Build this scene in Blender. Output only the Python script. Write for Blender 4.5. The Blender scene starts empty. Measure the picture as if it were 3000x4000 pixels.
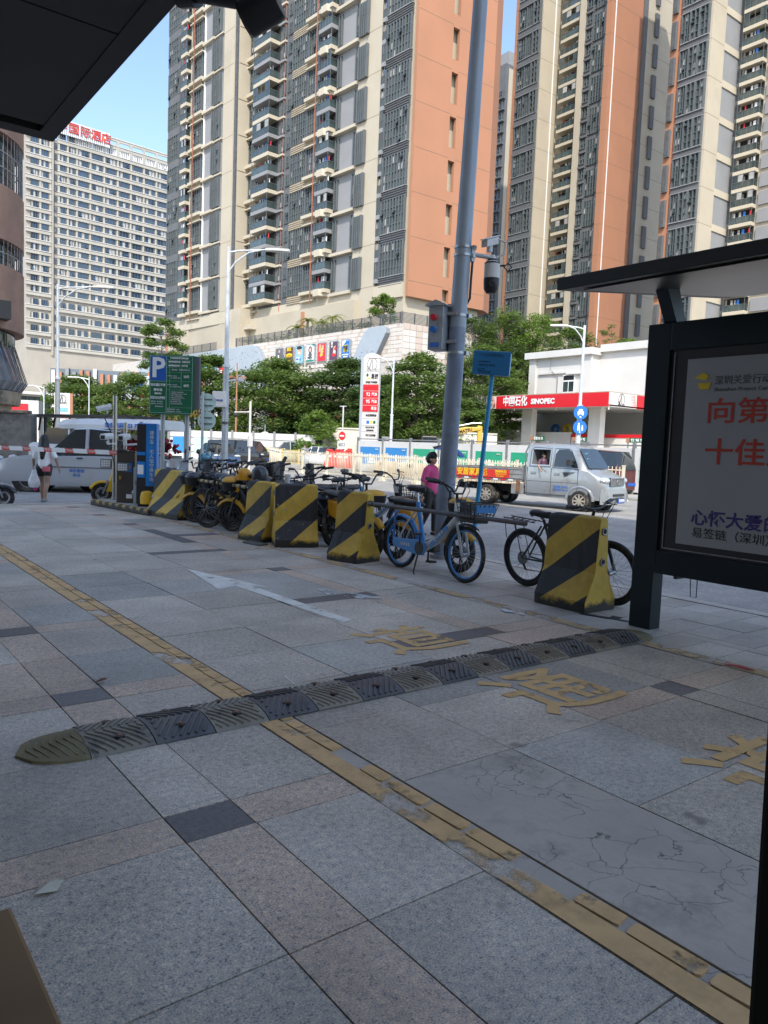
import bpy, math, random
from mathutils import Vector, Matrix, Euler
R = math.radians
sc = bpy.context.scene
COL = sc.collection
# ---------------------------------------------------------------- camera
EYE = 1.42
cam_d = bpy.data.cameras.new("camera")
cam_d.sensor_fit = 'HORIZONTAL'; cam_d.sensor_width = 36.0; cam_d.lens = 36.0 * 2980 / 3000
cam_d.clip_start = 0.05; cam_d.clip_end = 3000
cam = bpy.data.objects.new("camera", cam_d); COL.objects.link(cam)
cam.matrix_world = Matrix.Translation((0, 0, EYE)) @ Matrix.Rotation(R(-37.459), 4, 'Z') @ Matrix.Rotation(R(90 - 4.836), 4, 'X') @ Matrix.Rotation(R(2.2), 4, 'Z')
sc.camera = cam
# ---------------------------------------------------------------- sky, sun, exposure
SUN_AZ, SUN_EL = 40.0, 47.0            # azimuth measured from -Y towards -X
sx, sy, sz = -math.sin(R(SUN_AZ)) * math.cos(R(SUN_EL)), -math.cos(R(SUN_AZ)) * math.cos(R(SUN_EL)), math.sin(R(SUN_EL))
W = bpy.data.worlds.new("World"); sc.world = W; W.use_nodes = True
nt = W.node_tree; bg = nt.nodes["Background"]
sky = nt.nodes.new("ShaderNodeTexSky"); sky.sky_type = 'NISHITA'; sky.sun_disc = False
sky.sun_elevation = R(SUN_EL); sky.sun_rotation = math.atan2(sx, sy)
sky.air_density = 1.0; sky.dust_density = 1.6; sky.ozone_density = 1.6
nt.links.new(sky.outputs[0], bg.inputs[0]); bg.inputs[1].default_value = 0.15
ld = bpy.data.lights.new("sun", 'SUN'); ld.energy = 2.0; ld.angle = R(0.5); ld.color = (1.0, 0.95, 0.86)
sun = bpy.data.objects.new("sun", ld); COL.objects.link(sun)
sun.rotation_euler = Vector((sx, sy, sz)).to_track_quat('Z', 'Y').to_euler()
sc.view_settings.view_transform = 'Standard'; sc.view_settings.look = 'None'
sc.view_settings.exposure = 1.24; sc.view_settings.gamma = 1.0
sc.cycles.max_bounces = 6; sc.cycles.diffuse_bounces = 3; sc.cycles.glossy_bounces = 3
sc.cycles.transparent_max_bounces = 8; sc.cycles.use_denoising = True
# ---------------------------------------------------------------- materials
MATS = {}
def pm(name, col, rough=0.6, metal=0.0, var=0.12, scale=3.0, bump=0.0, spec=0.5, emit=0.0, dirt=None, dscale=1.5, detail=4.0, coat=0.0, rand=0.0, trans=0.0):
    """procedural material: base colour broken up by noise, optional dirt colour, bump, per-object variation"""
    m = bpy.data.materials.new(name); m.use_nodes = True; n = m.node_tree.nodes; l = m.node_tree.links
    b = n["Principled BSDF"]; MATS[name] = m
    b.inputs["Roughness"].default_value = rough; b.inputs["Metallic"].default_value = metal
    b.inputs["Specular IOR Level"].default_value = spec; b.inputs["Coat Weight"].default_value = coat
    if trans: b.inputs["Transmission Weight"].default_value = trans
    tc = n.new("ShaderNodeTexCoord"); nz = n.new("ShaderNodeTexNoise"); l.new(tc.outputs["Object"], nz.inputs["Vector"])
    nz.inputs["Scale"].default_value = scale; nz.inputs["Detail"].default_value = detail
    rp = n.new("ShaderNodeValToRGB"); e = rp.color_ramp.elements
    e[0].position = .3; e[1].position = .7
    e[0].color = [max(0, c * (1 - var)) for c in col[:3]] + [1]; e[1].color = [min(1, c * (1 + var)) for c in col[:3]] + [1]
    l.new(nz.outputs["Fac"], rp.inputs["Fac"]); out = rp.outputs["Color"]
    if dirt:
        d = n.new("ShaderNodeTexNoise"); d.inputs["Scale"].default_value = dscale; d.inputs["Detail"].default_value = 8; d.inputs["Roughness"].default_value = .7
        l.new(tc.outputs["Object"], d.inputs["Vector"])
        r2 = n.new("ShaderNodeValToRGB"); r2.color_ramp.elements[0].position = .5; r2.color_ramp.elements[1].position = .68
        l.new(d.outputs["Fac"], r2.inputs["Fac"])
        mx = n.new("ShaderNodeMix"); mx.data_type = 'RGBA'; mx.inputs["B"].default_value = list(dirt[:3]) + [1]
        l.new(r2.outputs["Color"], mx.inputs["Factor"]); l.new(out, mx.inputs["A"]); out = mx.outputs["Result"]
    if rand:
        oi = n.new("ShaderNodeObjectInfo"); hs = n.new("ShaderNodeHueSaturation"); mr = n.new("ShaderNodeMapRange")
        mr.inputs["To Min"].default_value = 1 - rand; mr.inputs["To Max"].default_value = 1 + rand
        l.new(oi.outputs["Random"], mr.inputs["Value"]); l.new(mr.outputs[0], hs.inputs["Value"]); l.new(out, hs.inputs["Color"]); out = hs.outputs["Color"]
    l.new(out, b.inputs["Base Color"])
    if emit:
        l.new(out, b.inputs["Emission Color"]); b.inputs["Emission Strength"].default_value = emit
    if bump:
        bp = n.new("ShaderNodeBump"); bp.inputs["Strength"].default_value = bump; bp.inputs["Distance"].default_value = .02
        n2 = n.new("ShaderNodeTexNoise"); n2.inputs["Scale"].default_value = scale * 6; n2.inputs["Detail"].default_value = 5
        l.new(tc.outputs["Object"], n2.inputs["Vector"]); l.new(n2.outputs["Fac"], bp.inputs["Height"]); l.new(bp.outputs[0], b.inputs["Normal"])
    return m
M = MATS
pm('cream', (.44, .39, .30), .8, var=.05, scale=.15, dirt=(.39, .345, .26), dscale=.12)
pm('cream_pale', (.47, .42, .325), .8, var=.05, scale=.3)
pm('orange', (.39, .185, .105), .85, var=.05, scale=.15, dirt=(.365, .175, .10), dscale=.1)
pm('brick_red', (.33, .11, .06), .85, var=.06, scale=.2)
pm('slate', (.115, .12, .125), .8, var=.1, scale=.5)
pm('slate_light', (.24, .245, .25), .8, var=.06, scale=.4)
pm('fin', (.10, .115, .12), .55, var=.1, scale=.6)
pm('louvre', (.085, .09, .092), .6, var=.2, scale=2)
pm('louvre_tan', (.30, .24, .16), .7, var=.2, scale=2)
pm('glass', (.035, .055, .06), .06, var=.5, scale=.45, spec=.9, rand=.35)
pm('glass_teal', (.04, .058, .058), .05, var=.4, scale=.5, spec=.9, rand=.3)
pm('glass_blue', (.03, .055, .09), .05, var=.4, scale=.3, spec=1.0, rand=.3)
pm('curtain', (.38, .38, .36), .5, var=.25, scale=1.2, spec=.6, rand=.2)
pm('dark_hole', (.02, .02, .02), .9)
pm('seam', (.17, .13, .09), .9)
pm('white_paint', (.60, .59, .56), .6, var=.05, scale=.5, dirt=(.62, .6, .56), dscale=.5)
pm('white_clean', (.8, .8, .79), .45, var=.03)
pm('hotel_stone', (.43, .41, .355), .8, var=.06, scale=.1, dirt=(.37, .35, .30), dscale=.15)
pm('hotel_pier', (.36, .33, .28), .85, var=.08, scale=.2)
pm('steel', (.42, .43, .44), .35, .8, var=.1, scale=6)
pm('steel_dull', (.30, .31, .32), .5, .6, var=.15, scale=5, dirt=(.2, .17, .14), dscale=9)
pm('black', (.015, .015, .016), .45, var=.2)
pm('black_matte', (.012, .012, .012), .8, var=.2)
pm('rubber', (.018, .018, .018), .8, var=.3, scale=20, bump=.2)
pm('red', (.62, .02, .03), .4, var=.05)
pm('blue', (.02, .16, .50), .4, var=.05)
pm('green_sign', (.012, .10, .045), .35, var=.06)
pm('lettering_white', (.75, .76, .74), .5, var=.02)
pm('lettering_gold', (.80, .55, .02), .5, var=.02)
pm('lettering_red', (.52, .045, .025), .5, var=.05)
pm('lettering_black', (.02, .02, .025), .5, var=.02)
pm('lettering_blue', (.05, .18, .55), .5, var=.02)
# ---------------------------------------------------------------- mesh builder
class MB:
    def __init__(s): s.v = []; s.f = []; s.m = []
    def add(s, vs, fs, mi=0):
        o = len(s.v); s.v += [tuple(p) for p in vs]; s.f += [tuple(i + o for i in f) for f in fs]
        s.m += ([mi] * len(fs)) if isinstance(mi, int) else list(mi)
        return s
    def box(s, x0, x1, y0, y1, z0, z1, mi=0):
        return s.add([(x0,y0,z0),(x1,y0,z0),(x1,y1,z0),(x0,y1,z0),(x0,y0,z1),(x1,y0,z1),(x1,y1,z1),(x0,y1,z1)],
                     [(0,3,2,1),(4,5,6,7),(0,1,5,4),(1,2,6,5),(2,3,7,6),(3,0,4,7)], mi)
    def cbox(s, c, size, mi=0, rot=None):
        a, b, d = (q / 2 for q in size); Mx = rot if rot is not None else Matrix.Identity(3)
        ps = [Mx @ Vector(p) + Vector(c) for p in ((-a,-b,-d),(a,-b,-d),(a,b,-d),(-a,b,-d),(-a,-b,d),(a,-b,d),(a,b,d),(-a,b,d))]
        return s.add(ps, [(0,3,2,1),(4,5,6,7),(0,1,5,4),(1,2,6,5),(2,3,7,6),(3,0,4,7)], mi)
    def quad(s, a, b, c, d, mi=0): return s.add([a,b,c,d], [(0,1,2,3)], mi)
    def poly(s, ps, mi=0): return s.add(ps, [tuple(range(len(ps)))], mi)
    def prism(s, poly, a, b, axis='z', mi=0, mi2=None):
        n = len(poly)
        def P(p, t): return (p[0],p[1],t) if axis == 'z' else ((p[0],t,p[1]) if axis == 'y' else (t,p[0],p[1]))
        vs = [P(p,a) for p in poly] + [P(p,b) for p in poly]
        fs = [tuple(range(n-1,-1,-1)), tuple(range(n,2*n))] + [(i,(i+1)%n,n+(i+1)%n,n+i) for i in range(n)]
        return s.add(vs, fs, mi if mi2 is None else [mi2,mi2]+[mi]*n)
    def cyl(s, p0, p1, r0, r1=None, n=10, mi=0, caps=True):
        r1 = r0 if r1 is None else r1; p0, p1 = Vector(p0), Vector(p1); d = (p1-p0)
        if d.length < 1e-9: return s
        q = d.to_track_quat('Z','Y'); vs = []
        for p, r in ((p0,r0),(p1,r1)):
            for i in range(n):
                t = 2*math.pi*i/n; vs.append(p + q @ Vector((r*math.cos(t), r*math.sin(t), 0)))
        fs = [(i,(i+1)%n,n+(i+1)%n,n+i) for i in range(n)]
        if caps: fs += [tuple(range(n-1,-1,-1)), tuple(range(n,2*n))]
        return s.add(vs, fs, mi)
    def tube(s, pts, r, n=8, mi=0, closed=False):
        pts = [Vector(p) for p in pts]; k = len(pts); rs = r if isinstance(r,(list,tuple)) else [r]*k; vs = []
        up = None
        for i, p in enumerate(pts):
            a = pts[i-1] if (i > 0 or closed) else p; b = pts[(i+1) % k] if (i < k-1 or closed) else p
            t = (b-a).normalized()
            if up is None: up = t.orthogonal().normalized()
            up = (up - t*up.dot(t)); up = up.normalized() if up.length > 1e-6 else t.orthogonal().normalized()
            w = t.cross(up)
            for j in range(n):
                q = 2*math.pi*j/n; vs.append(p + (up*math.cos(q) + w*math.sin(q))*rs[i])
        fs = []
        for i in range(k if closed else k-1):
            a, b = i*n, ((i+1) % k)*n
            fs += [(a+j, a+(j+1)%n, b+(j+1)%n, b+j) for j in range(n)]
        if not closed: fs += [tuple(range(n-1,-1,-1)), tuple((k-1)*n+j for j in range(n))]
        return s.add(vs, fs, mi)
    def torus(s, c, axis, Rr, r, n=28, m=8, mi=0):
        q = Vector(axis).to_track_quat('Z','Y')
        return s.tube([Vector(c) + q @ Vector((Rr*math.cos(2*math.pi*i/n), Rr*math.sin(2*math.pi*i/n), 0)) for i in range(n)], r, m, mi, True)
    def lathe(s, prof, c=(0,0,0), axis=(0,0,1), n=16, mi=0, caps=True):
        q = Vector(axis).to_track_quat('Z','Y'); c = Vector(c); k = len(prof); vs = []
        for r, h in prof:
            for i in range(n):
                t = 2*math.pi*i/n; vs.append(c + q @ Vector((r*math.cos(t), r*math.sin(t), h)))
        fs = [(j*n+i, j*n+(i+1)%n, (j+1)*n+(i+1)%n, (j+1)*n+i) for j in range(k-1) for i in range(n)]
        if caps: fs += [tuple(range(n-1,-1,-1)), tuple((k-1)*n+i for i in range(n))]
        return s.add(vs, fs, mi)
    def ball(s, c, r, n=12, m=8, mi=0):
        r = (r,)*3 if not isinstance(r,(tuple,list)) else r; c = Vector(c); vs = []
        for j in range(m+1):
            ph = math.pi*j/m
            for i in range(n):
                t = 2*math.pi*i/n; vs.append(c + Vector((r[0]*math.sin(ph)*math.cos(t), r[1]*math.sin(ph)*math.sin(t), -r[2]*math.cos(ph))))
        return s.add(vs, [(j*n+i, j*n+(i+1)%n, (j+1)*n+(i+1)%n, (j+1)*n+i) for j in range(m) for i in range(n)], mi)
    def loft(s, secs, mi=0, caps=True, closed=True):
        n = len(secs[0]); vs = [p for q in secs for p in q]; fs = []; ms = []
        for i in range(len(secs)-1):
            for j in range(n if closed else n-1):
                fs.append((i*n+j, i*n+(j+1)%n, (i+1)*n+(j+1)%n, (i+1)*n+j)); ms.append(mi(i,j) if callable(mi) else mi)
        if caps:
            fs += [tuple(range(n-1,-1,-1)), tuple((len(secs)-1)*n+j for j in range(n))]; ms += [0,0] if callable(mi) else [mi,mi]
        return s.add(vs, fs, ms)
    def xf(s, mx):
        s.v = [tuple(mx @ Vector(p)) for p in s.v]; return s
    def mesh(s, name, mats, smooth=False):
        me = bpy.data.meshes.new(name); me.from_pydata(s.v, [], s.f)
        for m in (mats if isinstance(mats,(list,tuple)) else [mats]): me.materials.append(M[m] if isinstance(m,str) else m)
        me.polygons.foreach_set('material_index', s.m)
        if smooth: me.polygons.foreach_set('use_smooth', [True]*len(s.f))
        me.update(); return me
    def build(s, name, mats, parent=None, smooth=False, bevel=0, angle=35):
        o = bpy.data.objects.new(name, s.mesh(name, mats, False)); COL.objects.link(o); o.parent = parent
        if bevel:
            b = o.modifiers.new('bevel','BEVEL'); b.width = bevel; b.segments = 2; b.limit_method = 'ANGLE'; b.angle_limit = R(40)
        if smooth: o.data.shade_smooth() if angle >= 180 else o.data.set_sharp_from_angle(angle=R(angle)); 
        if smooth and angle < 180: o.data.polygons.foreach_set('use_smooth', [True]*len(s.f))
        return o
def tag(o, label=None, cat=None, group=None, kind=None):
    if label: o['label'] = label
    if cat: o['category'] = cat
    if group: o['group'] = group
    if kind: o['kind'] = kind
    return o
def thing(name, label, cat, loc=(0,0,0), rz=0.0, group=None):
    o = bpy.data.objects.new(name, None); COL.objects.link(o); o.location = loc; o.rotation_euler = (0,0,rz); o.empty_display_size = .2
    return tag(o, label, cat, group)
def inst(me, name, parent, loc=(0,0,0), rz=0.0, scale=None):
    o = bpy.data.objects.new(name, me); COL.objects.link(o); o.parent = parent; o.location = loc; o.rotation_euler = (0,0,rz)
    if scale: o.scale = scale
    return o
def copy_tree(o, parent=None):
    c = o.copy(); COL.objects.link(c)
    if parent is not None: c.parent = parent
    for ch in list(o.children): copy_tree(ch, c)
    return c
def text_mesh(body, size, depth=.01, align='CENTER', bold=0.0, spacing=1.0, shear=0.0):
    """lettering as a mesh lying in its local XZ plane facing -Y"""
    cu = bpy.data.curves.new('lettering','FONT'); cu.body = body; cu.size = size; cu.extrude = depth if depth else 0; cu.align_x = align; cu.align_y = 'CENTER'
    cu.offset = bold; cu.space_character = spacing; cu.shear = shear; cu.resolution_u = 2
    o = bpy.data.objects.new('lettering', cu); COL.objects.link(o)
    dg = bpy.context.evaluated_depsgraph_get(); dg.update()
    me = bpy.data.meshes.new_from_object(o.evaluated_get(dg)); bpy.data.objects.remove(o); bpy.data.curves.remove(cu)
    me.transform(Matrix.Rotation(R(90), 4, 'X')); return me
def letters(body, size, mat, parent, loc, rz=0.0, depth=.01, bold=0.0, fit=None, name='lettering', rx=0.0, spacing=1.0, shear=0.0):
    me = text_mesh(body, size, depth, bold=bold, spacing=spacing, shear=shear); me.materials.clear(); me.materials.append(M[mat])
    o = bpy.data.objects.new(name, me); COL.objects.link(o); o.parent = parent; o.location = loc; o.rotation_euler = (rx, 0, rz)
    if fit:
        xs = [v.co.x for v in me.vertices]; w = max(xs)-min(xs) if xs else 1
        o.scale = (fit/w, 1, 1)
    return o
def merge_letters(rows, mat, parent, name='lettering', rz=0.0, loc=(0,0,0)):
    """several lines of small text as one mesh: rows = (body, size, x, z[, bold])"""
    mb = MB()
    for r in rows:
        me = text_mesh(r[0], r[1], .004, align='LEFT', bold=(r[4] if len(r) > 4 else 0)); 
        mb.add([(v.co.x + r[2], v.co.y, v.co.z + r[3]) for v in me.vertices], [tuple(p.vertices) for p in me.polygons]); bpy.data.meshes.remove(me)
    o = mb.build(name, mat, parent); o.location = loc; o.rotation_euler = (0,0,rz); return o
rnd = random.Random(7)
# ================================================================ ground, road, pavement
def granite(name, c, var=.5, isl=.18, rough=.55, sp=170):
    m = bpy.data.materials.new(name); m.use_nodes = True; n = m.node_tree.nodes; l = m.node_tree.links; b = n["Principled BSDF"]; MATS[name] = m
    tc = n.new("ShaderNodeTexCoord"); g = n.new("ShaderNodeNewGeometry")
    a = n.new("ShaderNodeTexNoise"); a.inputs["Scale"].default_value = sp; a.inputs["Detail"].default_value = 3; l.new(tc.outputs["Object"], a.inputs["Vector"])
    r = n.new("ShaderNodeValToRGB"); e = r.color_ramp.elements; e[0].position = .36; e[1].position = .66
    e[0].color = [q*(1-var) for q in c]+[1]; e[1].color = [min(1,q*(1+var*.9)) for q in c]+[1]; e[0].position = .385; e[1].position = .64
    for ps, k in ((.45,(.80,.88,.98)),(.505,(1.0,1.0,1.0)),(.56,(1.22,1.14,1.0))):
        q_ = e.new(ps); q_.color = [min(1,u*w) for u, w in zip(c,k)]+[1]
    a2 = n.new("ShaderNodeTexNoise"); a2.inputs["Scale"].default_value = sp*.22; a2.inputs["Detail"].default_value = 4; a2.inputs["Roughness"].default_value = .7; l.new(tc.outputs["Object"], a2.inputs["Vector"])
    av = n.new("ShaderNodeMix"); av.inputs["Factor"].default_value = .42; l.new(a.outputs["Fac"], av.inputs["A"]); l.new(a2.outputs["Fac"], av.inputs["B"]); l.new(av.outputs["Result"], r.inputs["Fac"])
    v2 = n.new("ShaderNodeTexNoise"); v2.inputs["Scale"].default_value = 1.1; v2.inputs["Detail"].default_value = 7; v2.inputs["Roughness"].default_value = .68; l.new(tc.outputs["Object"], v2.inputs["Vector"])
    mr = n.new("ShaderNodeMapRange"); mr.inputs["From Min"].default_value = .3; mr.inputs["From Max"].default_value = .7; mr.inputs["To Min"].default_value = .62; mr.inputs["To Max"].default_value = 1.15
    l.new(v2.outputs["Fac"], mr.inputs["Value"])
    mi = n.new("ShaderNodeMapRange"); mi.inputs["To Min"].default_value = 1-isl; mi.inputs["To Max"].default_value = 1+isl; l.new(g.outputs["Random Per Island"], mi.inputs["Value"])
    mm = n.new("ShaderNodeMath"); mm.operation = 'MULTIPLY'; l.new(mr.outputs[0], mm.inputs[0]); l.new(mi.outputs[0], mm.inputs[1])
    hs = n.new("ShaderNodeHueSaturation"); l.new(r.outputs["Color"], hs.inputs["Color"]); l.new(mm.outputs[0], hs.inputs["Value"])
    # blackened gum spots and drips
    s = n.new("ShaderNodeTexNoise"); s.inputs["Scale"].default_value = 4.2; s.inputs["Detail"].default_value = 2; l.new(tc.outputs["Object"], s.inputs["Vector"])
    sr = n.new("ShaderNodeValToRGB"); sr.color_ramp.elements[0].position = .70; sr.color_ramp.elements[1].position = .76; l.new(s.outputs["Fac"], sr.inputs["Fac"])
    mx = n.new("ShaderNodeMix"); mx.data_type = 'RGBA'; mx.inputs["B"].default_value = [q*.45 for q in c]+[1]; l.new(sr.outputs["Color"], mx.inputs["Factor"]); l.new(hs.outputs["Color"], mx.inputs["A"])
    l.new(mx.outputs["Result"], b.inputs["Base Color"])
    rr = n.new("ShaderNodeMapRange"); rr.inputs["To Min"].default_value = rough-.12; rr.inputs["To Max"].default_value = rough+.2; l.new(v2.outputs["Fac"], rr.inputs["Value"]); l.new(rr.outputs[0], b.inputs["Roughness"])
    bp = n.new("ShaderNodeBump"); bp.inputs["Strength"].default_value = .25; bp.inputs["Distance"].default_value = .004; l.new(a.outputs["Fac"], bp.inputs["Height"]); l.new(bp.outputs[0], b.inputs["Normal"])
    return m
granite('granite_grey', (.52,.46,.375), .62, .12); granite('granite_pink', (.54,.42,.32), .62, .12); granite('granite_dark', (.15,.14,.135), .4)
granite('granite_blue', (.41,.39,.34), .62, .14); granite('tile_pale', (.50,.455,.395), .25, .12); granite('asphalt', (.33,.315,.29), .32, .0, .8, 90)
granite('tile_brown', (.45,.40,.345), .25, .1)
pm('joint', (.06,.056,.05), .9, var=.3, scale=12)
pm('earth', (.19,.175,.15), .9, var=.2, scale=.6)
pm('concrete_pave', (.34,.33,.30), .85, var=.15, scale=.8)
def cracked(name, c):
    m = pm(name, c, .85, var=.14, scale=2.2, bump=.3, dirt=[q*.62 for q in c], dscale=2.2); n = m.node_tree.nodes; l = m.node_tree.links; b = n["Principled BSDF"]
    tc = n.new("ShaderNodeTexCoord"); w = n.new("ShaderNodeTexNoise"); w.inputs["Scale"].default_value = 3; w.inputs["Detail"].default_value = 5; l.new(tc.outputs["Object"], w.inputs["Vector"])
    ad = n.new("ShaderNodeVectorMath"); ad.operation = 'MULTIPLY_ADD'; ad.inputs[1].default_value = (.5,.5,.5); l.new(w.outputs["Color"], ad.inputs[0]); l.new(tc.outputs["Object"], ad.inputs[2])
    vo = n.new("ShaderNodeTexVoronoi"); vo.feature = 'DISTANCE_TO_EDGE'; vo.inputs["Scale"].default_value = 4.2; l.new(ad.outputs[0], vo.inputs["Vector"])
    rp = n.new("ShaderNodeValToRGB"); rp.color_ramp.elements[0].position = .001; rp.color_ramp.elements[1].position = .012; l.new(vo.outputs["Distance"], rp.inputs["Fac"])
    gate = n.new("ShaderNodeTexNoise"); gate.inputs["Scale"].default_value = 1.7; l.new(tc.outputs["Object"], gate.inputs["Vector"])
    gr = n.new("ShaderNodeValToRGB"); gr.color_ramp.elements[0].position = .47; gr.color_ramp.elements[1].position = .56; l.new(gate.outputs["Fac"], gr.inputs["Fac"])
    mxx = n.new("ShaderNodeMath"); mxx.operation = 'MAXIMUM'; l.new(rp.outputs["Color"], mxx.inputs[0]); l.new(gr.outputs["Color"], mxx.inputs[1])
    src = b.inputs["Base Color"].links[0].from_socket; mx = n.new("ShaderNodeMix"); mx.data_type = 'RGBA'; mx.inputs["A"].default_value = (.11,.10,.09,1)
    l.new(mxx.outputs[0], mx.inputs["Factor"]); l.new(src, mx.inputs["B"]); l.new(mx.outputs["Result"], b.inputs["Base Color"]); return m
cracked('cement', (.45,.40,.33))
def worn(name, c, lo, hi, sc=3.0, dirt=.7):
    m = pm(name, c, .7, var=.12, scale=7, dirt=[q*dirt for q in c], dscale=5); n = m.node_tree.nodes; l = m.node_tree.links; b = n["Principled BSDF"]; o = n["Material Output"]
    tc = n.new("ShaderNodeTexCoord"); w = n.new("ShaderNodeTexNoise"); w.inputs["Scale"].default_value = sc; w.inputs["Detail"].default_value = 9; w.inputs["Roughness"].default_value = .65; l.new(tc.outputs["Object"], w.inputs["Vector"])
    rp = n.new("ShaderNodeValToRGB"); rp.color_ramp.elements[0].position = lo; rp.color_ramp.elements[1].position = hi; l.new(w.outputs["Fac"], rp.inputs["Fac"])
    tr = n.new("ShaderNodeBsdfTransparent"); ms = n.new("ShaderNodeMixShader"); l.new(rp.outputs["Color"], ms.inputs[0]); l.new(b.outputs[0], ms.inputs[1]); l.new(tr.outputs[0], ms.inputs[2]); l.new(ms.outputs[0], o.inputs["Surface"]); return m
worn('yellow_paint', (.60,.385,.17), .54, .62, 3); worn('yellow_faded', (.54,.37,.19), .49, .58, 2.2); worn('white_mark', (.70,.68,.60), .585, .69, 5); worn('old_white', (.5,.52,.5), .47, .5, 6)
worn('stencil_yellow', (.60,.39,.165), .55, .68, 6)

g = MB().box(-900,1500,-900,1500,-1.2,-.20).build('ground', 'earth'); tag(g, kind='structure')
rd = MB().box(-120,600,-400,600,-.6,-.17).build('road', 'asphalt'); tag(rd, kind='structure')
# pavement body with kerb edge, rounded where it meets the side street
def arc(cx, cy, r, a0, a1, n=6): return [(cx+r*math.cos(R(a0+(a1-a0)*i/n)), cy+r*math.sin(R(a0+(a1-a0)*i/n))) for i in range(n+1)]
edge = [(-40,-70),(7.2,-70)] + arc(5.9,15.4,1.3,0,90) + [(-40,16.7)]
pv = MB().prism(edge, -.5, -.012, mi=0).build('pavement', ['joint']); tag(pv, kind='structure')
kb = MB()
kb.box(7.05,7.2,-70,15.4,-.012,.006); kb.box(-40,5.9,16.55,16.7,-.012,.006)
a1, a2 = arc(5.9,15.4,1.3,0,90), arc(5.9,15.4,1.15,0,90)
for i in range(len(a1)-1): kb.prism([a1[i],a1[i+1],a2[i+1],a2[i]], -.012, .006)
k = kb.build('kerb', 'tile_pale'); tag(k, kind='structure')
S = MB(); GAP = .0032
SM = ['granite_grey','granite_pink','granite_dark','granite_blue','tile_pale','cement','tile_brown']
def slab(x0,x1,y0,y1,mi,gap=GAP):
    j = lambda: rnd.uniform(-.001,.0015); t = rnd.uniform(-.002,.002)
    x0 += gap; x1 -= gap; y0 += gap; y1 -= gap
    if x1-x0 < .02 or y1-y0 < .02: return
    S.box(x0,x1,y0,y1,-.012,t,mi)
def cuts(a, b, step, off):
    t = off + math.floor((a-off)/step)*step; out = [a]
    while t < b:
        if t > a+.03 and t < b-.03: out.append(t)
        t += step
    return out + [b]
rows = [2.45+1.65*i for i in range(-20,9)]
def band(y): return any(abs(y-(r+.11)) < .12 for r in rows)
YB = -14.0
def zone(x0, x1, xs, pink_cols=(), step_rows=True, base=0):
    ys = []
    for r in rows: ys += [r, r+.22, r+.22+.715]
    ys = sorted(y for y in ys if YB < y < 16.5) + [16.5]; ys = [YB] + ys
    for i in range(len(ys)-1):
        y0, y1 = ys[i], ys[i+1]; bnd = (y1-y0) < .3
        for j in range(len(xs)-1):
            a, b2 = xs[j], xs[j+1]; col = any(abs((a+b2)/2-c) < .2 and b2-a < .35 for c in pink_cols)
            if bnd and col: mi = 2
            elif bnd or col: mi = 1 if rnd.random() < .8 else (2 if rnd.random() < .4 else 0)
            else: mi = base if rnd.random() < .72 else rnd.choice((3,1,0,3))
            slab(a, b2, y0, y1, mi)
xsA = [-2.0,-1.3,-.55,.33,1.055,1.33,1.82]
zone(-2,1.82,xsA,(1.19,))
slab(1.82,1.93,YB,16.5,0,.002)
xsC = [3.40,4.18,4.40,5.05]
zone(3.4,5.05,xsC,(4.29,))
for y0, y1 in zip(cuts(YB,16.5,.7,2.43)[:-1], cuts(YB,16.5,.7,2.43)[1:]):
    for a, b2 in ((2.02,2.69),(2.69,3.40)):
        if a < 2.1 and y0 < 2.4 and y0 > .2: continue
        slab(a, b2, y0, y1, 0 if rnd.random() < .85 else 3)
slab(2.02,2.69,YB if YB > .2 else .33,2.43,5,.004)
# small pale tiles near the kerb, a darker drain strip
yy = YB
while yy < 16.5:
    for jx, (a, b2) in enumerate(((5.2,5.62),(5.62,5.75),(5.75,6.2),(6.2,6.63),(6.63,7.05))):
        slab(a, b2, yy, yy+.3, 6 if jx == 1 else (4 if rnd.random() < .9 else 6), .003)
    yy += .3
slab(5.05,5.2,YB,16.5,6,.002)
S.box(1.931,2.019,YB,16.5,-.012,-.006,5)
# broken blocks with yellow paint along the lane edge
o = S.build('paving_slabs', SM); tag(o, kind='structure')
Z = .006
B = MB(); yy = .2; rr = random.Random(3)
while yy < 16:
    ln = rr.uniform(.10,.27) if yy < 6 else .5; a = rr.uniform(.006,.016)
    if not (1.45 < yy < 1.62) and rr.random() > (.05 if yy < 3 else .02):
        x0, x1 = 1.935, 2.008; y0, y1 = yy+a, yy+ln-a; c = .012
        B.prism([(x0+rr.uniform(0,.008),y0+c),(x0+c,y0),(x1-c-rr.uniform(0,.01),y0+rr.uniform(0,.01)),(x1,y0+c),(x1-rr.uniform(0,.012),y1-c),(x1-c,y1),(x0+c,y1-rr.uniform(0,.01)),(x0,y1-c)], -.012, .003)
    yy += ln
o = B.build('yellow_edge_stones', 'yellow_paint'); tag(o, kind='structure')
L = MB().quad((1.823,.2,.004),(1.925,.2,.004),(1.925,16.2,.004),(1.823,16.2,.004)).build('yellow_line', 'yellow_paint'); tag(L, kind='structure')
L = MB().quad((5.06,-8,.004),(5.185,-8,.004),(5.185,16,.004),(5.06,16,.004)).build('yellow_line', 'yellow_faded'); tag(L, kind='structure')
A = MB(); zz = Z
A.poly([(x,y,.004) for x,y in [(3.36,7.94),(3.16,6.69),(3.385,6.78),(3.44,4.99),(3.56,5.02),(3.53,6.68),(3.64,6.59)]])
o = A.build('painted_arrow', 'white_mark'); tag(o, kind='structure')
o = MB().prism([(4.02,6.3),(4.2,6.05),(4.32,5.62),(4.2,5.5),(4.1,5.8),(3.95,6.0)], .0025, Z).build('worn_white_marking', 'old_white'); tag(o, kind='structure')
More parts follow.
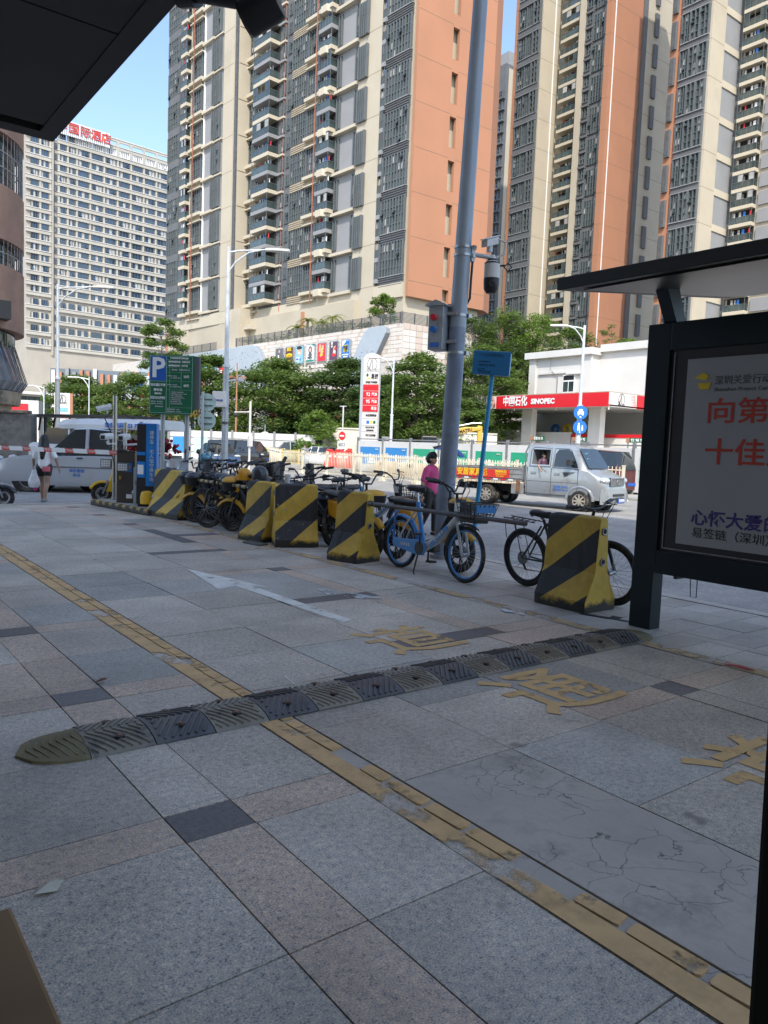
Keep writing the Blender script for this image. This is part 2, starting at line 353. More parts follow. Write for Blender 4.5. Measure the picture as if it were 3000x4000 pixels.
# stencilled characters on the driveway, read by drivers going away from the camera
for ch, y in (('道',4.27),('通',2.9),('道',1.53)):
    me = text_mesh(ch, .74, 0, bold=.010); me.transform(Matrix.Rotation(R(-90),4,'X')); me.materials.append(M['stencil_yellow'])
    o = inst(me, 'painted_character', None, (3.585,y,.0035)); tag(o, kind='structure')
# road markings
o = MB()
for i in range(8): o.box(9.0+0*i,9.15,20+i*6,23+i*6,-.168,-.164)
o.box(4.0,6.6,17.6,17.75,-.168,-.164)
o = o.build('road_marking', 'old_white'); tag(o, kind='structure')
o = MB().box(24.2,300,-60,300,-.168,-.09).build('far_pavement', 'concrete_pave'); tag(o, kind='structure')
# ================================================================ towers
WIN = {}
def win_mesh(w, h, nx, nz, var=0, fin=.22, mats=('fin','glass','curtain','louvre'), key=None):
    """glazed panel: projecting vertical fins, transoms, panes of glass, curtains and louvres; outside face towards -Y, origin bottom left"""
    k = (round(w,2), round(h,2), nx, nz, var, fin, mats)
    if k in WIN: return WIN[k]
    r = random.Random(var*77+nx*5+nz); b = MB(); dx = w/nx; dz = h/nz
    for i in range(nx):
        for j in range(nz):
            t = r.random(); mi = 1 if t < .72 else (2 if t < .84 else 3)
            x0, z0 = i*dx, j*dz
            b.quad((x0,-.02,z0),(x0+dx,-.02,z0),(x0+dx,-.02,z0+dz),(x0,-.02,z0+dz), mi)
            if mi == 1 and r.random() < .07:      # an opened sash
                b.cbox((x0+dx*.55,-.28,z0+dz*.5),(dx*.8,.05,dz*.8),1,Matrix.Rotation(R(-35),3,'X'))
    for i in range(nx+1):
        t = .07 if 0 < i < nx else .1
        b.box(i*dx-t, i*dx+t, -fin-(.08 if i in (0,nx) else 0), .0, 0, h)
    for j in range(nz+1): b.box(0, w, -fin*.6, -.005, j*dz-.06 if j else 0, j*dz+.06 if j < nz else h)
    WIN[k] = b.mesh('window', list(mats)); return WIN[k]
class Tower:
    def __init__(s, name, label, cat, loc, rzdeg, group=None):
        s.root = thing(name, label, cat, loc, R(rzdeg), group); s.mb = {}; s.n = {}; s.extra = {}
    ROW = {'ledge','louvre_band','band','sill','pier','box_window','seam'}; row = None
    def part(s, key, mats='cream'):
        k = (key, s.row) if key in s.ROW else (key, None)
        if k not in s.mb: s.mb[k] = (MB(), mats)
        return s.mb[k][0]
    def unit(s, name, me, x, y, z, rz=0, cap=95):
        c = s.n.get(name,0); s.n[name] = c+1
        if c < cap: return inst(me, name, s.root, (x,y,z), rz)
        e = s.extra.setdefault(name, MB()); s.exm = getattr(s,'exm',{}); mats = [m.name for m in me.materials]
        ml = s.exm.setdefault(name, []); 
        for q in mats:
            if q not in ml: ml.append(q)
        mx = Matrix.Translation((x,y,z)) @ Matrix.Rotation(rz,4,'Z')
        e.add([tuple(mx @ v.co) for v in me.vertices], [tuple(p.vertices) for p in me.polygons], [ml.index(mats[p.material_index]) for p in me.polygons])
    def done(s):
        for (k, q), (b, m) in s.mb.items(): b.build(k, m, s.root)
        for k, b in s.extra.items(): tag(b.build(k+'_array', s.exm[k], s.root), kind='stuff')
def balcony_mesh(w, d, slab_mat, kind=0, var=0):
    """slab, parapet rail with glass and posts, laundry; front towards -Y, origin at wall, bottom left"""
    k = ('balc', w, d, slab_mat, kind, var)
    if k in WIN: return WIN[k]
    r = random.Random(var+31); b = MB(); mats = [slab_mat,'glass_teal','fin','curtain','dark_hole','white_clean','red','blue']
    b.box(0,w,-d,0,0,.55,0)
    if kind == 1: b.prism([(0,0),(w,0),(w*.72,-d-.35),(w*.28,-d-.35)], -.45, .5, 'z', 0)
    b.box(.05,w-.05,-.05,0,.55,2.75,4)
    b.box(.05,w-.05,-d+.04,-d+.09,.62,1.5,1); b.box(.04,.09,-d+.05,-.02,.62,1.5,1); b.box(w-.09,w-.04,-d+.05,-.02,.62,1.5,1)
    b.box(0,w,-d,-d+.08,1.5,1.57,2); b.box(0,.08,-d,0,1.5,1.57,2); b.box(w-.08,w,-d,0,1.5,1.57,2)
    for i in range(5): b.box(i*(w-.06)/4, i*(w-.06)/4+.06, -d, -d+.07, .55, 2.75 if (i in (0,4) or var % 3 == 1) else 1.5, 2)
    if var % 3 == 1:
        b.box(0,w,-d,-d+.08,2.65,2.75,2)
        for i in range(4): 
            if r.random() < .7: b.box(.08+i*w/4, (i+1)*w/4-.06, -d+.03, -d+.05, 1.6, 2.62, r.choice((1,1,3)))
    for i in range(6):
        if r.random() < .6:
            x = r.uniform(.2,w-.5); b.box(x, x+r.uniform(.2,.45), -d*.6, -d*.6+.03, r.uniform(1.3,1.7), 2.4, r.choice((3,5,3,3,2,5,3,6,7)))
    WIN[k] = b.mesh('balcony', mats); return WIN[k]

# ---------------- tower 1 (large, behind the mall)
T = Tower('apartment_tower', 'tall cream and slate apartment tower with orange end wall, rising above the mall roof', 'apartment tower', (62.62,79.36,0), -85.4, 'residential towers')
H1, H2 = 14.0, 112.0; zk = lambda k: 17.4 + 5.57*k
K = range(1,12)
w = T.part('wall', ['cream','slate','slate_light'])
w.prism([(-41.5,0),(0,0),(.35,4.4),(1.0,13.4),(-41.5,13.4)], H1, H2)              # main body
w.prism([(-38.15,-2.5),(-38.15,12),(-62.5,14),(-62.5,-2.5)], H1, H2+.1)     # left volume
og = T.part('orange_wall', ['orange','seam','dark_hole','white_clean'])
# orange end wall with a recessed slot per two floors: built as piers and spandrels
def endp(t, o=0): return (.0804*t+.997*o, .9968*t-.0804*o)
def endbox(t0,t1,z0,z1,o0,o1,mi=0):
    og.prism([endp(t0,o1),endp(t1,o1),endp(t1,o0),endp(t0,o0)][::-1], z0, z1, 'z', mi)
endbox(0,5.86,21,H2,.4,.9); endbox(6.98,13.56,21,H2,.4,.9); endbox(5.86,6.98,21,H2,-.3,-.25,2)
for k in range(0,18):
    z = zk(k); endbox(5.86,6.98,max(21,z-.28),z+1.35,.4,.897)
    endbox(0,5.86,z-.03,z+.03,.9,.906,1); endbox(6.98,13.56,z-.03,z+.03,.9,.906,1)
    for dz in (0,2.8): og.box(*sorted((endp(9.6,.9)[0],endp(9.6,1.02)[0])), *sorted((endp(9.55,.9)[1],endp(9.65,.9)[1])), z+dz+.5, z+dz+.62, 3)
og.prism([endp(13.56,.9),endp(13.56,.4),endp(16,-3),endp(16,-.5)], 21, H2)
s_ = lambda a: -a
def xb(key, mats, s0, s1, z0, z1, y0, y1, mi=0):
    k0 = T.row; T.row = None if k0 is None else (k0, round(s0)); T.part(key, mats).box(-s1, -s0, y0, y1, z0, z1, mi); T.row = k0
GM = ['slate','slate_light','louvre','louvre_tan','cream_pale','cream','seam','white_clean']
xb('grey_wall', GM, 10.2, 15.0, 22.9, H2, -.12, 0, 1); xb('grey_wall', GM, 15.0, 18.6, 22.9, H2, -.10, 0, 0)
xb('grey_wall', GM, 21.8, 34.5, 22.9, H2, -.14, 0, 0); xb('grey_wall', GM, 4.7, 5.5, 22.9, H2, -.15, 0, 0)
xb('grey_wall', GM, 42.7, 48.6, 22.9, H2, -2.72, -2.5, 1); xb('grey_wall', GM, 55.8, 61.9, 22.9, H2, -2.7, -2.5, 0)
xb('grey_wall', GM, 38.16, 38.9, 22.9, H2, -2.75, -2.5, 2)
w.box(-10.2,-5.5,-.5,0,H1,H2,0); w.box(-42.1,-38.9,-2.95,-2.5,H1,H2,0)
w.box(-55.6,-52.9,-2.9,-2.5,H1,H2,0)
for k in K:
    T.row = k; z = zk(k); v = k % 4; zt = z + .95; hh = 4.35
    T.unit('window', win_mesh(4.5,hh,8,4,v), -4.6, -.18, zt); xb('louvre_band', GM, 0.05, 4.65, z-.38, z+.92, -.25, -.05, 2)
    for q in range(4): xb('louvre_band', GM, 0.02, 4.7, z-.3+q*.3, z-.2+q*.3, -.36, -.05, 0)
    xb('louvre_band', GM, -.02, 4.75, z+.86, z+.97, -.45, -.05, 1)
    T.unit('window', win_mesh(1.6,4.3,4,3,v+4,.35), -9.75, -.55, z-.1)
    T.unit('narrow_window', win_mesh(.75,4.2,2,3,v,.15), -11.0, -.2, z+.6)
    T.unit('narrow_window', win_mesh(.6,4.2,1,3,v,.15), -14.95, -.2, z+.6)
    xb('ledge', GM, 10.2, 15.1, z-.35, z+.05, -.85, 0, 4); xb('ledge', GM, 10.2, 15.1, z+.05, z+.15, -.55, 0, 5)
    T.unit('window', win_mesh(3.2,4.2,6,4,v+8), -21.8, -.25, z+1.0); T.unit('window', win_mesh(4.1,4.2,7,4,v+12), -26.0, -.22, z+1.0)
    xb('ledge', GM, 18.6, 21.9, z+.55, z+1.0, -1.15, 0, 4); xb('ledge', GM, 18.6, 21.9, z-.45, z-.25, -.95, 0, 4); xb('louvre_band', GM, 18.7, 21.8, z-.25, z+.55, -.5, 0, 3)
    xb('louvre_band', GM, 21.9, 26.0, z-.3, z+.9, -.42, -.1, 3)
    for q in range(4): xb('louvre_band', GM, 21.9, 26.0, z-.25+q*.3, z-.17+q*.3, -.5, -.1, 5)
    for f in (0,2.78):
        T.unit('small_window', win_mesh(1.1,1.7,2,2,v,.12), -27.3, -.2, z+1.1+f); T.unit('small_window', win_mesh(.7,1.7,1,2,v,.12), -28.8, -.2, z+1.0+f)
        xb('sill', GM, 28.0, 29.6, z+.35+f, z+.65+f, -.55, -.1, 4 if f == 0 else 1)
        mm = balcony_mesh(4.6, 1.9, 'slate_light' if f else 'cream_pale', 0, (k*3+int(f)+5) % 7)
        T.unit('corner_balcony', mm, -34.4, -.15, z+.45+f)
        T.unit('balcony', balcony_mesh(3.0, 1.3, 'slate_light' if f else 'cream_pale', 1 if not f else 0, (k*5+int(f)) % 7), -18.3, -.12, z+.3+f)
        T.unit('little_balcony', balcony_mesh(2.1,.9,'cream_pale',0,(k+int(f)+2) % 7), -55.5, -2.9, z+.3+f)
        T.unit('slot_balcony', balcony_mesh(.7,.4,'slate_light',0,(k+int(f)) % 5), -5.45, -.15, z+.3+f)
    T.unit('window', win_mesh(4.3,4.2,6,4,v+16), -38.7, -.2, z+1.0)
    xb('ledge', GM, 34.4, 39.0, z+.5, z+1.0, -1.0, 0, 4); xb('ledge', GM, 34.4, 39.3, z-.5, z-.3, -.9, 0, 4); xb('louvre_band', GM, 35.5, 37.5, z-.3, z+.5, -.5, 0, 3)
    T.unit('window', win_mesh(2.4,4.6,4,3,v+20,.4), -45.5, -2.75, z+.75); xb('ledge', GM, 45.0, 48.7, z+.2, z+.6, -3.3, -2.5, 4); xb('ledge', GM, 42.4, 45.0, z+.3, z+.55, -3.05, -2.5, 4)
    T.unit('window', win_mesh(3.4,4.2,5,4,v+24), -52.7, -2.72, z+1.0); xb('ledge', GM, 48.7, 53.2, z+.5, z+1.0, -3.5, -2.5, 4); xb('ledge', GM, 48.7, 53.2, z-.5, z-.3, -3.35, -2.5, 4); xb('louvre_band', GM, 49.3, 52.5, z-.3, z+.5, -3.0, -2.5, 3)
    T.unit('window', win_mesh(4.2,4.3,6,4,v+28), -61.8, -2.75, z+1.0); xb('louvre_band', GM, 57.4, 61.9, z-.3, z+.95, -2.95, -2.5, 0)
    xb('seam', GM, 5.5, 10.2, z-.03, z+.03, -.506, -.4, 6); xb('seam', GM, 38.9, 42.1, z-.03, z+.03, -2.956, -2.9, 6)
    T.part('seam',GM).box(-38.156,-38.1,-2.4,-.1,z-.03,z+.03,6)
T.part('pipe',['white_clean','brick_red']).box(-48.7,-48.5,-2.95,-2.7,22,95,0)
for s0, y in ((18.2,-1.75),(28.2,-.35),(38.6,-.8),(51.0,-3.7)): T.part('pipe').cyl((-s0,y,22),(-s0,y,95),.07,n=6,mi=1)
xb('base', GM, 0, 38, 21.0, 22.9, -.35, 0, 4); xb('base', GM, 38.2, 62.4, 21.0, 22.9, -3.0, -2.5, 4)
xb('ledge', GM, 33.5, 41.5, 19.6, 20.2, -2.2, 0, 4)
T.done()

# ---------------- tower 2 (orange corner, right of the pole)
T = Tower('apartment_tower', 'slender tower with an orange corner striped by a white drainpipe, right of the camera pole', 'apartment tower', (116.5,90.9,0), -90, 'residential towers')
zk2 = lambda k: 38 + 5.53*k; K2 = range(-6,11); H2 = 124
w = T.part('wall', ['cream','slate_light','slate','orange','brick_red','cream_pale'])
w.box(-1.2,0,0,9.08,4,H2,3); w.box(-6.3,-1.2,.9,14,4,H2,2); w.box(-7.6,-6.2,.4,14,4,H2,0); w.box(-14.1,-7.6,2.9,14,4,H2,0)
w.box(-20.0,-14.1,-2.5,14,4,H2,0); w.box(-21.17,-20.0,-2.55,12,4,H2,3)
w.box(-1.1,.0,9.08,26,4,H2-30,1); w.box(-.3,.35,10.2,24,4,H2-16,0); w.box(.0,.3,9.08,10.2,4,H2-16,2)
w.box(-19.9,-14.3,-2.62,-2.5,4,H2,2); w.box(-1.95,-1.2,.55,.9,4,H2,1)
GM2 = ['slate','cream_pale','louvre','slate_light','seam','white_clean']
def yb(key, x0, x1, y0, y1, z0, z1, mi):
    k0 = T.row; T.row = None if k0 is None else (k0, round(x0)); T.part(key, GM2).box(x0,x1,y0,y1,z0,z1,mi); T.row = k0
yb('pipe', -.0,.07,1.0,1.2,4,H2,5); yb('pipe', -14.1,-14.02,1.0,1.2,4,H2,5)
for k in K2:
    T.row = k; z = zk2(k); v = (k+9) % 4
    T.unit('window', win_mesh(1.9,4.0,3,4,v+1), -19.8, -2.64, z+1.1); T.unit('window', win_mesh(1.7,4.0,4,4,v+2), -17.8, -2.64, z+1.1)
    T.unit('window', win_mesh(1.6,4.0,2,4,v+3,.5), -15.95, -2.64, z+1.1)
    yb('band', -19.9,-14.25,-3.0,-2.5,z-.2,z+1.0,0); yb('ledge', -19.95,-14.25,-3.15,-2.5,z+.95,z+1.08,3); yb('ledge', -19.95,-14.25,-3.1,-2.5,z-.28,z-.18,3)
    for f in (0,2.76):
        T.unit('balcony', balcony_mesh(4.4,1.9,'cream_pale',0,(k*3+int(f)+40) % 7), -12.45, 2.9, z+.3+f)
        T.unit('small_window', win_mesh(1.3,1.8,2,2,v+5,.3), -5.95, .85, z+.9+f, cap=40); yb('band', -5.95,-4.5,.3,.9,z+.05+f,z+.75+f,0)
        yb('ledge', -5.95,-4.5,.15,.9,z+.72+f,z+.84+f,0)
    T.unit('window', win_mesh(2.4,4.6,4,4,v+6,.2), -4.45, .85, z+.4)
    yb('box_window', -1.7,-1.0,.1,.9,z+.5,z+4.6,0); yb('box_window', -1.62,-1.1,.06,.3,z+.7,z+4.4,2)
    yb('seam', -1.2,.006,-.006,9.08,z-.03,z+.03,4); yb('seam', -.3,.356,10.2,20,z-.03,z+.03,4); yb('seam', -15.0,-14.094,-2.506,2.9,z-.03,z+.03,4)
    yb('box_window', .3,.75,12.2,13.3,z-2.2,z+1.9,0)
T.done()

# ---------------- tower 3 (far right)
T = Tower('apartment_tower', 'far right tower with grey and cream bands, seen over the bus shelter roof', 'apartment tower', (111.7,68.7,0), -90, 'residential towers')
zk3 = lambda k: 38.2 + 5.48*k; K3 = range(-6,9); H3 = 104
w = T.part('wall', ['cream','slate_light','slate','orange','brick_red','cream_pale'])
w.box(-4.7,0,0,20,4,H3,2); w.box(-5.1,-4.7,-.05,8,4,H3,4); w.box(-6.6,-5.1,-.1,8,4,H3,3)
w.box(0,.35,.1,3.9,4,H3,0); w.box(0,.25,3.9,8.6,4,H3,1); w.box(0,22,8.6,20,4,H3,0); w.box(0,.9,8.4,8.6,4,H3,2)
def yb(key, x0, x1, y0, y1, z0, z1, mi):
    k0 = T.row; T.row = None if k0 is None else (k0, round(x0)); T.part(key, GM2).box(x0,x1,y0,y1,z0,z1,mi); T.row = k0
for k in K3:
    T.row = k; z = zk3(k); v = (k+9) % 4
    T.unit('window', win_mesh(1.5,4.3,3,4,v+1), -4.65, -.02, z+.75); T.unit('window', win_mesh(1.5,4.3,2,4,v+2,.4), -3.1, -.02, z+.75); T.unit('window', win_mesh(1.4,4.3,2,4,v+3,.3), -1.5, -.02, z+.75)
    yb('ledge', -4.7,.05,-.45,0,z+.55,z+.7,3); yb('band', -4.7,0,-.25,0,z-.25,z+.5,0); yb('ledge', -4.7,.05,-.4,0,z-.4,z-.28,3)
    yb('box_window', -6.2,-5.4,-.6,-.1,z+.3,z+4.5,0); yb('box_window', -6.1,-5.5,-.65,-.3,z+.5,z+4.3,2)
    yb('seam', .0,.356,.094,3.9,z-.03,z+.03,4)
    yb('band', .0,.42,3.85,8.5,z-.55,z+.5,1)
    for f in (0,2.74):
        T.unit('balcony', balcony_mesh(3.6,1.2,'cream_pale',0,(k*2+int(f)+20) % 7), 1.2, 8.6, z+.2+f)
        yb('band', 5.2,21,8.3,8.6,z+.55+f,z+2.6+f,3)
        T.unit('balcony', balcony_mesh(3.6,1.2,'cream_pale',0,(k*2+int(f)+23) % 7), 10.6, 8.6, z+.2+f, cap=60)
T.done()

# ---------------- tower behind, in the gap between tower 1 and tower 2
T = Tower('apartment_tower', 'slim dark tower far back in the gap between the two orange towers, half in shade', 'apartment tower', (149.2,149.3,0), -90, 'residential towers')
w = T.part('wall', ['slate','cream','slate_light']); zt = 97.5
w.box(-14,0,0,20,4,zt+5.5,0); w.box(-.2,.1,1.0,8,4,zt+4.5,1); w.box(0,.3,2.3,12,4,zt+3.5,1); w.box(-6,-.3,1,6,zt+5.5,zt+9,2)
def yb(key, x0, x1, y0, y1, z0, z1, mi):
    k0 = T.row; T.row = None if k0 is None else (k0, round(x0)); T.part(key, GM2).box(x0,x1,y0,y1,z0,z1,mi); T.row = k0
for k in range(0,15):
    T.row = k; z = zt - 1 - 5.8*(k+1)
    T.unit('window', win_mesh(2.0,4.6,3,4,k % 4), -6.6, -.1, z+.6)
    for f in (0,2.9):
        T.unit('balcony_window', win_mesh(3.0,1.7,3,2,(k+int(f)) % 5,.3,('fin','glass_blue','curtain','glass')), -3.6, -.1, z+.9+f); yb('ledge', -3.8,.2,-.8,0,z+.4+f,z+.8+f,0)
    yb('ledge', -13,-3.7,-.5,0,z-.1,z+.2,3)
T.done()

# ---------------- hotel
T = Tower('hotel_building', 'wide pale hotel slab with rows of stone balcony ledges and red rooftop lettering', 'hotel', (60.04,264.48,0), 5.6)
w = T.part('wall', ['hotel_pier','hotel_stone']); HW = 96; ZL = [29.3,33.4,37.4,41.6,45.7]+[48.9+3.24*i for i in range(16)]; zf = lambda i: ZL[i]; NF = 20
w.box(-2.7,HW,0,22,0,zf(NF)-3,0)
for x0, x1 in ((-2.7,4.7),(7.0,HW)):
    for i in range(NF+1):
        T.row = i; z = zf(i); lx = x0
        T.part('ledge', ['hotel_stone','white_paint']).box(lx-.2,x1+.1,-.55,0,z-.55,z+.5,0); T.part('ledge', ['hotel_stone','white_paint']).box(lx-.35,x1+.2,-.72,0,z+.5,z+.68,1)
w.box(4.9,5.5,-.6,0,27,zf(NF)-2,0)
cols = [-1.37,1.69,5.6,7.16,10.08] + [13.4+4.62*i for i in range(12)]
hm = ('fin','glass_blue','glass_blue','curtain')
for i in range(NF):
    T.row = i; z = zf(i)
    for c, x in enumerate(cols):
        wd = 2.15 if c < 5 else 3.2
        if c == 2: wd = .9
        if i == NF-1 and c > 4: T.unit('window', win_mesh(wd,1.8,5,1,c,.3,('white_clean','curtain','glass_blue','curtain')), x, -.12, z+.75, cap=98); continue
        T.unit('window', win_mesh(wd,1.9,3,1,(i*5+c*3) % 9,.12,hm), x, -.12, z+.7, cap=98)
        T.part('pier',['hotel_stone']).box(x+wd+.45,x+wd+1.0,-.35,0,z+.6,z+2.7)
# rooftop sign panel and frame
zr = zf(NF)
T.part('parapet',['hotel_stone','white_paint']).box(7,HW,-.6,-.1,zr+2.0,zr+2.8,0); T.part('parapet').box(7,HW,-.75,.0,zr+2.8,zr+3.05,1)
for i in range(16): T.part('parapet').box(12.1+i*4.62,13.0+i*4.62,-.6,-.1,zr-2.4,zr+2.0,0)
sg = T.part('sign_frame', ['white_clean','steel_dull'])
for i in range(33): sg.box(2.2+i*.64,2.62+i*.64,-1.6,-1.45,zr-1.0,zr+3.5,0)
sg.box(2.2,23.2,-1.4,-1.3,zr-.6,zr-.4,1); sg.box(2.2,23.2,-1.4,-1.3,zr+2.6,zr+2.8,1)
for ch, x in zip('丽华国际酒店',(3.9,7.7,11.35,15.0,18.5,21.9)):
    letters(ch, 3.5, 'lettering_red', T.root, (x,-1.75,zr+1.3), depth=.12, bold=.03)
# lower annex blocks with glass
an = T.part('annex', ['white_paint','hotel_stone'])
an.box(-14,34,-10,-1.8,0,8.2,0); an.box(-16,30,-14,-2,8.2,9.0,0); an.box(-16,30,-13.6,-2,13.4,14.2,0); an.box(-14,26,-11.8,-2,9,13.4,1)
an.box(10,13,-9,-2,14.2,22.5,0); an.box(27,29.5,-9,-2,14.2,21,0); an.box(13,27,-3.5,-2,14.2,22,1); an.box(12,40,-9.2,-2,21.6,22.6,0); an.box(44,60,-8,-2,14.2,20.5,0); an.box(30,70,-13,-2,8,13,1)
for x0,x1,y,z0,z1,nx in ((-12,14,-11.9,9.6,12.8,9),(15,26,-11.9,9.2,13.2,5),(13.2,27,-9.1,14.4,21.4,5),(45,59,-8.1,14.4,20,5),(-13,32,-10.1,3.5,7.8,12)):
    T.unit('annex_window', win_mesh(x1-x0,z1-z0,nx,2,3,.1,('fin','glass_teal','glass_teal','glass_blue')), x0, y, z0)
T.done()
# ================================================================ the shop behind the camera (casts the shade on the forecourt)
pm('facade_tan', (.36,.30,.24), .8, var=.1, scale=1)
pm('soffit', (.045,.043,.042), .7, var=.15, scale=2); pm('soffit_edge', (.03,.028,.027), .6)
b = thing('shop_building', 'shop building whose dark awning soffit hangs overhead at the top left', 'building', (0,0,0))
MB().box(-26,-1.3,-95,13.5,0,30).build('wall', 'facade_tan', b)
c = MB()
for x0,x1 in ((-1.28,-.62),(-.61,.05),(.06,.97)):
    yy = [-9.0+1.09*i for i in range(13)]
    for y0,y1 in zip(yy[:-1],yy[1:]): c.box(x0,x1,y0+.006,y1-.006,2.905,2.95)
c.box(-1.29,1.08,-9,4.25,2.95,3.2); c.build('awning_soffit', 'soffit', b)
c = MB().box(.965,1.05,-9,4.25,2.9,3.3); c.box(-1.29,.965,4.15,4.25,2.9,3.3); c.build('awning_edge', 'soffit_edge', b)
c = MB(); c.cyl((1.085,2.56,2.92),(1.21,2.40,2.87),.035,n=12); c.cyl((1.05,2.62,2.93),(1.085,2.56,2.92),.05,n=12); c.build('lamp_bracket', 'black', b, True)
c = MB(); c.lathe([(.0,-.06),(.05,-.06),(.06,-.05),(.06,.05),(.055,.07),(.0,.07)],(1.225,2.375,2.83),(.5,-.6,.35),18); c.cyl((1.225,2.375,2.87),(1.31,2.27,2.97),.04,n=12); c.build('spot_lamp', 'black', b, True)
w = thing('window_frame', 'dark metal window mullion at the right edge, close to the camera', 'window frame', (.549,.209,0))
w.rotation_euler = (0,R(-2.2),0)
c = MB().box(-.025,.035,-.05,.012,0,2.9); c.build('mullion', 'black_matte', w, bevel=.004)
c = MB().box(-.02,.03,-1.8,-.05,.0,.06); c.box(-.02,.03,-1.8,-.05,2.84,2.9); c.build('rail', 'black_matte', w)
pm('table_wood', (.26,.15,.06), .55, var=.25, scale=2.5)
t = thing('wooden_table', 'brown wooden table corner at the lower left, close to the camera', 'table', (.13,.70,0))
c = MB().box(-.55,.095,-.7,.43,.71,.75); c.build('tabletop', 'table_wood', t, bevel=.006)
for x,y in ((-.5,-.65),(.04,-.65),(-.5,.37),(.04,.37)): MB().box(x-.025,x+.025,y-.025,y+.025,0,.71).build('leg', 'table_wood', t)

# ================================================================ mall podium
pm('mall_tile', (.60,.555,.50), .75, var=.06, scale=.4); pm('mall_tile_pink', (.53,.44,.37), .75, var=.06, scale=.4); pm('tile_joint', (.50,.465,.415), .9)
pm('cladding', (.36,.41,.45), .5, var=.04, scale=.3, dirt=(.33,.38,.42)); pm('cladding_edge', (.24,.27,.30), .5); pm('tan_panel', (.50,.38,.27), .7)
P = thing('shopping_mall', 'tiled mall podium with grey-blue cladding wings and a slatted roof fence below the towers', 'shopping mall', (57.94,73.45,0), R(-86.3))
wl = MB(); wl.box(-90,-39,.1,30,0,16.5,0); wl.box(-39,0,.1,.4,0,16.5,0)
def rs(t, o): return (.0645*t+.998*o, .998*t-.0645*o)
wl.prism([(-39,.4),(-.3,.4),rs(14.1,-.3),(-39,14)], 0, 16.4, 'z', 0)
for i in range(78):                         # tiles on the street front and the right hand return
    for j in range(9):
        x0 = -39+i*.5; z0 = 12.0+j*.5
        if x0 < -.4: wl.box(x0+.02,x0+.48,.02,.1,z0+.02,z0+.48, 1 if (i*7+j*3+(i//3)*j) % 6 else 2)
for i in range(14):
    for j in range(16):
        t0, z0 = .2+i*1.0, 4.5+j*.75
        wl.prism([rs(t0+.03,-.02),rs(t0+.03,.06),rs(t0+.97,.06),rs(t0+.97,-.02)][::-1], z0+.02, z0+.73, 'z', 1 if (i*5+j*3+i*j) % 5 else 2)
wl.build('wall', ['tile_joint','mall_tile','mall_tile_pink'], P)
def plate(poly, y0, y1, name, m=('cladding','cladding_edge')):
    return MB().prism(poly, y0, y1, 'y', 1, 0).build(name, list(m), P, bevel=.06)
pl = [(-75,5.6),(-75,16.15),(-33.8,16.25),(-32.4,16.05),(-31.4,15.4),(-30.4,14.2),(-29.7,12.8),(-29.4,11.1),(-29.7,9.7),(-30.6,9.3),(-37.6,9.1),(-36.5,5.6)]
plate(pl, -.75, .1, 'cladding_panel')
plate([(-9.0,12.0),(-6.3,15.8),(-5.4,16.25),(-3.0,16.3),(-2.2,16.0),(-2.1,15.4),(-3.6,13.2),(-5.4,11.0),(-7.6,8.0),(-10.5,8.0)], -.75, .05, 'cladding_panel')
d = MB(); rr = random.Random(4)              # little raised chevrons pressed into the sheets
for i in range(260):
    x, z = rr.uniform(-74,-31.8), rr.uniform(9.6,15.6)
    d.box(x,x+.22,-.80,-.75,z,z+.05)
for i in range(9): d.box(-7.4+i*.35,-7.2+i*.35,-.8,-.75,12.3+(i % 3)*.5,12.36+(i % 3)*.5)
d.build('pressed_pattern', 'cladding_edge', P)
e = MB(); e.prism([(-36.6,4.5),(-37.4,9.0),(-31.5,8.8),(-30.6,9.2),(-30.4,8.3),(-34.8,7.6),(-35.2,4.5)], -.5, 3, 'y'); e.box(-30.4,-3,-2.5,0,7.2,7.9); e.build('entrance_soffit', 'tan_panel', P)
e = MB(); e.box(-30,-4,-.1,.1,0.2,7.2); e.build('shop_glazing', 'glass', P)
for x0,x1,z0,z1,m in ((-28,-22,4.2,6.2,'red'),(-19,-16.4,4.6,6.4,'blue'),(-15.5,-9.5,4.0,5.6,'red'),(-21.6,-19.4,5.0,6.6,'white_clean')):
    e = MB().box(x0,x1,-.5,-.1,z0,z1); e.box(x0+.3,x1-.3,-.56,-.5,z0+.35,z1-.35); e.build('shop_sign', m, P)
e = MB()
for i in range(14): e.box(-58+i*1.45,-57.1+i*1.45,-1.0,-.8,.5,5.6)
e.build('shopfront_column', 'tan_panel', P)
rl = MB()
for j in range(9): rl.box(-39.5,.15,-.05,.05,16.55+j*.145,16.61+j*.145); rl.prism([rs(0,.05),rs(14.2,.05),rs(14.2,-.05),rs(0,-.05)],16.55+j*.145,16.61+j*.145)
for i in range(22): rl.box(-39.4+i*1.85,-39.3+i*1.85,.05,.15,16.5,17.85)
for i in range(8): q = rs(i*2,-.1); rl.box(q[0]-.05,q[0]+.05,q[1]-.05,q[1]+.05,16.4,17.85)
for j in range(8): rl.box(-57.5,-45.6,-.05,.05,16.5+j*.16,16.57+j*.16); rl.box(-75,-58,-.05,.05,16.3+j*.16,16.37+j*.16)
for i in range(10): rl.box(-75+i*3,-74.9+i*3,.05,.15,16.2,17.75)
rl.build('slatted_fence', 'slate', P)
pw = MB(); pw.box(-67,-41,1.5,30,16.4,23.0); pw.box(-41,-14,3.5,20,16.4,21.4); pw.build('roof_wall', 'cream', P)
MB().box(-68,-67,1.4,3,16.4,21.5).build('roof_corner', 'orange', P); MB().box(-26.3,-25.6,3.3,3.5,16.4,21.0).build('roof_corner', 'orange', P)
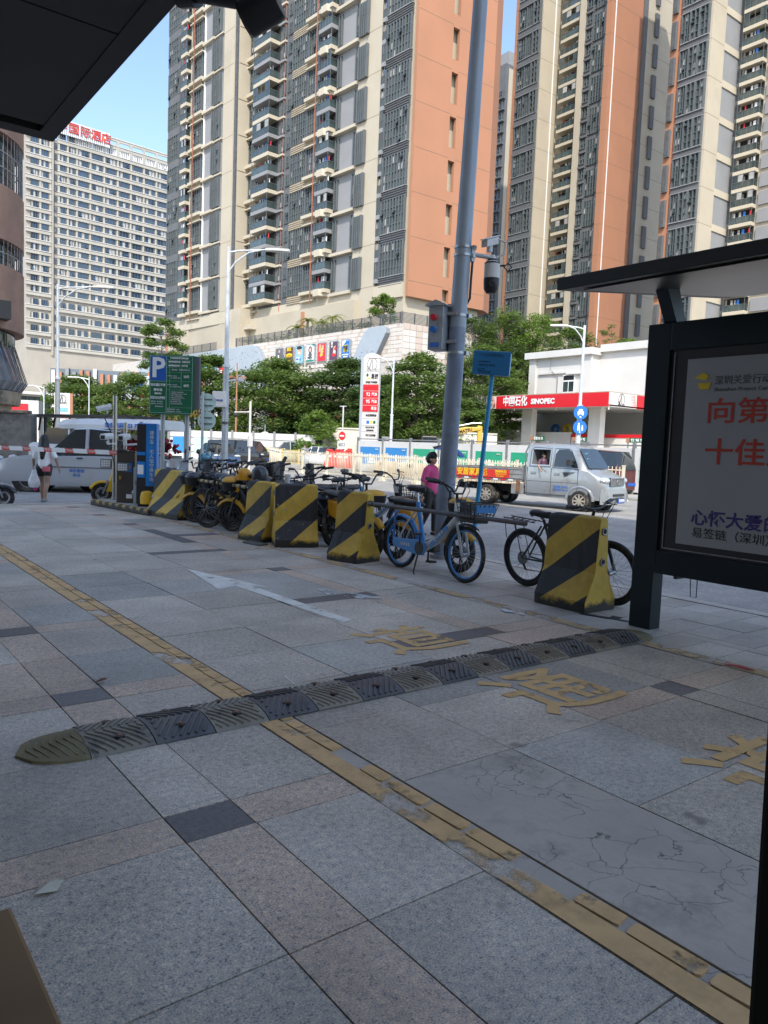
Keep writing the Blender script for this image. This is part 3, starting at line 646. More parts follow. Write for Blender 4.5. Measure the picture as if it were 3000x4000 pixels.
# posters on the mall front
def ellipse(cx, cz, rx, rz, n=20): return [(cx+rx*math.cos(2*math.pi*i/n), cz+rz*math.sin(2*math.pi*i/n)) for i in range(n)]
pm('poster_brown', (.11,.045,.03), .5); pm('poster_cyan', (.22,.48,.60), .5); pm('poster_skin', (.60,.38,.28), .5); pm('poster_green', (.02,.22,.14), .5); pm('poster_purple', (.10,.05,.08), .5); pm('poster_yellow', (.75,.65,.05), .5); pm('poster_grey', (.12,.12,.13), .5); pm('magenta', (.6,.03,.25), .5); pm('banner_pale', (.45,.5,.5), .5)
PC = ['steel_dull','poster_grey','poster_brown','poster_cyan','white_clean','red','poster_purple','blue','poster_skin','poster_green','poster_yellow','lettering_gold','slate','magenta','black']
def poster(x0, x1, bgc, label, shapes, words=(), z0=12.75, z1=15.35, y=-.02):
    t = thing('wall_poster', label, 'poster', (0,0,0), 0, 'posters on the mall front'); t.matrix_world = P.matrix_basis.copy(); w_, h = x1-x0, z1-z0
    MB().prism([(x0,z0),(x1,z0),(x1,z1-.15),(x1-.15,z1),(x0+.15,z1),(x0,z1-.15)], y-.12, y, 'y').build('frame', 'cladding_edge', t)
    pr = MB(); pr.box(x0+.2,x1-.2,y-.14,y-.12,z0+.1,z1-.15,bgc)
    for k, s in enumerate(shapes): pr.prism([(x0+w_*p[0], z0+h*p[1]) for p in s[1]], y-.145-.004*k, y-.14, 'y', s[0])
    pr.build('print', PC, t)
    for tx, sz, fx, fz, m in words: letters(tx, sz, m, t, (x0+w_*fx, y-.19, z0+h*fz), depth=.01, bold=.01)
E_ = ellipse
poster(-27.6,-25.4,1,'dark grey fashion poster with a pale standing figure, leftmost of seven on the mall',[(12,E_(.5,.45,.16,.34)),(8,E_(.5,.8,.09,.08)),(4,[(.38,.1),(.5,.1),(.47,.6),(.36,.6)])])
poster(-25.0,-22.8,2,'dark brown cake shop poster with a gold ribbon on the mall',[(11,[(.2,.42),(.8,.42),(.86,.58),(.5,.64),(.14,.58)]),(2,[(.3,.47),(.7,.47),(.7,.53),(.3,.53)])],[('WEST SAMLI',.2,.5,.78,'lettering_gold'),('恋味坊',.36,.5,.87,'lettering_gold'),('欢乐食刻',.34,.5,.5,'lettering_gold'),('品质美味 新鲜',.22,.5,.2,'lettering_gold')])
poster(-22.5,-20.3,3,'pale blue poster of a smiling face on the mall',[(8,E_(.5,.66,.26,.2)),(4,E_(.5,.6,.12,.04)),(14,E_(.52,.86,.3,.09)),(4,E_(.4,.25,.28,.12))],[('清爽一夏',.3,.45,.25,'lettering_blue')])
poster(-19.8,-17.6,4,'white poster of a dark haired girl with green lettering on the mall',[(14,E_(.5,.68,.2,.2)),(8,E_(.5,.68,.12,.13)),(12,E_(.5,.42,.2,.12)),(9,[(.1,.06),(.9,.06),(.9,.16),(.1,.16)]),(9,[(.75,.88),(.95,.88),(.95,.98),(.68,.98)])],[('梦想教育',.3,.5,.25,'lettering_black')])
poster(-17.1,-15.0,5,'red poster of hands wearing gold bracelets on the mall',[(8,[(.35,.25),(.6,.3),(.75,.85),(.55,.85),(.4,.6)]),(11,E_(.5,.35,.18,.05)),(11,E_(.56,.5,.17,.04)),(11,E_(.6,.65,.14,.04)),(8,[(.2,.5),(.4,.55),(.45,.9),(.25,.9)]),(11,E_(.33,.75,.12,.04))])
poster(-14.4,-12.3,6,'dark purple poster with white brush lettering and jewelled hands on the mall',[(8,[(.4,.2),(.75,.3),(.7,.75),(.5,.7)]),(5,E_(.55,.28,.22,.08)),(4,E_(.6,.45,.1,.06)),(5,E_(.7,.6,.1,.08))],[('黄',.42,.35,.86,'lettering_white'),('金',.42,.35,.7,'lettering_white')])
poster(-11.7,-9.7,4,'blue and white poster with the number 100 on a yellow square, rightmost on the mall',[(7,[(.1,.05),(.9,.05),(.9,.93),(.55,.93),(.1,.62)]),(10,[(.24,.36),(.76,.36),(.76,.72),(.24,.72)])],[('100',.62,.5,.44,'lettering_black'),('沟通',.5,.5,.6,'lettering_black'),('中国移动龙岗',.22,.5,.22,'lettering_white'),('4000-100',.24,.5,.12,'lettering_white')])
poster(-43.1,-40.3,5,'tall red and magenta banner of round food shop logos hung on the grey mall cladding',[(10,E_(.35,.9,.14,.045)),(4,E_(.68,.86,.16,.05)),(10,E_(.7,.72,.16,.06)),(4,E_(.3,.75,.15,.05)),(10,E_(.35,.6,.17,.06)),(4,E_(.7,.58,.13,.05)),(4,E_(.45,.45,.2,.05)),(13,[(.1,.02),(.9,.02),(.9,.2),(.5,.28),(.1,.2)])],[('吃货',.5,.5,.1,'lettering_white')],z0=8.2,z1=14.1,y=-.8)
poster(-49.6,-44,3,'faded pale banner of a round carousel hung left of the red banner',[(4,E_(.5,.7,.4,.2)),(8,E_(.5,.62,.3,.1)),(11,E_(.5,.8,.25,.04)),(4,E_(.5,.25,.3,.1))],[('购书节',.7,.5,.25,'lettering_blue')],z0=8.6,z1=14.0,y=-.8)

# ================================================================ trees and plants
def leafmat(name, c1, c2):
    m = bpy.data.materials.new(name); m.use_nodes = True; n = m.node_tree.nodes; l = m.node_tree.links; b = n["Principled BSDF"]; MATS[name] = m; o = n["Material Output"]
    g = n.new("ShaderNodeNewGeometry"); tc = n.new("ShaderNodeTexCoord"); nz = n.new("ShaderNodeTexNoise"); nz.inputs["Scale"].default_value = .8; l.new(tc.outputs["Object"], nz.inputs["Vector"])
    ad = n.new("ShaderNodeMath"); ad.operation = 'MULTIPLY_ADD'; ad.inputs[1].default_value = .55; l.new(g.outputs["Random Per Island"], ad.inputs[0]); 
    mu = n.new("ShaderNodeMath"); mu.operation = 'MULTIPLY'; mu.inputs[1].default_value = .55; l.new(nz.outputs["Fac"], mu.inputs[0]); l.new(mu.outputs[0], ad.inputs[2])
    rp = n.new("ShaderNodeValToRGB"); rp.color_ramp.elements[0].color = list(c1)+[1]; rp.color_ramp.elements[1].color = list(c2)+[1]; rp.color_ramp.elements[0].position = .15; rp.color_ramp.elements[1].position = .85
    l.new(ad.outputs[0], rp.inputs["Fac"]); l.new(rp.outputs["Color"], b.inputs["Base Color"]); b.inputs["Roughness"].default_value = .5
    t = n.new("ShaderNodeBsdfTranslucent"); hs = n.new("ShaderNodeHueSaturation"); hs.inputs["Value"].default_value = 1.5; l.new(rp.outputs["Color"], hs.inputs["Color"]); l.new(hs.outputs["Color"], t.inputs["Color"])
    ms = n.new("ShaderNodeMixShader"); ms.inputs[0].default_value = .42; l.new(b.outputs[0], ms.inputs[1]); l.new(t.outputs[0], ms.inputs[2]); l.new(ms.outputs[0], o.inputs["Surface"])
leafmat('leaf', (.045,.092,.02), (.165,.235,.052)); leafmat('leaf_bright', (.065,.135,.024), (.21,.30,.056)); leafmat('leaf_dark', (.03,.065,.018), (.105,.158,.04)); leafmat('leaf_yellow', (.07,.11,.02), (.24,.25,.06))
pm('bark', (.13,.105,.085), .9, var=.3, scale=4)
def leaves(mb, r, c, rad, n, size, up=.65):
    for _ in range(n):
        while True:
            p = Vector((r.uniform(-1,1), r.uniform(-1,1), r.uniform(-1,1)))
            if p.length < 1: break
        p = Vector((p.x*rad[0], p.y*rad[1], p.z*rad[2])) + Vector(c)
        nrm = Vector((r.gauss(0,1-up), r.gauss(0,1-up), up+.15)).normalized(); a = nrm.orthogonal().normalized(); a.rotate(Matrix.Rotation(r.uniform(0,6.28),3,nrm)); bb = nrm.cross(a)
        s = size*r.uniform(.6,1.3)
        mb.add([p-a*s, p-bb*s*.42+nrm*s*.08, p+a*s, p+bb*s*.42+nrm*s*.08], [(0,1,2,3)])
def tree(label, x, y, z0, z1, r, seed, zb=-.1, leaf='leaf', ncl=70, nl=110, size=.165, flat=.42, tiers=6, trunk=.16, group='street trees', name='broadleaf_tree', shape=.45):
    rr = random.Random(seed); t = thing(name, label, 'tree', (x,y,zb), 0, group); h0, h1 = z0-zb, z1-zb; crown = MB(); tips = []
    for i in range(ncl):
        k = rr.random()**.85; 
        if tiers: k = (round(k*tiers)+rr.uniform(-.28,.28))/tiers
        k = min(1,max(0,k)); q = (k-shape)/(1-shape) if k > shape else (shape-k)/shape*.62
        prof = r*math.sqrt(max(.03,1-q*q)); rad = prof*math.sqrt(rr.uniform(.08,1)); a = rr.uniform(0,6.283)
        c = (rad*math.cos(a), rad*math.sin(a), h0+(h1-h0)*k); cr = r*rr.uniform(.2,.34); tips.append(c)
        leaves(crown, rr, c, (cr,cr,cr*flat*rr.uniform(.8,1.5)), int(nl*rr.uniform(.6,1.3)), size)
    crown.build('crown', leaf, t)
    tb = MB(); top = h0+(h1-h0)*.85; pts = [(0,0,0),(rr.uniform(-.1,.1),rr.uniform(-.1,.1),h0*.6),(rr.uniform(-.25,.25),rr.uniform(-.25,.25),(h0+top)/2),(0,0,top)]
    tb.tube(pts,[trunk*1.25,trunk,trunk*.7,trunk*.2],8)
    for c in tips[::3]:
        zs = max(h0*.5, c[2]-math.hypot(c[0],c[1])*.55); f = Vector((c[0]*.45,c[1]*.45,zs+(c[2]-zs)*.6)); tb.tube([(0,0,zs),f,c],[trunk*.38,trunk*.26,trunk*.08],5)
    tb.build('trunk', 'bark', t)
    return t
tree('wide layered tree behind the red shop signs, left of the fuel price pylon', 37.8,67.0,1.0,9.0,5.4,11,ncl=230,size=.21)
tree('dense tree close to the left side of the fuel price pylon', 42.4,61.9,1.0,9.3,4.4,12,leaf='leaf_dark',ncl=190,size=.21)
tree('layered tree behind the green parking sign and the tall lamp post', 33.1,73.0,.6,9.5,4.1,13,ncl=180,size=.21)
tree('tree left of the green parking sign, below the hotel', 21.0,75,.5,6.7,3.7,14,ncl=170)
tree('tree touching the left edge of the green parking sign, in front of striped shopfronts', 24.2,70.0,.5,6.8,3.6,15,leaf='leaf',ncl=170)
tree('bushy bright tree between the fuel price pylon and the big camera pole', 39.6,47.8,.9,8.7,3.3,16,leaf='leaf',ncl=190,tiers=9,flat=.4)
tree('tall feathery tree behind the blue bus stop sign', 54.0,55.2,1.6,11.4,3.9,17,leaf='leaf',ncl=200,tiers=9,flat=.4)
tree('slim tree between the blue bus stop sign and the white building', 59.2,57.0,2.0,11.0,2.3,18,leaf='leaf',ncl=120,tiers=8,flat=.4)
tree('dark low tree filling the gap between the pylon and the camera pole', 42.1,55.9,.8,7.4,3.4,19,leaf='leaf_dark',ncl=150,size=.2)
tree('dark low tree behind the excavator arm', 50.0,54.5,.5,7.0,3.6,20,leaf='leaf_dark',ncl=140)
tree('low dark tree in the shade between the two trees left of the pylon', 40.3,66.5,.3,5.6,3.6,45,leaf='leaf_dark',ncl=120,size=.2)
tree('low tree mass right of the pylon above the creeper wall', 40.8,51.5,.6,5.2,3.0,46,leaf='leaf',ncl=120,size=.18)
tree('low green tree under the blue bus stop sign, behind the excavator', 47.0,50.5,.3,5.6,3.2,47,leaf='leaf',ncl=130,size=.18)
tree('small leafy tree at the left foot of tower one, beside the hotel', 47.4,123.5,9.5,20.6,4.2,21,zb=-.1,leaf='leaf',ncl=70,size=.3,group=None)
for i,(x,y,z0,z1,r,lf,lb) in enumerate(((69.5,74.5,9,18.6,4.6,'leaf_dark','hillside tree against the lower right corner of the orange wall'),(74,71.5,9,19.6,4.2,'leaf','highest hillside tree right of the mall'),(77.5,69.5,9,19.2,4.0,'leaf_bright','bright green hillside tree under the slim far tower'),(81,66.5,8,17.6,4.0,'leaf','hillside tree above the left corner of the white building'),(72.5,70,7,15,4.2,'leaf_dark','dark lower hillside tree right of the mall'),(78,66.5,7,14.5,4.0,'leaf_dark','dark lower hillside tree behind the white building'))):
    tree(lb,x,y,z0,z1,r,30+i,zb=2,leaf=lf,tiers=0,flat=.6,ncl=110,nl=80,size=.22,group='hillside trees')
tree('spindly shrub growing on the white building roof', 64.6,48.2,12.3,14.4,1.3,40,zb=11.9,leaf='leaf_yellow',tiers=3,ncl=22,nl=40,size=.13,trunk=.04,group=None,name='roof_shrub')
tree('low green shrub spreading along the white building roof edge', 65.8,47.0,11.9,13.0,1.5,41,zb=11.8,leaf='leaf_bright',tiers=0,flat=.5,ncl=34,nl=60,size=.13,trunk=.04,group=None,name='roof_shrub')
tree('green tree half hidden by the bus shelter post, beside the white building', 61.3,38.0,3,10.2,1.7,42,leaf='leaf_bright',tiers=0,flat=.7,ncl=60,group=None)
tree('creeper covered bush left of the white wall, by the no entry sign', 34.4,54.5,.0,4.0,1.8,43,leaf='leaf_bright',tiers=0,flat=.7,ncl=70,nl=80,size=.14,group=None,name='bush')
tree('low bush beside the pale green car', 32.6,52.8,.0,1.45,1.5,44,leaf='leaf_bright',tiers=0,flat=.7,ncl=40,nl=80,size=.13,group=None,name='bush')
hl = MB(); n = 20
hl.loft([[(75+rx*math.cos(2*math.pi*i/n), 68+rx*.8*math.sin(2*math.pi*i/n), z) for i in range(n)] for rx, z in ((19,-.2),(15,4),(10,7),(4,8.4))])
o = hl.build('hill', 'earth'); tag(o, kind='structure')
gc = MB(); rr = random.Random(5)
for i in range(60): 
    f = i/59; leaves(gc, rr, (36.2+10.5*f, 55.6-7.9*f+rr.uniform(-.1,.6), 2.95+rr.uniform(0,.45)), (.6,.6,.35), 44, .11)
o = gc.build('ground_cover', 'leaf_bright'); tag(o, 'green creepers spilling over the top of the white roadside wall', None, None, 'stuff')
# palms on the mall roof
def palm(label, x, y, z, h, seed, n=16, L=1.9):
    rr = random.Random(seed); t = thing('palm_tree', label, 'palm', (x,y,z), 0, 'palms on the mall roof'); c = MB()
    for i in range(n):
        a = i*2.4+rr.uniform(-.3,.3); el = rr.uniform(.1,1.1); pts = []
        for k in range(7):
            f = k/6; pts.append(Vector((math.cos(a)*L*f*math.cos(el*(1-f*.9)), math.sin(a)*L*f*math.cos(el*(1-f*.9)), h+L*f*math.sin(el)-1.15*L*f*f*(.5+.5*math.cos(el)))))
        for k in range(6):
            d_ = (pts[k+1]-pts[k]); sd = Vector((-math.sin(a),math.cos(a),0))
            for q in range(3):
                p = pts[k]+d_*q/3
                for s_ in (-1,1):
                    e_ = p+sd*s_*.42*(1-k/8)+d_.normalized()*.22-Vector((0,0,.13)); c.add([p,p+d_*.28,e_],[(0,1,2)])
    c.build('crown','leaf_yellow',t); MB().tube([(0,0,0),(.05,0,h*.6),(0,0,h)],[.12,.09,.07],7).build('trunk','bark',t)
for i,(sx_,yy,h,lb) in enumerate(((24.6,1.6,1.9,'yellowish palm at the left end of the mall roof planting'),(21.6,1.4,2.6,'taller palm second from left on the mall roof'),(18.6,1.8,2.1,'feathery palm in the middle of the mall roof planting'),(15.8,1.4,2.5,'palm at the right end of the mall roof planting'))):
    p = P.matrix_basis @ Vector((-sx_,yy,16.4)); palm(lb,p.x,p.y,p.z,h,50+i)
p = P.matrix_basis @ Vector((-5.6,1.6,16.4)); tree('bright green bushy tree on the mall roof by the orange wall', p.x,p.y,17.4,20.6,1.7,60,zb=16.4,leaf='leaf_bright',tiers=0,flat=.7,ncl=45,nl=60,size=.2,group=None)
# hedge on the mall roof behind the slats
gc = MB()
for i in range(90):
    p = P.matrix_basis @ Vector((rr.uniform(-39,-2),rr.uniform(.6,1.6),16.9+rr.uniform(0,.5))); leaves(gc, rr, p, (.7,.7,.4), 26, .16)
o = gc.build('roof_hedge', 'leaf'); tag(o, 'green planting along the slatted fence on the mall roof', None, None, 'stuff')
# ================================================================ petrol station
pm('station_red', (.60,.012,.02), .35, var=.03); pm('station_pale', (.66,.63,.57), .5, var=.03); pm('station_soffit', (.55,.53,.49), .6)
Q = thing('gas_station', 'petrol station canopy with a red fascia and white Chinese and Latin lettering', 'gas station', (52.21,38.82,0), R(-90))
LC = 15.2
c = MB(); c.box(-LC,0,.12,24,5.5,5.62,0); c.build('canopy_soffit', 'station_soffit', Q)
c = MB(); c.box(-LC+.02,-.02,.02,24,6.6,6.68,0); c.build('canopy_roof', 'facade_tan', Q)
c = MB(); c.box(-12.6,0,0,.12,5.46,6.6,0); c.box(-LC,-12.6,0,.12,5.46,6.6,1); c.box(-.12,0,.12,3.9,5.46,6.6,1); c.box(-.12,0,3.9,24,5.46,6.6,0)
for j in range(8):
    for i in range(7-j//3):
        r_ = .055*(1-i*.11); c.prism(ellipse(-12.6-.12-i*.15-j*.03, 5.62+j*.125, r_, r_, 6), -.008, 0, 'y', 0); c.prism(ellipse(3.9-.12-i*.15-j*.03, 5.62+j*.125, r_, r_, 6), -.0, .008, 'x', 0)
c.build('fascia', ['station_red','station_pale'], Q)
letters('中国石化', .95, 'lettering_white', Q, (-10.2,-.03,6.05), bold=.03, fit=2.95); letters('SINOPEC', .62, 'lettering_white', Q, (-6.9,-.03,6.0), bold=.03, fit=2.7)
letters('中国石化', .95, 'lettering_white', Q, (.03,6.6,6.05), R(90), bold=.03, fit=2.95)
def oil_logo(parent, mx, s, mat='lettering_black', name='emblem'):
    g = MB()
    for i in range(18):
        a0, a1 = R(-60+i*18), R(-60+(i+1)*18); 
        g.add([(s*.42*math.cos(a0),0,s*.5*math.sin(a0)+.06*s),(s*.42*math.cos(a1),0,s*.5*math.sin(a1)+.06*s),(s*.47*math.cos(a1),0,s*.56*math.sin(a1)+.06*s),(s*.47*math.cos(a0),0,s*.56*math.sin(a0)+.06*s)],[(0,1,2,3)])
    g.add([(-.32*s,0,-.34*s),(-.22*s,0,-.34*s),(-.02*s,0,.46*s),(-.08*s,0,.46*s)],[(0,1,2,3)]); g.add([(.02*s,0,-.34*s),(.10*s,0,-.34*s),(.02*s,0,.46*s),(-.02*s,0,.46*s)],[(0,1,2,3)])
    g.tube([(-.5*s,0,-.2*s),(-.36*s,0,-.1*s),(-.34*s,0,-.28*s),(-.5*s,0,-.38*s),(-.42*s,0,-.48*s)],.025*s,4)
    me = text_mesh('INOPEC', .3*s, .002); g.add([(v.co.x+.1*s, v.co.y, v.co.z-.44*s) for v in me.vertices],[tuple(p.vertices) for p in me.polygons])
    g.xf(mx); g.build(name, mat, parent)
oil_logo(Q, Matrix.Translation((-14.0,-.02,6.03)), .9); oil_logo(Q, Matrix.Translation((.02,1.8,6.03)) @ Matrix.Rotation(R(90),4,'Z'), .9)
for y, x in ((2.0,-11.1),(2.0,-3.4),(2.0,2.6-.9),(12,-11.1),(12,-3.4)): 
    if x > 0: x = -.4; y = 7.6
    MB().box(x,x+1.25,y,y+.7,-.1,5.5).build('column', 'station_pale', Q, bevel=.04)
lm = MB()
for i in range(3): lm.cyl((-1.2-i*5,1.0,5.5),(-1.2-i*5,1.0,5.3),.07,n=8)
lm.cyl((-.1,.3,5.46),(-.1,.3,5.2),.05,n=8); lm.build('camera_dome', 'white_clean', Q)
def fuel_sign(label, x, y, w_, tx):
    t = thing('pump_sign', label, 'fuel sign', (x,y,0), R(-90), 'fuel pump signs'); MB().box(0,w_,0,.12,2.5,2.86).build('panel','green_sign',t,bevel=.02); MB().box(0,.3,-.006,0,2.52,2.84).build('corner','orange',t)
    MB().box(.1,.18,.03,.1,-.1,2.5).box(w_-.18,w_-.1,.03,.1,-.1,2.5).build('post','steel_dull',t); letters(tx,.3,'lettering_white',t,(w_*.58,-.01,2.67),bold=.006,fit=w_*.66)
fuel_sign('green fuel sign by the left canopy column', 50,44.95,1.55,'柴油 95 92'); fuel_sign('green fuel sign beside the lamp post with round blue signs', 50,40.4,1.4,'92 95 92'); fuel_sign('green fuel sign nearest the bus shelter', 50,35.3,1.7,'92 98 95')
w = MB().box(0,9.6,0,.2,-.1,3.45); t = thing('white_partition', 'white panel partition under the petrol canopy', 'partition wall', (56,55.1,0), R(-90)); w.build('panel','white_paint',t)
MB().box(9.7,30,0,.2,-.1,3.3).box(9.7,10.2,-.03,0,2.9,3.2).build('panel','station_pale',t); MB().box(9.7,30,-.04,0,3.0,3.3).build('stripe','station_red',t)
t = thing('station_house', 'grey lean-to house under the canopy with two coloured tyres on its wall', 'house', (64,57.4,0), R(-90)); MB().prism([(0,-.1),(7.4,-.1),(7.4,5.4),(2.2,5.6),(0,4.6)],0,6,'y').build('wall','cladding',t); MB().box(1.2,2.2,-.05,0,2.6,4.1).build('window','glass',t)
for lb,y,m in (('blue tyre hung on the grey house','','blue'),('yellow tyre hung on the grey house','','lettering_gold')):
    yy = 50.7 if m == 'blue' else 49.2; o = MB().torus((0,0,0),(1,0,0),.38,.17,24,10).build('hung_tyre',m,None,True,angle=180); o.location = (60,yy,3.87); tag(o,lb,'tyre')
t = thing('station_shop', 'station shop with a green tinted window band under the canopy', 'shop', (68,51.5,0), R(-90)); MB().box(0,16,0,6,-.1,5.45).build('wall','station_soffit',t); MB().box(.2,16,-.06,0,3.55,3.85).build('stripe','station_red',t)
pm('green_glass', (.03,.16,.09), .15, var=.5, scale=1.2); c = MB().box(1.2,12,-.05,0,4.0,5.0,0)
for i in range(4): c.box(1.3+i*1.7,1.4+i*1.7,-.08,-.05,4.0,5.0,1)
c.build('window',['green_glass','slate'],t)
# price pylon
Y = thing('price_pylon', 'tall white and red fuel price pylon with grades 92 and 95', 'price sign', (33.25,45.45,-.09), R(-60))
PB = MB(); arcp = [(-.62,1.0),(.62,1.0)] + [(.62*math.cos(R(a)), 7.95+.34*math.sin(R(a))) for a in range(0,181,15)]
PB.prism(arcp, -.15, .15, 'y'); PB.build('body', 'white_paint', Y); MB().box(-.85,-.62,-.14,.14,.0,8.0).build('side_post', 'cladding', Y); MB().box(-.6,.1,-.1,.1,0,1.0).build('base','steel_dull',Y)
c = MB()
for i,(z0,z1) in enumerate(((5.60,6.02),(5.08,5.56),(4.56,5.04),(4.08,4.52))): c.box(-.61,.61,-.17,-.15,z0,z1)
c.build('price_panel','station_red',Y); c = MB()
for z in (6.06,6.95,4.04,3.55,3.05,2.6,2.1,1.7): c.box(-.6,.6,-.156,-.15,z-.012,z+.012)
c.build('divider','slate',Y)
oil_logo(Y, Matrix.Translation((0.05,-.16,7.45)), .85, 'steel_dull')
for tx,sz,x,z,m,f in (('92',.36,-.18,5.32,'lettering_white',.3),('汽油',.26,.3,5.32,'lettering_white',.42),('95',.36,-.18,4.8,'lettering_white',.3),('汽油',.26,.3,4.8,'lettering_white',.42),('柴油',.26,.3,4.3,'lettering_white',.42),('易捷',.4,.28,6.6,'lettering_black',.56),('便利店 汽车服务',.14,.05,6.2,'lettering_black',.95),('长城润滑油',.18,.1,3.8,'lettering_black',.85),('★★★★★',.16,.05,2.93,'lettering_black',.75),('五星级加油站',.1,.05,2.72,'lettering_black',.6),('95105988',.22,.12,2.35,'lettering_black',.8)):
    letters(tx,sz,m,Y,(x,-.175,z),bold=.004,fit=f)
c = MB(); c.prism(ellipse(-.3,6.72,.09,.12,10),-.165,-.15,'y',0); c.prism([(-.42,6.4),(-.1,6.45),(-.05,6.55),(-.3,6.5)],-.165,-.15,'y',1); c.box(-.25,-.03,-.165,-.15,3.2,3.42,2); c.box(.05,.23,-.165,-.15,3.2,3.42,1); c.prism(ellipse(.38,3.31,.1,.12,10),-.165,-.15,'y',0)
c.build('emblem',['green_sign','lettering_gold','blue'],Y)
# white building behind
b = thing('white_building', 'plain white two storey building with a small window behind the petrol canopy', 'building', (61.2,47.8,0), R(-90))
w = MB(); w.box(-7.8,0,.2,16,-.1,11.2); w.box(-7.9,-7.0,0,.2,-.1,11.2); w.box(-.9,.1,0,.2,-.1,11.2); w.box(0,9,1.4,16,-.1,11.5); w.build('wall','white_paint',b)
w = MB(); w.box(-8.3,.3,-.35,16.2,11.2,11.85); w.box(.3,9.2,1.0,16.2,11.5,12.2); w.box(-6.6,-2.9,.0,.2,9.55,9.75); w.box(-2.9,-.9,-.1,.2,9.4,9.55); w.build('cornice','white_paint',b)
wi = MB(); wi.box(-3.4,-1.9,.1,.22,7.6,9.4,0); wi.box(-3.3,-2.7,.08,.1,7.7,8.7,1); wi.box(-2.6,-2.0,.08,.1,7.7,8.7,1); wi.box(-3.3,-2.0,.08,.1,8.85,9.3,2); wi.build('window',['white_clean','glass','black'],b)
w = MB(); w.cyl((-4.1,.1,6.5),(-4.1,.1,9.3),.04,n=6); w.tube([(-5,.0,11.2),(-4.9,-.1,10.0),(-4.4,.0,9.5),(-4.1,.1,9.3)],.025,5); w.cyl((7.9,1.25,3),(7.9,1.25,11.4),.07,n=6); w.build('pipe','steel_dull',b)
# roadside white wall
pm('peeling_wall', (.70,.66,.57), .85, var=.06, dirt=(.33,.32,.31), dscale=.55)
o = thing('roadside_wall', 'long white wall with peeling grey patches below the creepers', 'wall', (35.4,55.4,-.1), math.atan2(-4.4,5.7)); MB().box(0,15,0,.3,0,2.95).build('panel','peeling_wall',o); MB().box(-.05,15,-.08,.35,2.95,3.07).build('coping','peeling_wall',o)
# ================================================================ fences, hoarding, lamps, poles
pm('fence_cream', (.66,.60,.46), .5, var=.06, scale=2, dirt=(.5,.42,.28), dscale=2); pm('fence_yellow', (.66,.48,.13), .5, var=.1, scale=2)
pm('galv', (.42,.45,.47), .45, .5, var=.12, scale=3, dirt=(.25,.27,.28), dscale=3); pm('lamp_paint', (.62,.66,.69), .45, .2, var=.05, scale=2, dirt=(.45,.46,.46), dscale=4)
pm('pole_blue', (.30,.345,.385), .45, .2, var=.06, scale=2, dirt=(.26,.295,.33), dscale=1.6); pm('pole_blue_low', (.21,.25,.32), .5, .15, var=.08, scale=2, dirt=(.15,.17,.195), dscale=3)
def fence_meshes(w, h, mat):
    b = MB(); n = int(w/.14)
    for i in range(1,n): b.cyl((i*w/n,0,.16),(i*w/n,0,h),.013,n=6)
    bars = b.mesh('bar_panel', [mat], True); r = MB()
    for z in (.15,h-.12): r.box(.03,w-.03,-.02,.02,z-.02,z+.02)
    rail = r.mesh('rail', [mat]); p = MB(); p.box(-.045,.045,-.045,.045,0,h+.02); p.prism([(-.2,0),(.2,0),(.09,.16),(-.09,.16)],-.14,.14,'y'); p.box(-.055,.055,-.055,.055,h+.02,h+.06)
    return bars, rail, p.mesh('post', [mat])
FM = fence_meshes(2.46, 1.22, 'fence_cream'); FY = fence_meshes(2.3, 1.15, 'fence_yellow')
def fence(x, y, rz, label, fm, group):
    t = thing('road_fence', label, 'fence', (x,y,-.17), rz, group)
    for m, nme in zip(fm, ('bar_panel','rail','post')): inst(m, nme, t)
    return t
ORD = ['first','second','third','fourth','fifth','sixth','seventh','eighth','ninth','tenth','eleventh','twelfth','thirteenth','fourteenth','fifteenth','sixteenth','seventeenth','eighteenth']
for i in range(17):
    y = 16.6+2.46*i; x = 22.0+max(0,(24-y))*.2; an = R(90)+(R(11) if y < 24 else 0)
    if i > 9: x = 22.0+.44*2.46*(i-9); y = 38.74+.898*2.46*(i-9)
    if i >= 9: an = R(63.9)
    fence(x, y, an, '%s cream bar fence panel of the nearer road divider, counted from the right' % ORD[i], FM, 'cream road divider panels')
for i in range(6): fence(24.4, 22.6+2.3*i, R(90), '%s cream bar fence panel of the row before the hoarding, counted from the right' % ORD[i], FM, 'inner road fence panels')
for i in range(5): fence(30.1-.35*i*1.0, 50.2+2.15*i*.9, R(100), '%s yellow fence panel behind the road divider near the pedestrians, counted from the right' % ORD[i], FY, 'yellow fence panels')
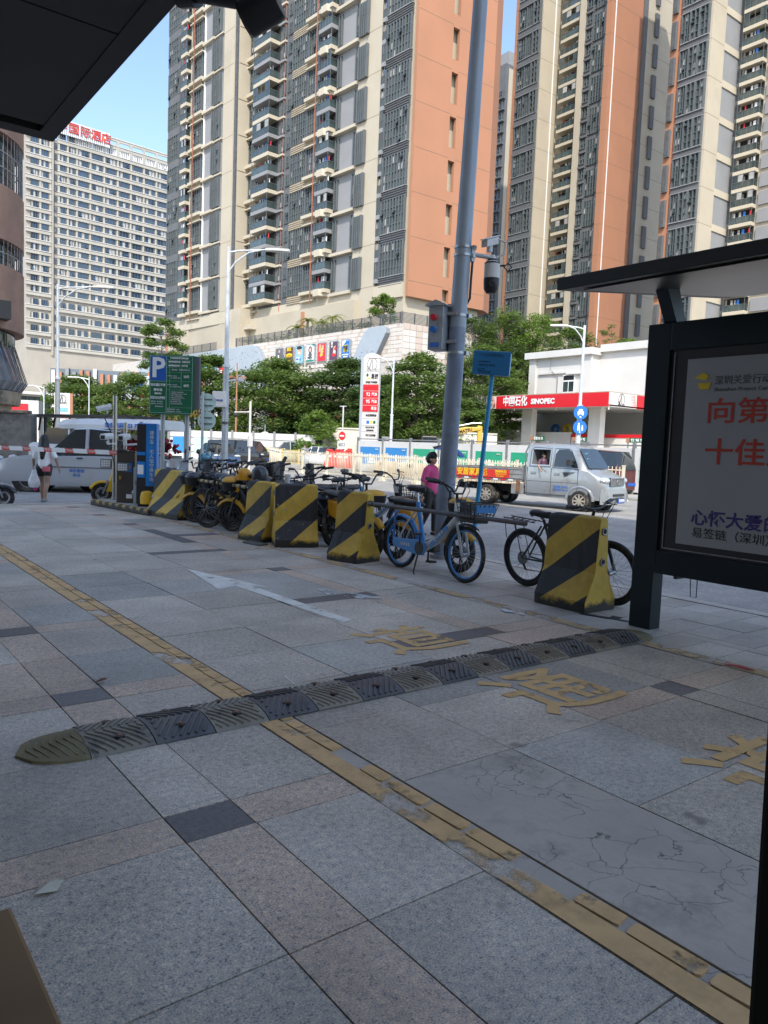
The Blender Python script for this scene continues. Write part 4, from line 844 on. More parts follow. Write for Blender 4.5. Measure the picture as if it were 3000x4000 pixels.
# hoarding
pm('hoard_white', (.62,.62,.61), .5, var=.04, scale=.7, dirt=(.52,.51,.48), dscale=1); pm('poster_blue', (.03,.23,.55), .45, var=.04); pm('poster_teal', (.02,.34,.19), .45, var=.04); pm('poster_mint', (.45,.58,.53), .5)
hx = 26.8; ys = [37.8,35.3,32.8,30.4,27.9,25.5,23.1,20.8,18.5,16.2]
hcol = ['poster_blue','poster_blue','poster_teal','poster_teal','poster_teal','poster_teal','poster_mint','poster_teal','poster_mint']
hname = ['leftmost blue poster hoarding panel, next to the red water barriers','blue poster hoarding panel left of the pylon foot','green poster hoarding panel left of the camera pole','green poster hoarding panel hidden partly by the camera pole','green poster hoarding panel right of the blue sign post','green poster hoarding panel behind the truck bed','pale hoarding panel behind the truck cab','green hoarding panel behind the truck nose','pale mint hoarding panel behind the dark red car']
for i in range(9):
    w_ = ys[i]-ys[i+1]; t = thing('hoarding_panel', hname[i], 'hoarding', (hx,ys[i],-.13), R(-90), 'white construction hoarding')
    MB().box(.06,w_-.06,-.02,.02,.12,1.9).build('board','hoard_white',t); MB().box(-.06,.06,-.06,.06,0,2.12).box(.06,w_-.06,-.03,.03,1.98,2.04).build('post','steel_dull',t)
    c = MB().box(.28,w_-.28,-.032,-.02,.55,1.55,0); m3 = 3
    c.prism(ellipse(w_*.52,.95,.1,.22,10),-.036,-.032,'y',1); c.prism(ellipse(w_*.62,.9,.13,.14,10),-.036,-.032,'y',1+(i % 2)); c.box(w_*.45,w_*.68,-.035,-.032,.62,.7,1)
    c.build('poster',[hcol[i],'white_clean','slate_light'],t)
    letters(('城市与人','建设美好城市','不忘初心使命','文明施工 你我同行','绿色深圳','文明城市')[i % 6],.13,'lettering_white',t,(w_*.3,-.045,1.0),bold=.003); letters('中国中铁',.07,'lettering_white',t,(w_*.78,-.045,1.42))
# grey-white hoarding further left along the side street
for i in range(7):
    x, y = 24.4+i*1.40, 61.7-1.06*i; t = thing('hoarding_panel', '%s grey steel hoarding panel behind the parked cars, counted from the left' % ORD[i], 'hoarding', (x,y,-.13), R(-37), 'grey steel hoarding')
    MB().box(.1,1.7,-.02,.02,.05,2.35).build('board','hoard_white',t); c = MB().box(-.08,.1,-.1,.1,0,2.5)
    for z in (.6,1.2,1.8): c.box(.1,1.65,-.05,-.02,z-.04,z+.04)
    c.build('post','slate_light',t)
    if i in (0,1): MB().box(.35,1.5,-.07,-.055,.5,1.8).build('poster','poster_blue' if i == 0 else 'poster_mint',t)
# red water-filled barriers and striped concrete blocks
WB = MB(); WB.prism([(-.3,0),(.3,0),(.24,.35),(.12,.55),(.12,1.0),(-.12,1.0),(-.12,.55),(-.24,.35)],0,1.45,'x'); WBm = WB.mesh('shell',['red'])
pm('barrier_red', (.62,.045,.03), .45, var=.08)
for i,(x,y,a,h) in enumerate(((30.2,44.6,100,1.2),(29.8,42.8,95,1.2),(30.2,40.6,70,1.4),(31.4,45.2,60,1.3))):
    t = thing('water_barrier', ('red plastic water barrier, leftmost beside the white car roof','red plastic water barrier in front of the white wall','tall red plastic barrier touching the first blue hoarding panel','red plastic water barrier at the back under the exit sign')[i], 'barrier', (x,y,-.15), R(a), 'red plastic barriers')
    c = MB(); c.prism([(-.3,0),(.3,0),(.24,.35),(.12,.55),(.12,h),(-.12,h),(-.12,.55),(-.24,.35)],0,1.5,'x'); c.box(.1,.5,-.13,.13,h,h+.1); c.box(1.0,1.4,-.13,.13,h,h+.1); c.build('shell','barrier_red',t,bevel=.03)
    c = MB().box(.2,.6,-.135,.135,.75,.87).box(.9,1.3,-.135,.135,.75,.87); c.build('reflector','white_clean',t)
pm('barrier_cream', (.58,.47,.32), .7, var=.1)
for i in range(5):
    t = thing('concrete_block', '%s cream concrete block with black lettering behind the cream fence, counted from the right' % ORD[i], 'concrete block', (25.3,23.6+2.35*i,-.17), R(-90), 'lettered concrete blocks')
    MB().prism([(-.3,0),(.3,0),(.2,.3),(.12,.85),(-.12,.85),(-.2,.3)],-.9,.9,'x').build('block','barrier_cream',t); letters('S 市政工',.2,'lettering_black',t,(0,-.175,.68),bold=.004,rx=R(-6)); MB().box(-.85,.85,-.32,-.30,.02,.14).build('stripe','white_paint',t)
def lamp(label, x, y, h, ang, r=.09, arm=1.6, group='street lamps', low=True, boxes=()):
    t = thing('street_lamp', label, 'street lamp', (x,y,-.17), ang, group)
    c = MB(); c.cyl((0,0,0),(0,0,h*.5),r*1.15,r,14,0); c.cyl((0,0,h*.5),(0,0,h),r*.72,r*.55,12,1); c.cyl((0,0,h*.5-.05),(0,0,h*.5+.05),r*1.25,n=14,mi=1); c.cyl((0,0,0),(0,0,.04),r*2.6,n=12,mi=0); c.build('pole',['galv' if low else 'lamp_paint','lamp_paint'],t,True)
    c = MB(); zt = h-.2
    c.tube([(0,0,zt),(arm*.3,0,zt+.08),(arm,0,zt+.16)],[.04,.035,.03],7); c.tube([(0,0,zt-.75),(arm*.18,0,zt-.35),(arm*.5,0,zt+.02),(arm*.8,0,zt+.13)],[.035]*4,7); c.build('arm','lamp_paint',t,True)
    c = MB(); c.prism([(arm-.15,-.1),(arm+.25,-.14),(arm+.75,-.08),(arm+.8,0),(arm+.75,.08),(arm+.25,.14),(arm-.15,.1)],zt+.1,zt+.2,'z',0,0); c.build('lamp_head','white_paint',t,bevel=.02); MB().box(arm+.1,arm+.65,-.08,.08,zt+.085,zt+.1).build('lens','steel',t)
    return t
t = lamp('tall street lamp with a white control box, in front of the mall banners',13.18,27.6,9.0,R(-37),.12,1.55)
c = MB().box(-.45,.05,-.32,-.1,2.9,3.5); c.build('control_box','white_paint',t,bevel=.02); letters('深圳交警',.08,'lettering_blue',t,(-.2,-.33,3.15)); letters('LB230',.14,'lettering_black',t,(.0,-.14,2.3),bold=.003)
c = MB(); c.tube([(0,0,3.9),(.3,-.2,3.95),(.62,-.3,3.95)],.04,8); c.torus((.62,-.3,4.02),(.3,-1,0),.13,.02,16,6); c.box(.55,.75,-.4,-.25,3.9,4.05); c.build('camera_arm','white_paint',t)
lamp('tall street lamp before the hotel, its arm reaching right',9.15,36.2,8.2,R(-37),.10,1.7)
lamp('slim small street lamp at the far left above the pickup',15.25,64.3,5.4,R(143),.07,.9); lamp('slim small street lamp left of the parking sign',18.1,62.3,6.2,R(143),.07,.9)
t = lamp('white street lamp carrying two round blue signs, in front of the petrol station',32.5,25.9,8.3,R(140),.12,1.0,low=False)
def disc_sign(label, x, y, z, rz, r, face, glyph, group=None):
    s = thing('round_sign', label, 'road sign', (x,y,z), rz, group); c = MB(); c.lathe([(r,-.012),(r,.012)],(0,0,0),(0,1,0),28); c.build('panel',face,s,True,angle=30); g = MB()
    for p in glyph: g.prism([(a*r,b*r) for a,b in p],-.022,-.013,'y')
    g.build('symbol','lettering_white',s); return s
car_g = [[(-.45,-.25),(.45,-.25),(.45,.15),(.32,.2),(.25,.5),(-.25,.5),(-.32,.2),(-.45,.15)],[(-.4,-.42),(-.22,-.42),(-.22,-.25),(-.4,-.25)],[(.22,-.42),(.4,-.42),(.4,-.25),(.22,-.25)],[(-.12,-.72),(.12,-.72),(.12,-.52),(-.12,-.52)]]
ped_g = [ellipse(-.18,.52,.13,.13,10),[(-.36,-.5),(-.2,-.5),(-.16,-.1),(-.08,-.5),(.06,-.5),(-.02,.36),(-.34,.36)],ellipse(.34,.22,.1,.1,10),[(.24,-.5),(.32,-.5),(.34,-.2),(.38,-.5),(.46,-.5),(.46,.1),(.24,.1)],[(-.1,-.8),(.1,-.8),(.1,-.6),(-.1,-.6)]]
disc_sign('round blue motor vehicle sign on the lamp post, upper of two',32.4,25.75,3.62,R(-40),.36,'blue',car_g,'round blue lamp post signs'); disc_sign('round blue pedestrian sign on the lamp post, lower of two',32.4,25.75,2.86,R(-40),.36,'blue',ped_g,'round blue lamp post signs')
t = lamp('white street lamp right beside the fuel price pylon',30.6,39.5,7.4,R(143),.09,1.0,low=False)
MB().box(-.1,.55,-.12,-.09,1.2,2.0).build('notice','white_clean',t); MB().prism(ellipse(.22,1.75,.2,.2,18),-.13,-.12,'y').build('notice_disc','poster_purple',t); letters('禁止停车',.13,'lettering_black',t,(.22,-.13,1.36)); MB().box(-.0,.6,-.14,-.08,2.05,2.3).build('notice_box','slate_light',t)
t = thing('no_entry_sign','red no entry disc above a white exit board on a white post','road sign',(33.8,49.9,-.15),R(-75)); MB().cyl((0,.05,0),(0,.05,4.7),.055,n=10).build('post','white_paint',t,True); MB().cyl((-.35,.05,4.65),(.3,.05,4.65),.04,n=6).build('camera_arm','white_paint',t)
MB().lathe([(.34,-.012),(.34,.012)],(0,0,2.35),(0,1,0),24).build('disc','red',t,True); MB().box(-.22,.22,-.03,-.013,2.29,2.41).build('bar','white_clean',t); MB().box(-.42,.42,-.01,.01,.95,1.95).build('board','white_clean',t); letters('EXIT',.32,'lettering_black',t,(0,-.02,1.2),bold=.006); letters('出口',.34,'lettering_black',t,(0,-.02,1.65),bold=.004)
t = thing('convex_mirror','round convex traffic mirror on a grey post, left of the pedestrians','traffic mirror',(32.9,60.8,-.15),R(-30)); MB().cyl((0,.08,0),(0,.08,3.2),.05,n=8).build('post','galv',t); pm('mirror', (.8,.85,.9), .04, 1.0, var=.02); MB().lathe([(.40,0),(.36,-.07),(.24,-.12),(.02,-.14)],(0,0,2.1),(0,1,0),24).build('glass','mirror',t,True,angle=180); MB().torus((0,0,2.1),(0,1,0),.42,.04,26,8).build('rim','white_clean',t,True,angle=180)
t = thing('camera_post','slim white post with a traffic camera behind the tall lamp','camera post',(18.75,36.3,-.15)); MB().cyl((0,0,0),(0,0,3.7),.06,n=10).box(-.1,.1,-.15,.05,1.35,1.9).build('post','white_paint',t); MB().cyl((-.75,.3,3.1),(0,0,3.15),.035,n=6).cyl((-.75,.3,1.9),(0,0,1.85),.03,n=6).build('arm','white_paint',t); MB().ball((-.7,.3,2.95),.12).build('camera_dome','black',t,True)
t = thing('orange_lamp_post','tall pinkish lamp post with a four armed top before the mall','lamp post',(30.05,60.8,-.1)); c = MB(); c.cyl((0,0,0),(0,0,8.3),.1,.05,10)
for a in (0,90,180,270): c.tube([(0,0,6.9),(.5*math.cos(R(a+20)),.5*math.sin(R(a+20)),7.1),(1.05*math.cos(R(a+20)),1.05*math.sin(R(a+20)),7.0)],[.06,.05,.09],6)
c.build('pole','orange',t)
t = thing('road_sign_back','pair of round grey-green sign backs on a slim post behind the parking sign','road sign',(10.6,23.9,-.17),R(-37)); MB().cyl((0,0,0),(0,0,3.2),.045,n=10).build('post','galv',t,True); pm('sign_back', (.36,.48,.44), .5)
for z in (2.85,2.25): c = MB().lathe([(.3,-.012),(.3,.012)],(.12,.06,z),(0,1,0),24); c.build('disc','sign_back',t,True); MB().box(-.08,.3,.02,.045,z+.08,z+.12).box(-.08,.3,.02,.045,z-.12,z-.08).build('bracket','slate',t)

# ================================================================ main camera pole
pole_top = Vector((.155,-.118,8.0))
t = thing('camera_pole','thick grey-blue steel pole carrying a grey cabinet and two security cameras','pole',(6.65,7.4,0)); pa = lambda z: pole_top*(z/8.0)
c = MB(); c.cyl(pa(-.02),pa(2.98),.115,.108,24,1); c.cyl(pa(2.98),pa(8.0),.107,.085,24,0); c.build('pole',['pole_blue','pole_blue_low'],t,True)
for z in (3.88,3.98,3.13,2.66): c = MB(); q = pa(z); c.cyl(q-Vector((0,0,.016)),q+Vector((0,0,.016)),.112,n=24); c.cbox(q+Vector((.10,-.09,0)),(.05,.05,.05)); c.build('clamp','steel',t)
MB().cyl(pa(0),pa(.05),.16,n=20).build('base','steel_dull',t)
rt = Vector((.795,-.605,0)); fw = Vector((.606,.791,0)); q = pa(3.90)
c = MB().cyl(q+rt*.1,q+rt*.38-Vector((0,0,.03)),.028,n=12); c.cbox(q+rt*.12,(.05,.05,.18)); c.build('arm','lamp_paint',t,True)
dm = q+rt*.38
c = MB(); c.lathe([(.03,.0),(.04,-.03),(.08,-.09),(.098,-.1),(.098,-.30),(.09,-.31)],dm,n=24); c.build('dome_housing','white_paint',t,True); c = MB(); c.lathe([(.06,-.05),(.075,-.085),(.1,-.1),(.1,-.112)],dm,n=24); c.lathe([(.1,-.29),(.1,-.36),(.092,-.43),(.06,-.475),(.0,-.48)],dm,n=24); c.torus(dm+Vector((0,0,-.37))-fw*.09,-fw,.035,.012,16,6); c.build('dome','black',t,True)
c = MB(); c.tube([dm+rt*.1+Vector((0,0,-.13)),dm+rt*.16+Vector((0,0,-.12))],.012,6); c.torus(dm+rt*.2+Vector((0,0,-.14)),-fw,.05,.01,4,6); c.build('antenna','black',t)
c = MB(); u = q+rt*.34+Vector((0,0,.16)); rm = Matrix((rt*.55+fw*.72+Vector((0,0,.33)), -fw*.6+rt*.75, Vector((-.1,-.1,.95)))).transposed(); 
for i in range(3): rm.col[i].normalize()
c.cbox(u,(.30,.09,.085),0,rm); c.cbox(u+Vector((0,0,.055)),(.36,.105,.012),0,rm); c.cbox(u+Vector((0,0,-.08)),(.06,.05,.09)); c.build('bullet_camera','white_paint',t,bevel=.008)
c = MB(); c.tube([q+rt*.44+Vector((0,0,.2)),q+rt*.54+Vector((0,0,.16)),q+rt*.53+Vector((0,0,.02)),q+rt*.38+Vector((0,0,-.05))],.013,7); c.build('hose','white_paint',t,True)
c = MB(); c.tube([q+rt*.13-Vector((0,0,.05)),q+rt*.12-Vector((0,0,.3)),q+rt*.115-Vector((0,0,.55)),pa(3.25)+rt*.08],.016,7); c.build('cable','black',t,True)
# cabinet strapped to the pole
t2 = thing('control_cabinet','grey steel cabinet with a red and a blue lamp strapped to the pole','cabinet',tuple(Vector((6.65,7.4,0))+pa(2.97)-rt*.235),R(-37.4)-R(28))
c = MB(); c.box(-.10,.10,-.12,.12,-.29,.27); c.build('box','galv',t2,bevel=.006); c = MB().prism([(-.14,.27),(0,.33),(.14,.27),(.14,.255),(-.14,.255)],-.15,.13,'y'); c.build('lid','galv',t2)
c = MB(); c.cyl((-.02,-.12,.11),(-.02,-.17,.11),.038,n=16); c.build('lamp','red',t2,True); c = MB(); c.cyl((-.02,-.12,-.04),(-.02,-.17,-.04),.038,n=16); c.build('lamp','blue',t2,True); MB().box(-.07,.06,-.124,-.12,-.26,-.2).build('label_plate','lettering_blue',t2)
c = MB().box(.1,.24,-.02,.02,.15,.19).box(.1,.24,-.02,.02,-.2,-.16); c.build('strap','steel',t2)
# blue bus stop sign
pm('bus_blue', (.018,.15,.33), .4, var=.05, scale=3); pm('bus_blue_edge', (.02,.27,.52), .4)  # shade and sun on the board painted in: dark face blue, bright edge blue
t = thing('bus_stop_sign','blue bus stop board with faded writing on a thin blue post','bus stop sign',(6.68,6.89,0),R(-37.4-14)); t.rotation_mode = 'QUATERNION'; t.rotation_quaternion = Matrix.Rotation(R(3.0),3,Vector((.606,.791,0))).to_quaternion() @ Matrix.Rotation(R(-51.4),3,'Z').to_quaternion(); MB().cyl((0,.0,0),(.035,0,2.4),.028,n=14).build('post','bus_blue_edge',t,True)
c = MB(); c.prism([(-.20,2.36),(-.215,2.375),(-.215,2.635),(-.20,2.65),(.23,2.65),(.245,2.635),(.245,2.375),(.23,2.36)],-.05,.05,'y',1,0); c.build('board',['bus_blue','bus_blue_edge'],t,bevel=.008)
pm('faded_text', (.04,.19,.36), .5); merge_letters([('T110 观澜古墟专线',.034,-.13,2.605),('首末班',.018,-.14,2.52),('观澜古墟 7:00',.014,-.08,2.52),('途经站',.018,-.14,2.48),('大和路口 人民医院 章阁',.014,-.08,2.48),('票价  咨询',.018,-.14,2.43),('线路走向 观澜大道 沿河路',.014,-.14,2.40)],'faded_text',t,loc=(0,-.055,0))

# ================================================================ bus shelter
pm('deep_violet', (.06,.035,.20), .5, var=.05); pm('shelter_metal', (.012,.022,.028), .35, .4, var=.2, scale=2); pm('shelter_roof', (.02,.02,.02), .5, .2); pm('soffit_silver', (.05,.048,.046), .4, .1, var=.2, scale=1.2); pm('ad_paper', (.38,.38,.385), .35, var=.06, scale=.8); pm('ad_dark', (.03,.03,.035), .3)
t = thing('bus_shelter','dark bus shelter with a slanting roof and a lit-box advert panel at the right','bus shelter',(5.62,3.575,0))
c = MB().box(-.075,.075,-.0,.2,0,.55); c.build('post','shelter_metal',t,bevel=.006); c = MB().box(-.06,.06,-4.1,-3.9,0,.55); c.build('post','shelter_metal',t)
c = MB(); c.box(-.08,.08,-.02,.19,.50,2.5); c.box(-.08,.08,-3.6,-.02,2.28,2.5); c.box(-.08,.08,-3.6,-.02,.48,.67); c.box(-.08,.08,-3.6,-3.45,.5,2.5); c.build('panel_frame','shelter_metal',t,bevel=.006)
c = MB().box(-.05,.05,-3.45,-.02,.67,2.28); c.build('light_box','ad_dark',t); MB().box(-.058,-.05,-3.4,-.17,.745,2.2).build('advert','ad_paper',t)
MB().box(-.062,-.058,-.06,-.052,.69,2.26).box(-.062,-.058,-3.4,-.06,.69,.698).build('trim','steel_dull',t)
def adt(tx, sz, m, y, z, f, bo=.0025): letters(tx, sz, m, t, (-.0605,y,z), R(-90), .001, bo, f)
adt('向第十八届',.2,'lettering_red',-.97,1.78,1.2); adt('十佳爱心企业',.21,'lettering_red',-1.08,1.47,1.42); adt('心怀大爱的退役军人',.13,'deep_violet',-.93,.96,1.28); adt('易签链（深圳）科技有限公司',.085,'lettering_black',-.93,.845,1.24,0); adt('深圳关爱行动',.075,'slate',-.62,2.02,.43,0); adt('Shenzhen Project Care',.04,'slate',-.62,1.955,.43,0)
MB().prism([(-.36,1.96),(-.29,1.96),(-.27,2.01),(-.38,2.01)],-.066,-.058,'x').prism([(-.24,2.05),(-.31,2.09),(-.36,2.06),(-.33,2.03)],-.066,-.058,'x').build('emblem','lettering_gold',t)
c = MB(); c.prism([(-.06,2.5),(.08,2.5),(-.06,2.775),(-.22,2.755)],-.05,.06,'y'); c.build('roof_strut','shelter_metal',t); MB().prism([(-.06,2.5),(.08,2.5),(-.06,2.775),(-.22,2.755)],-3.5,-3.4,'y').build('roof_strut','shelter_metal',t)
c = MB()
rf = [(-1.05,2.65),(-1.05,2.742),(1.35,3.02),(1.35,2.94)]
c.prism(rf,-4.6,.35,'y'); c.build('roof','shelter_roof',t,bevel=.006); c = MB(); c.prism([(-.92,2.652),(-.92,2.66),(1.31,2.936),(1.31,2.928)],-4.5,.20,'y'); c.build('soffit','soffit_silver',t)
c = MB(); c.tube([(-.02,-.30,.48),(-.02,-.31,.33),(-.02,-.36,.33),(-.02,-.36,.48)],.004,5); c.box(-.05,.05,-.2,-.17,.455,.48); c.build('hook','black',t)
# ================================================================ vehicles
pm('tyre', (.022,.022,.022), .85, var=.25, scale=8, dirt=(.12,.10,.08), dscale=5); pm('rim_steel', (.42,.38,.31), .5, .3, var=.15, scale=8); pm('rim_alloy', (.45,.46,.47), .3, .8)
pm('paint_silver', (.42,.45,.48), .28, .55, var=.04, scale=1, coat=.5, dirt=(.36,.37,.37), dscale=2); pm('paint_white', (.74,.76,.79), .25, 0, var=.02, coat=.6); pm('paint_blue', (.035,.075,.14), .22, .3, var=.05, coat=.8); pm('paint_black', (.012,.013,.016), .2, 0, coat=.8); pm('paint_maroon', (.11,.022,.025), .25, .2, coat=.8); pm('paint_pale_green', (.40,.46,.38), .3, .2, coat=.5)
pm('car_glass', (.02,.026,.03), .05, spec=.9); pm('lamp_clear', (.62,.65,.66), .12, .3, var=.2, scale=20); pm('lamp_red', (.45,.01,.01), .2); pm('plastic_dark', (.03,.03,.032), .6); pm('plate_blue', (.02,.10,.45), .4); pm('under', (.02,.019,.018), .9)
def wheel(parent, x, y, r, w, rim='rim_alloy', name='wheel', hub=.62, side=-1, spokes=5):
    t = MB(); t.lathe([(r*hub,-w/2),(r*.9,-w/2),(r*.985,-w*.36),(r,-w*.2),(r,w*.2),(r*.985,w*.36),(r*.9,w/2),(r*hub,w/2),(r*hub,-w/2)],(0,0,0),(0,1,0),28,caps=False); o = t.build(name,'tyre',parent,True); o.location = (x,y,r)
    c = MB(); c.lathe([(r*hub*.99,w*.05),(r*hub*.98,-w*.05)],(0,0,0),(0,1,0),24,caps=False); c.cyl((0,side*w*.12,0),(0,side*w*.16,0),r*hub*.98,n=24)
    s = side*w*.42
    for i in range(spokes):
        a = 2*math.pi*i/spokes; c.cbox((r*hub*.5*math.cos(a),s,r*hub*.5*math.sin(a)),(r*hub*.95,.02,r*.16),0,Matrix.Rotation(-a,3,'Y'))
    c.cyl((0,s-.015,0),(0,s+.015,0),r*.16,n=12); c.torus((0,s,0),(0,1,0),r*hub*.96,r*.05,24,6); c.build('rim',rim,o,True)
    return o
def car(label, x, y, ang, L, Wd, Hh, paint, prof='sedan', z=-.17, group=None, name='parked_car', cat='car', rim='rim_alloy'):
    """rounded car body lofted from stations along its length; local +x is forward, origin on the ground under its middle"""
    t = thing(name, label, cat, (x,y,z), R(ang), group); w = Wd/2; r = .31 if Hh < 1.6 else .34
    P_ = {'sedan':((-.5,.62,.62),(-.46,.66,.66),(-.36,.70,.70),(-.22,.66,1.0),(-.02,.64,1.0),(.08,.64,.985),(.24,.64,.66),(.40,.56,.56),(.485,.46,.46),(.5,.35,.35)),
          'suv':((-.5,.58,.60),(-.485,.62,.70),(-.42,.62,.97),(-.2,.60,1.0),(.02,.59,1.0),(.10,.58,.98),(.23,.58,.61),(.42,.52,.53),(.485,.46,.46),(.5,.33,.33)),
          'pickup':((-.5,.52,.52),(-.49,.56,.56),(-.24,.57,.60),(-.22,.58,.97),(-.05,.58,1.0),(.05,.57,.985),(.2,.56,.59),(.40,.52,.53),(.485,.46,.46),(.5,.33,.33)),
          'van':((-.5,.5,.55),(-.49,.5,.96),(-.2,.5,1.0),(.2,.5,1.0),(.28,.5,.97),(.40,.50,.54),(.47,.46,.47),(.49,.4,.4),(.5,.3,.3),(.5,.28,.28))}[prof]
    lo = MB(); secs = []
    for i,(fx,fb,fr) in enumerate(P_):
        taper = 1-.10*max(0,abs(fx)-.40)/.10; ww = w*taper; zb = .20 if abs(fx) < .47 else .27; zt = fb*Hh
        secs.append([(fx*L,-ww*.93,zb),(fx*L,-ww,zb+.12),(fx*L,-ww,zt*.72),(fx*L,-ww*.965,zt-.03),(fx*L,-ww*.90,zt),(fx*L,ww*.90,zt),(fx*L,ww*.965,zt-.03),(fx*L,ww,zt*.72),(fx*L,ww,zb+.12),(fx*L,ww*.93,zb)])
    lo.loft(secs); lo.build('body',paint,t,True,angle=40)
    gs = [p for p in P_ if p[2] > p[1]+.012]; i0, i1 = P_.index(gs[0]), P_.index(gs[-1]); cab = P_[max(0,i0-1):min(len(P_),i1+2)]
    gl = MB(); rfm = MB(); sc2 = []
    for (fx,fb,fr) in cab:
        zt, zr = fb*Hh-.02, max(fr,fb)*Hh; k = 1-.22*(zr-zt)/(Hh*.38)
        sc2.append([(fx*L,-w*.90,zt),(fx*L,-w*.9*k,zr-.03),(fx*L,-w*.9*k*.86,zr),(fx*L,w*.9*k*.86,zr),(fx*L,w*.9*k,zr-.03),(fx*L,w*.90,zt)])
    gl.loft(sc2); gl.build('window','car_glass',t,True,angle=30)
    top = [s for s,c in zip(sc2,cab) if c[2] > .9]
    rfm.loft([[(p[0],p[1]*1.012,p[2]+.012) for p in s[1:5]] for s in top],closed=False,caps=False)
    for k0,k1 in zip(sc2[:-1],sc2[1:]):
        pass
    for side in (1,-1):
        for q in (0,len(sc2)-2):
            a_, b_ = sc2[q], sc2[q+1]; j = 1 if side < 0 else 4; e = 0 if side < 0 else 5
            pa_, pb_ = (a_[e], b_[j]) if q == 0 else (a_[j], b_[e]); rfm.tube([Vector(pa_)*1.003,Vector(pb_)*1.003],.035,6)
        for fx in ((.0,-.2) if prof != 'pickup' else (-.03,)):
            zt, zr = .63*Hh, Hh*.985; rfm.tube([(fx*L,side*w*.89,zt),(fx*L,side*w*.73,zr)],.05,5)
    rfm.build('roof',paint,t,True)
    for sx_ in (.30,-.31):
        for sd in (-1,1): wheel(t, sx_*L, sd*(w-.11), r, .2, rim, side=sd)
        a = MB().cyl((sx_*L,-w*.985,r+.02),(sx_*L,w*.985,r+.02),r+.07,n=22); a.build('wheel_arch','under',t)
    for sd in (-1,1):
        MB().ball((L*.475,sd*w*.70,.50*Hh if prof != 'van' else .42*Hh),(.12,.2,.075),10,6).build('headlight','lamp_clear',t,True); MB().ball((-L*.485,sd*w*.76,.60*Hh),(.06,.16,.09),10,6).build('tail_light','lamp_red',t,True)
        MB().cbox((L*.13,sd*(w+.08),.66*Hh),(.12,.2,.12)).build('wing_mirror',paint,t,bevel=.03)
        MB().box(-.05,.1,min(sd*w*.995,sd*w*1.012),max(sd*w*.995,sd*w*1.012),.53*Hh,.55*Hh).build('door_handle','plastic_dark',t)
    MB().box(L*.485,L*.503,-.24,.24,.32,.44).box(-L*.507,-L*.49,-.24,.24,.42,.54).build('number_plate','plate_blue',t); MB().box(L*.47,L*.502,-w*.55,w*.55,.22,.30).build('grille','plastic_dark',t)
    return t
car('dark blue saloon car with a green windscreen sticker behind the parked bikes',20.9,44.6,-102,4.6,1.8,1.45,'paint_blue',rim='rim_alloy')
car('black van parked behind the dark blue saloon',26.1,52.0,-60,4.9,1.9,1.72,'paint_black','van',group=None)
car('pale green off roader behind the pedestrians',32.5,56.0,165,4.4,1.85,1.75,'paint_pale_green','suv')
car('white saloon car passing behind the cream road fence',31.2,48.1,-88,4.6,1.82,1.45,'paint_white','sedan',name='moving_car')
car('dark red off roader half hidden behind the truck nose',28.6-1.6,20.6,80,4.5,1.85,1.82,'paint_maroon','suv')
# ---------------- silver double cab truck
pm('truck_grey', (.43,.455,.47), .28, .5, var=.05, scale=1.2, coat=.4, dirt=(.33,.32,.30), dscale=3); pm('bed_metal', (.30,.31,.31), .6, .4, var=.15, scale=3, dirt=(.30,.20,.14), dscale=4); pm('rust', (.20,.10,.06), .9, var=.2, scale=5); pm('banner_red', (.60,.03,.02), .5, var=.04)
T = thing('pickup_truck','silver double cab flatbed truck with a red shop banner along its bed','truck',(17.43,16.86,-.17),R(-76.6))
hw = .80
def sec(x, zb, zbelt, ztop, wt, wb=hw):
    return [(x,-wb*.94,zb),(x,-wb,zb+.12),(x,-wb,zbelt*.75),(x,-wb*.985,zbelt),(x,-wt,ztop-.05),(x,-wt*.88,ztop),(x,wt*.88,ztop),(x,wt,ztop-.05),(x,wb*.985,zbelt),(x,wb,zbelt*.75),(x,wb,zb+.12),(x,wb*.94,zb)]
c = MB(); c.loft([sec(1.36,.36,1.16,1.84,.68),sec(1.42,.34,1.18,1.88,.70),sec(2.2,.33,1.18,1.89,.70),sec(2.72,.33,1.17,1.86,.68),sec(2.86,.33,1.16,1.78,.67),sec(3.24,.34,1.13,1.20,.76),sec(3.50,.34,.98,1.08,.74,.79),sec(3.70,.34,.86,1.0,.70,.77),sec(3.80,.36,.70,.86,.66,.73)])
cab_ = c.build('cab','truck_grey',T,True,angle=38)
cu = MB().box(1.53,2.09,-.95,-.12,1.27,1.71).build('cutter','under',T); bo = cab_.modifiers.new('window_opening','BOOLEAN'); bo.object = cu; bo.solver = 'EXACT'
dg = bpy.context.evaluated_depsgraph_get(); dg.update(); nm = bpy.data.meshes.new_from_object(cab_.evaluated_get(dg)); cab_.modifiers.clear(); cab_.data = nm; bpy.data.objects.remove(cu)
def side_poly(poly, y0, y1, name, m, bev=0): return MB().prism(poly,y0,y1,'y').build(name,m,T,bevel=bev)
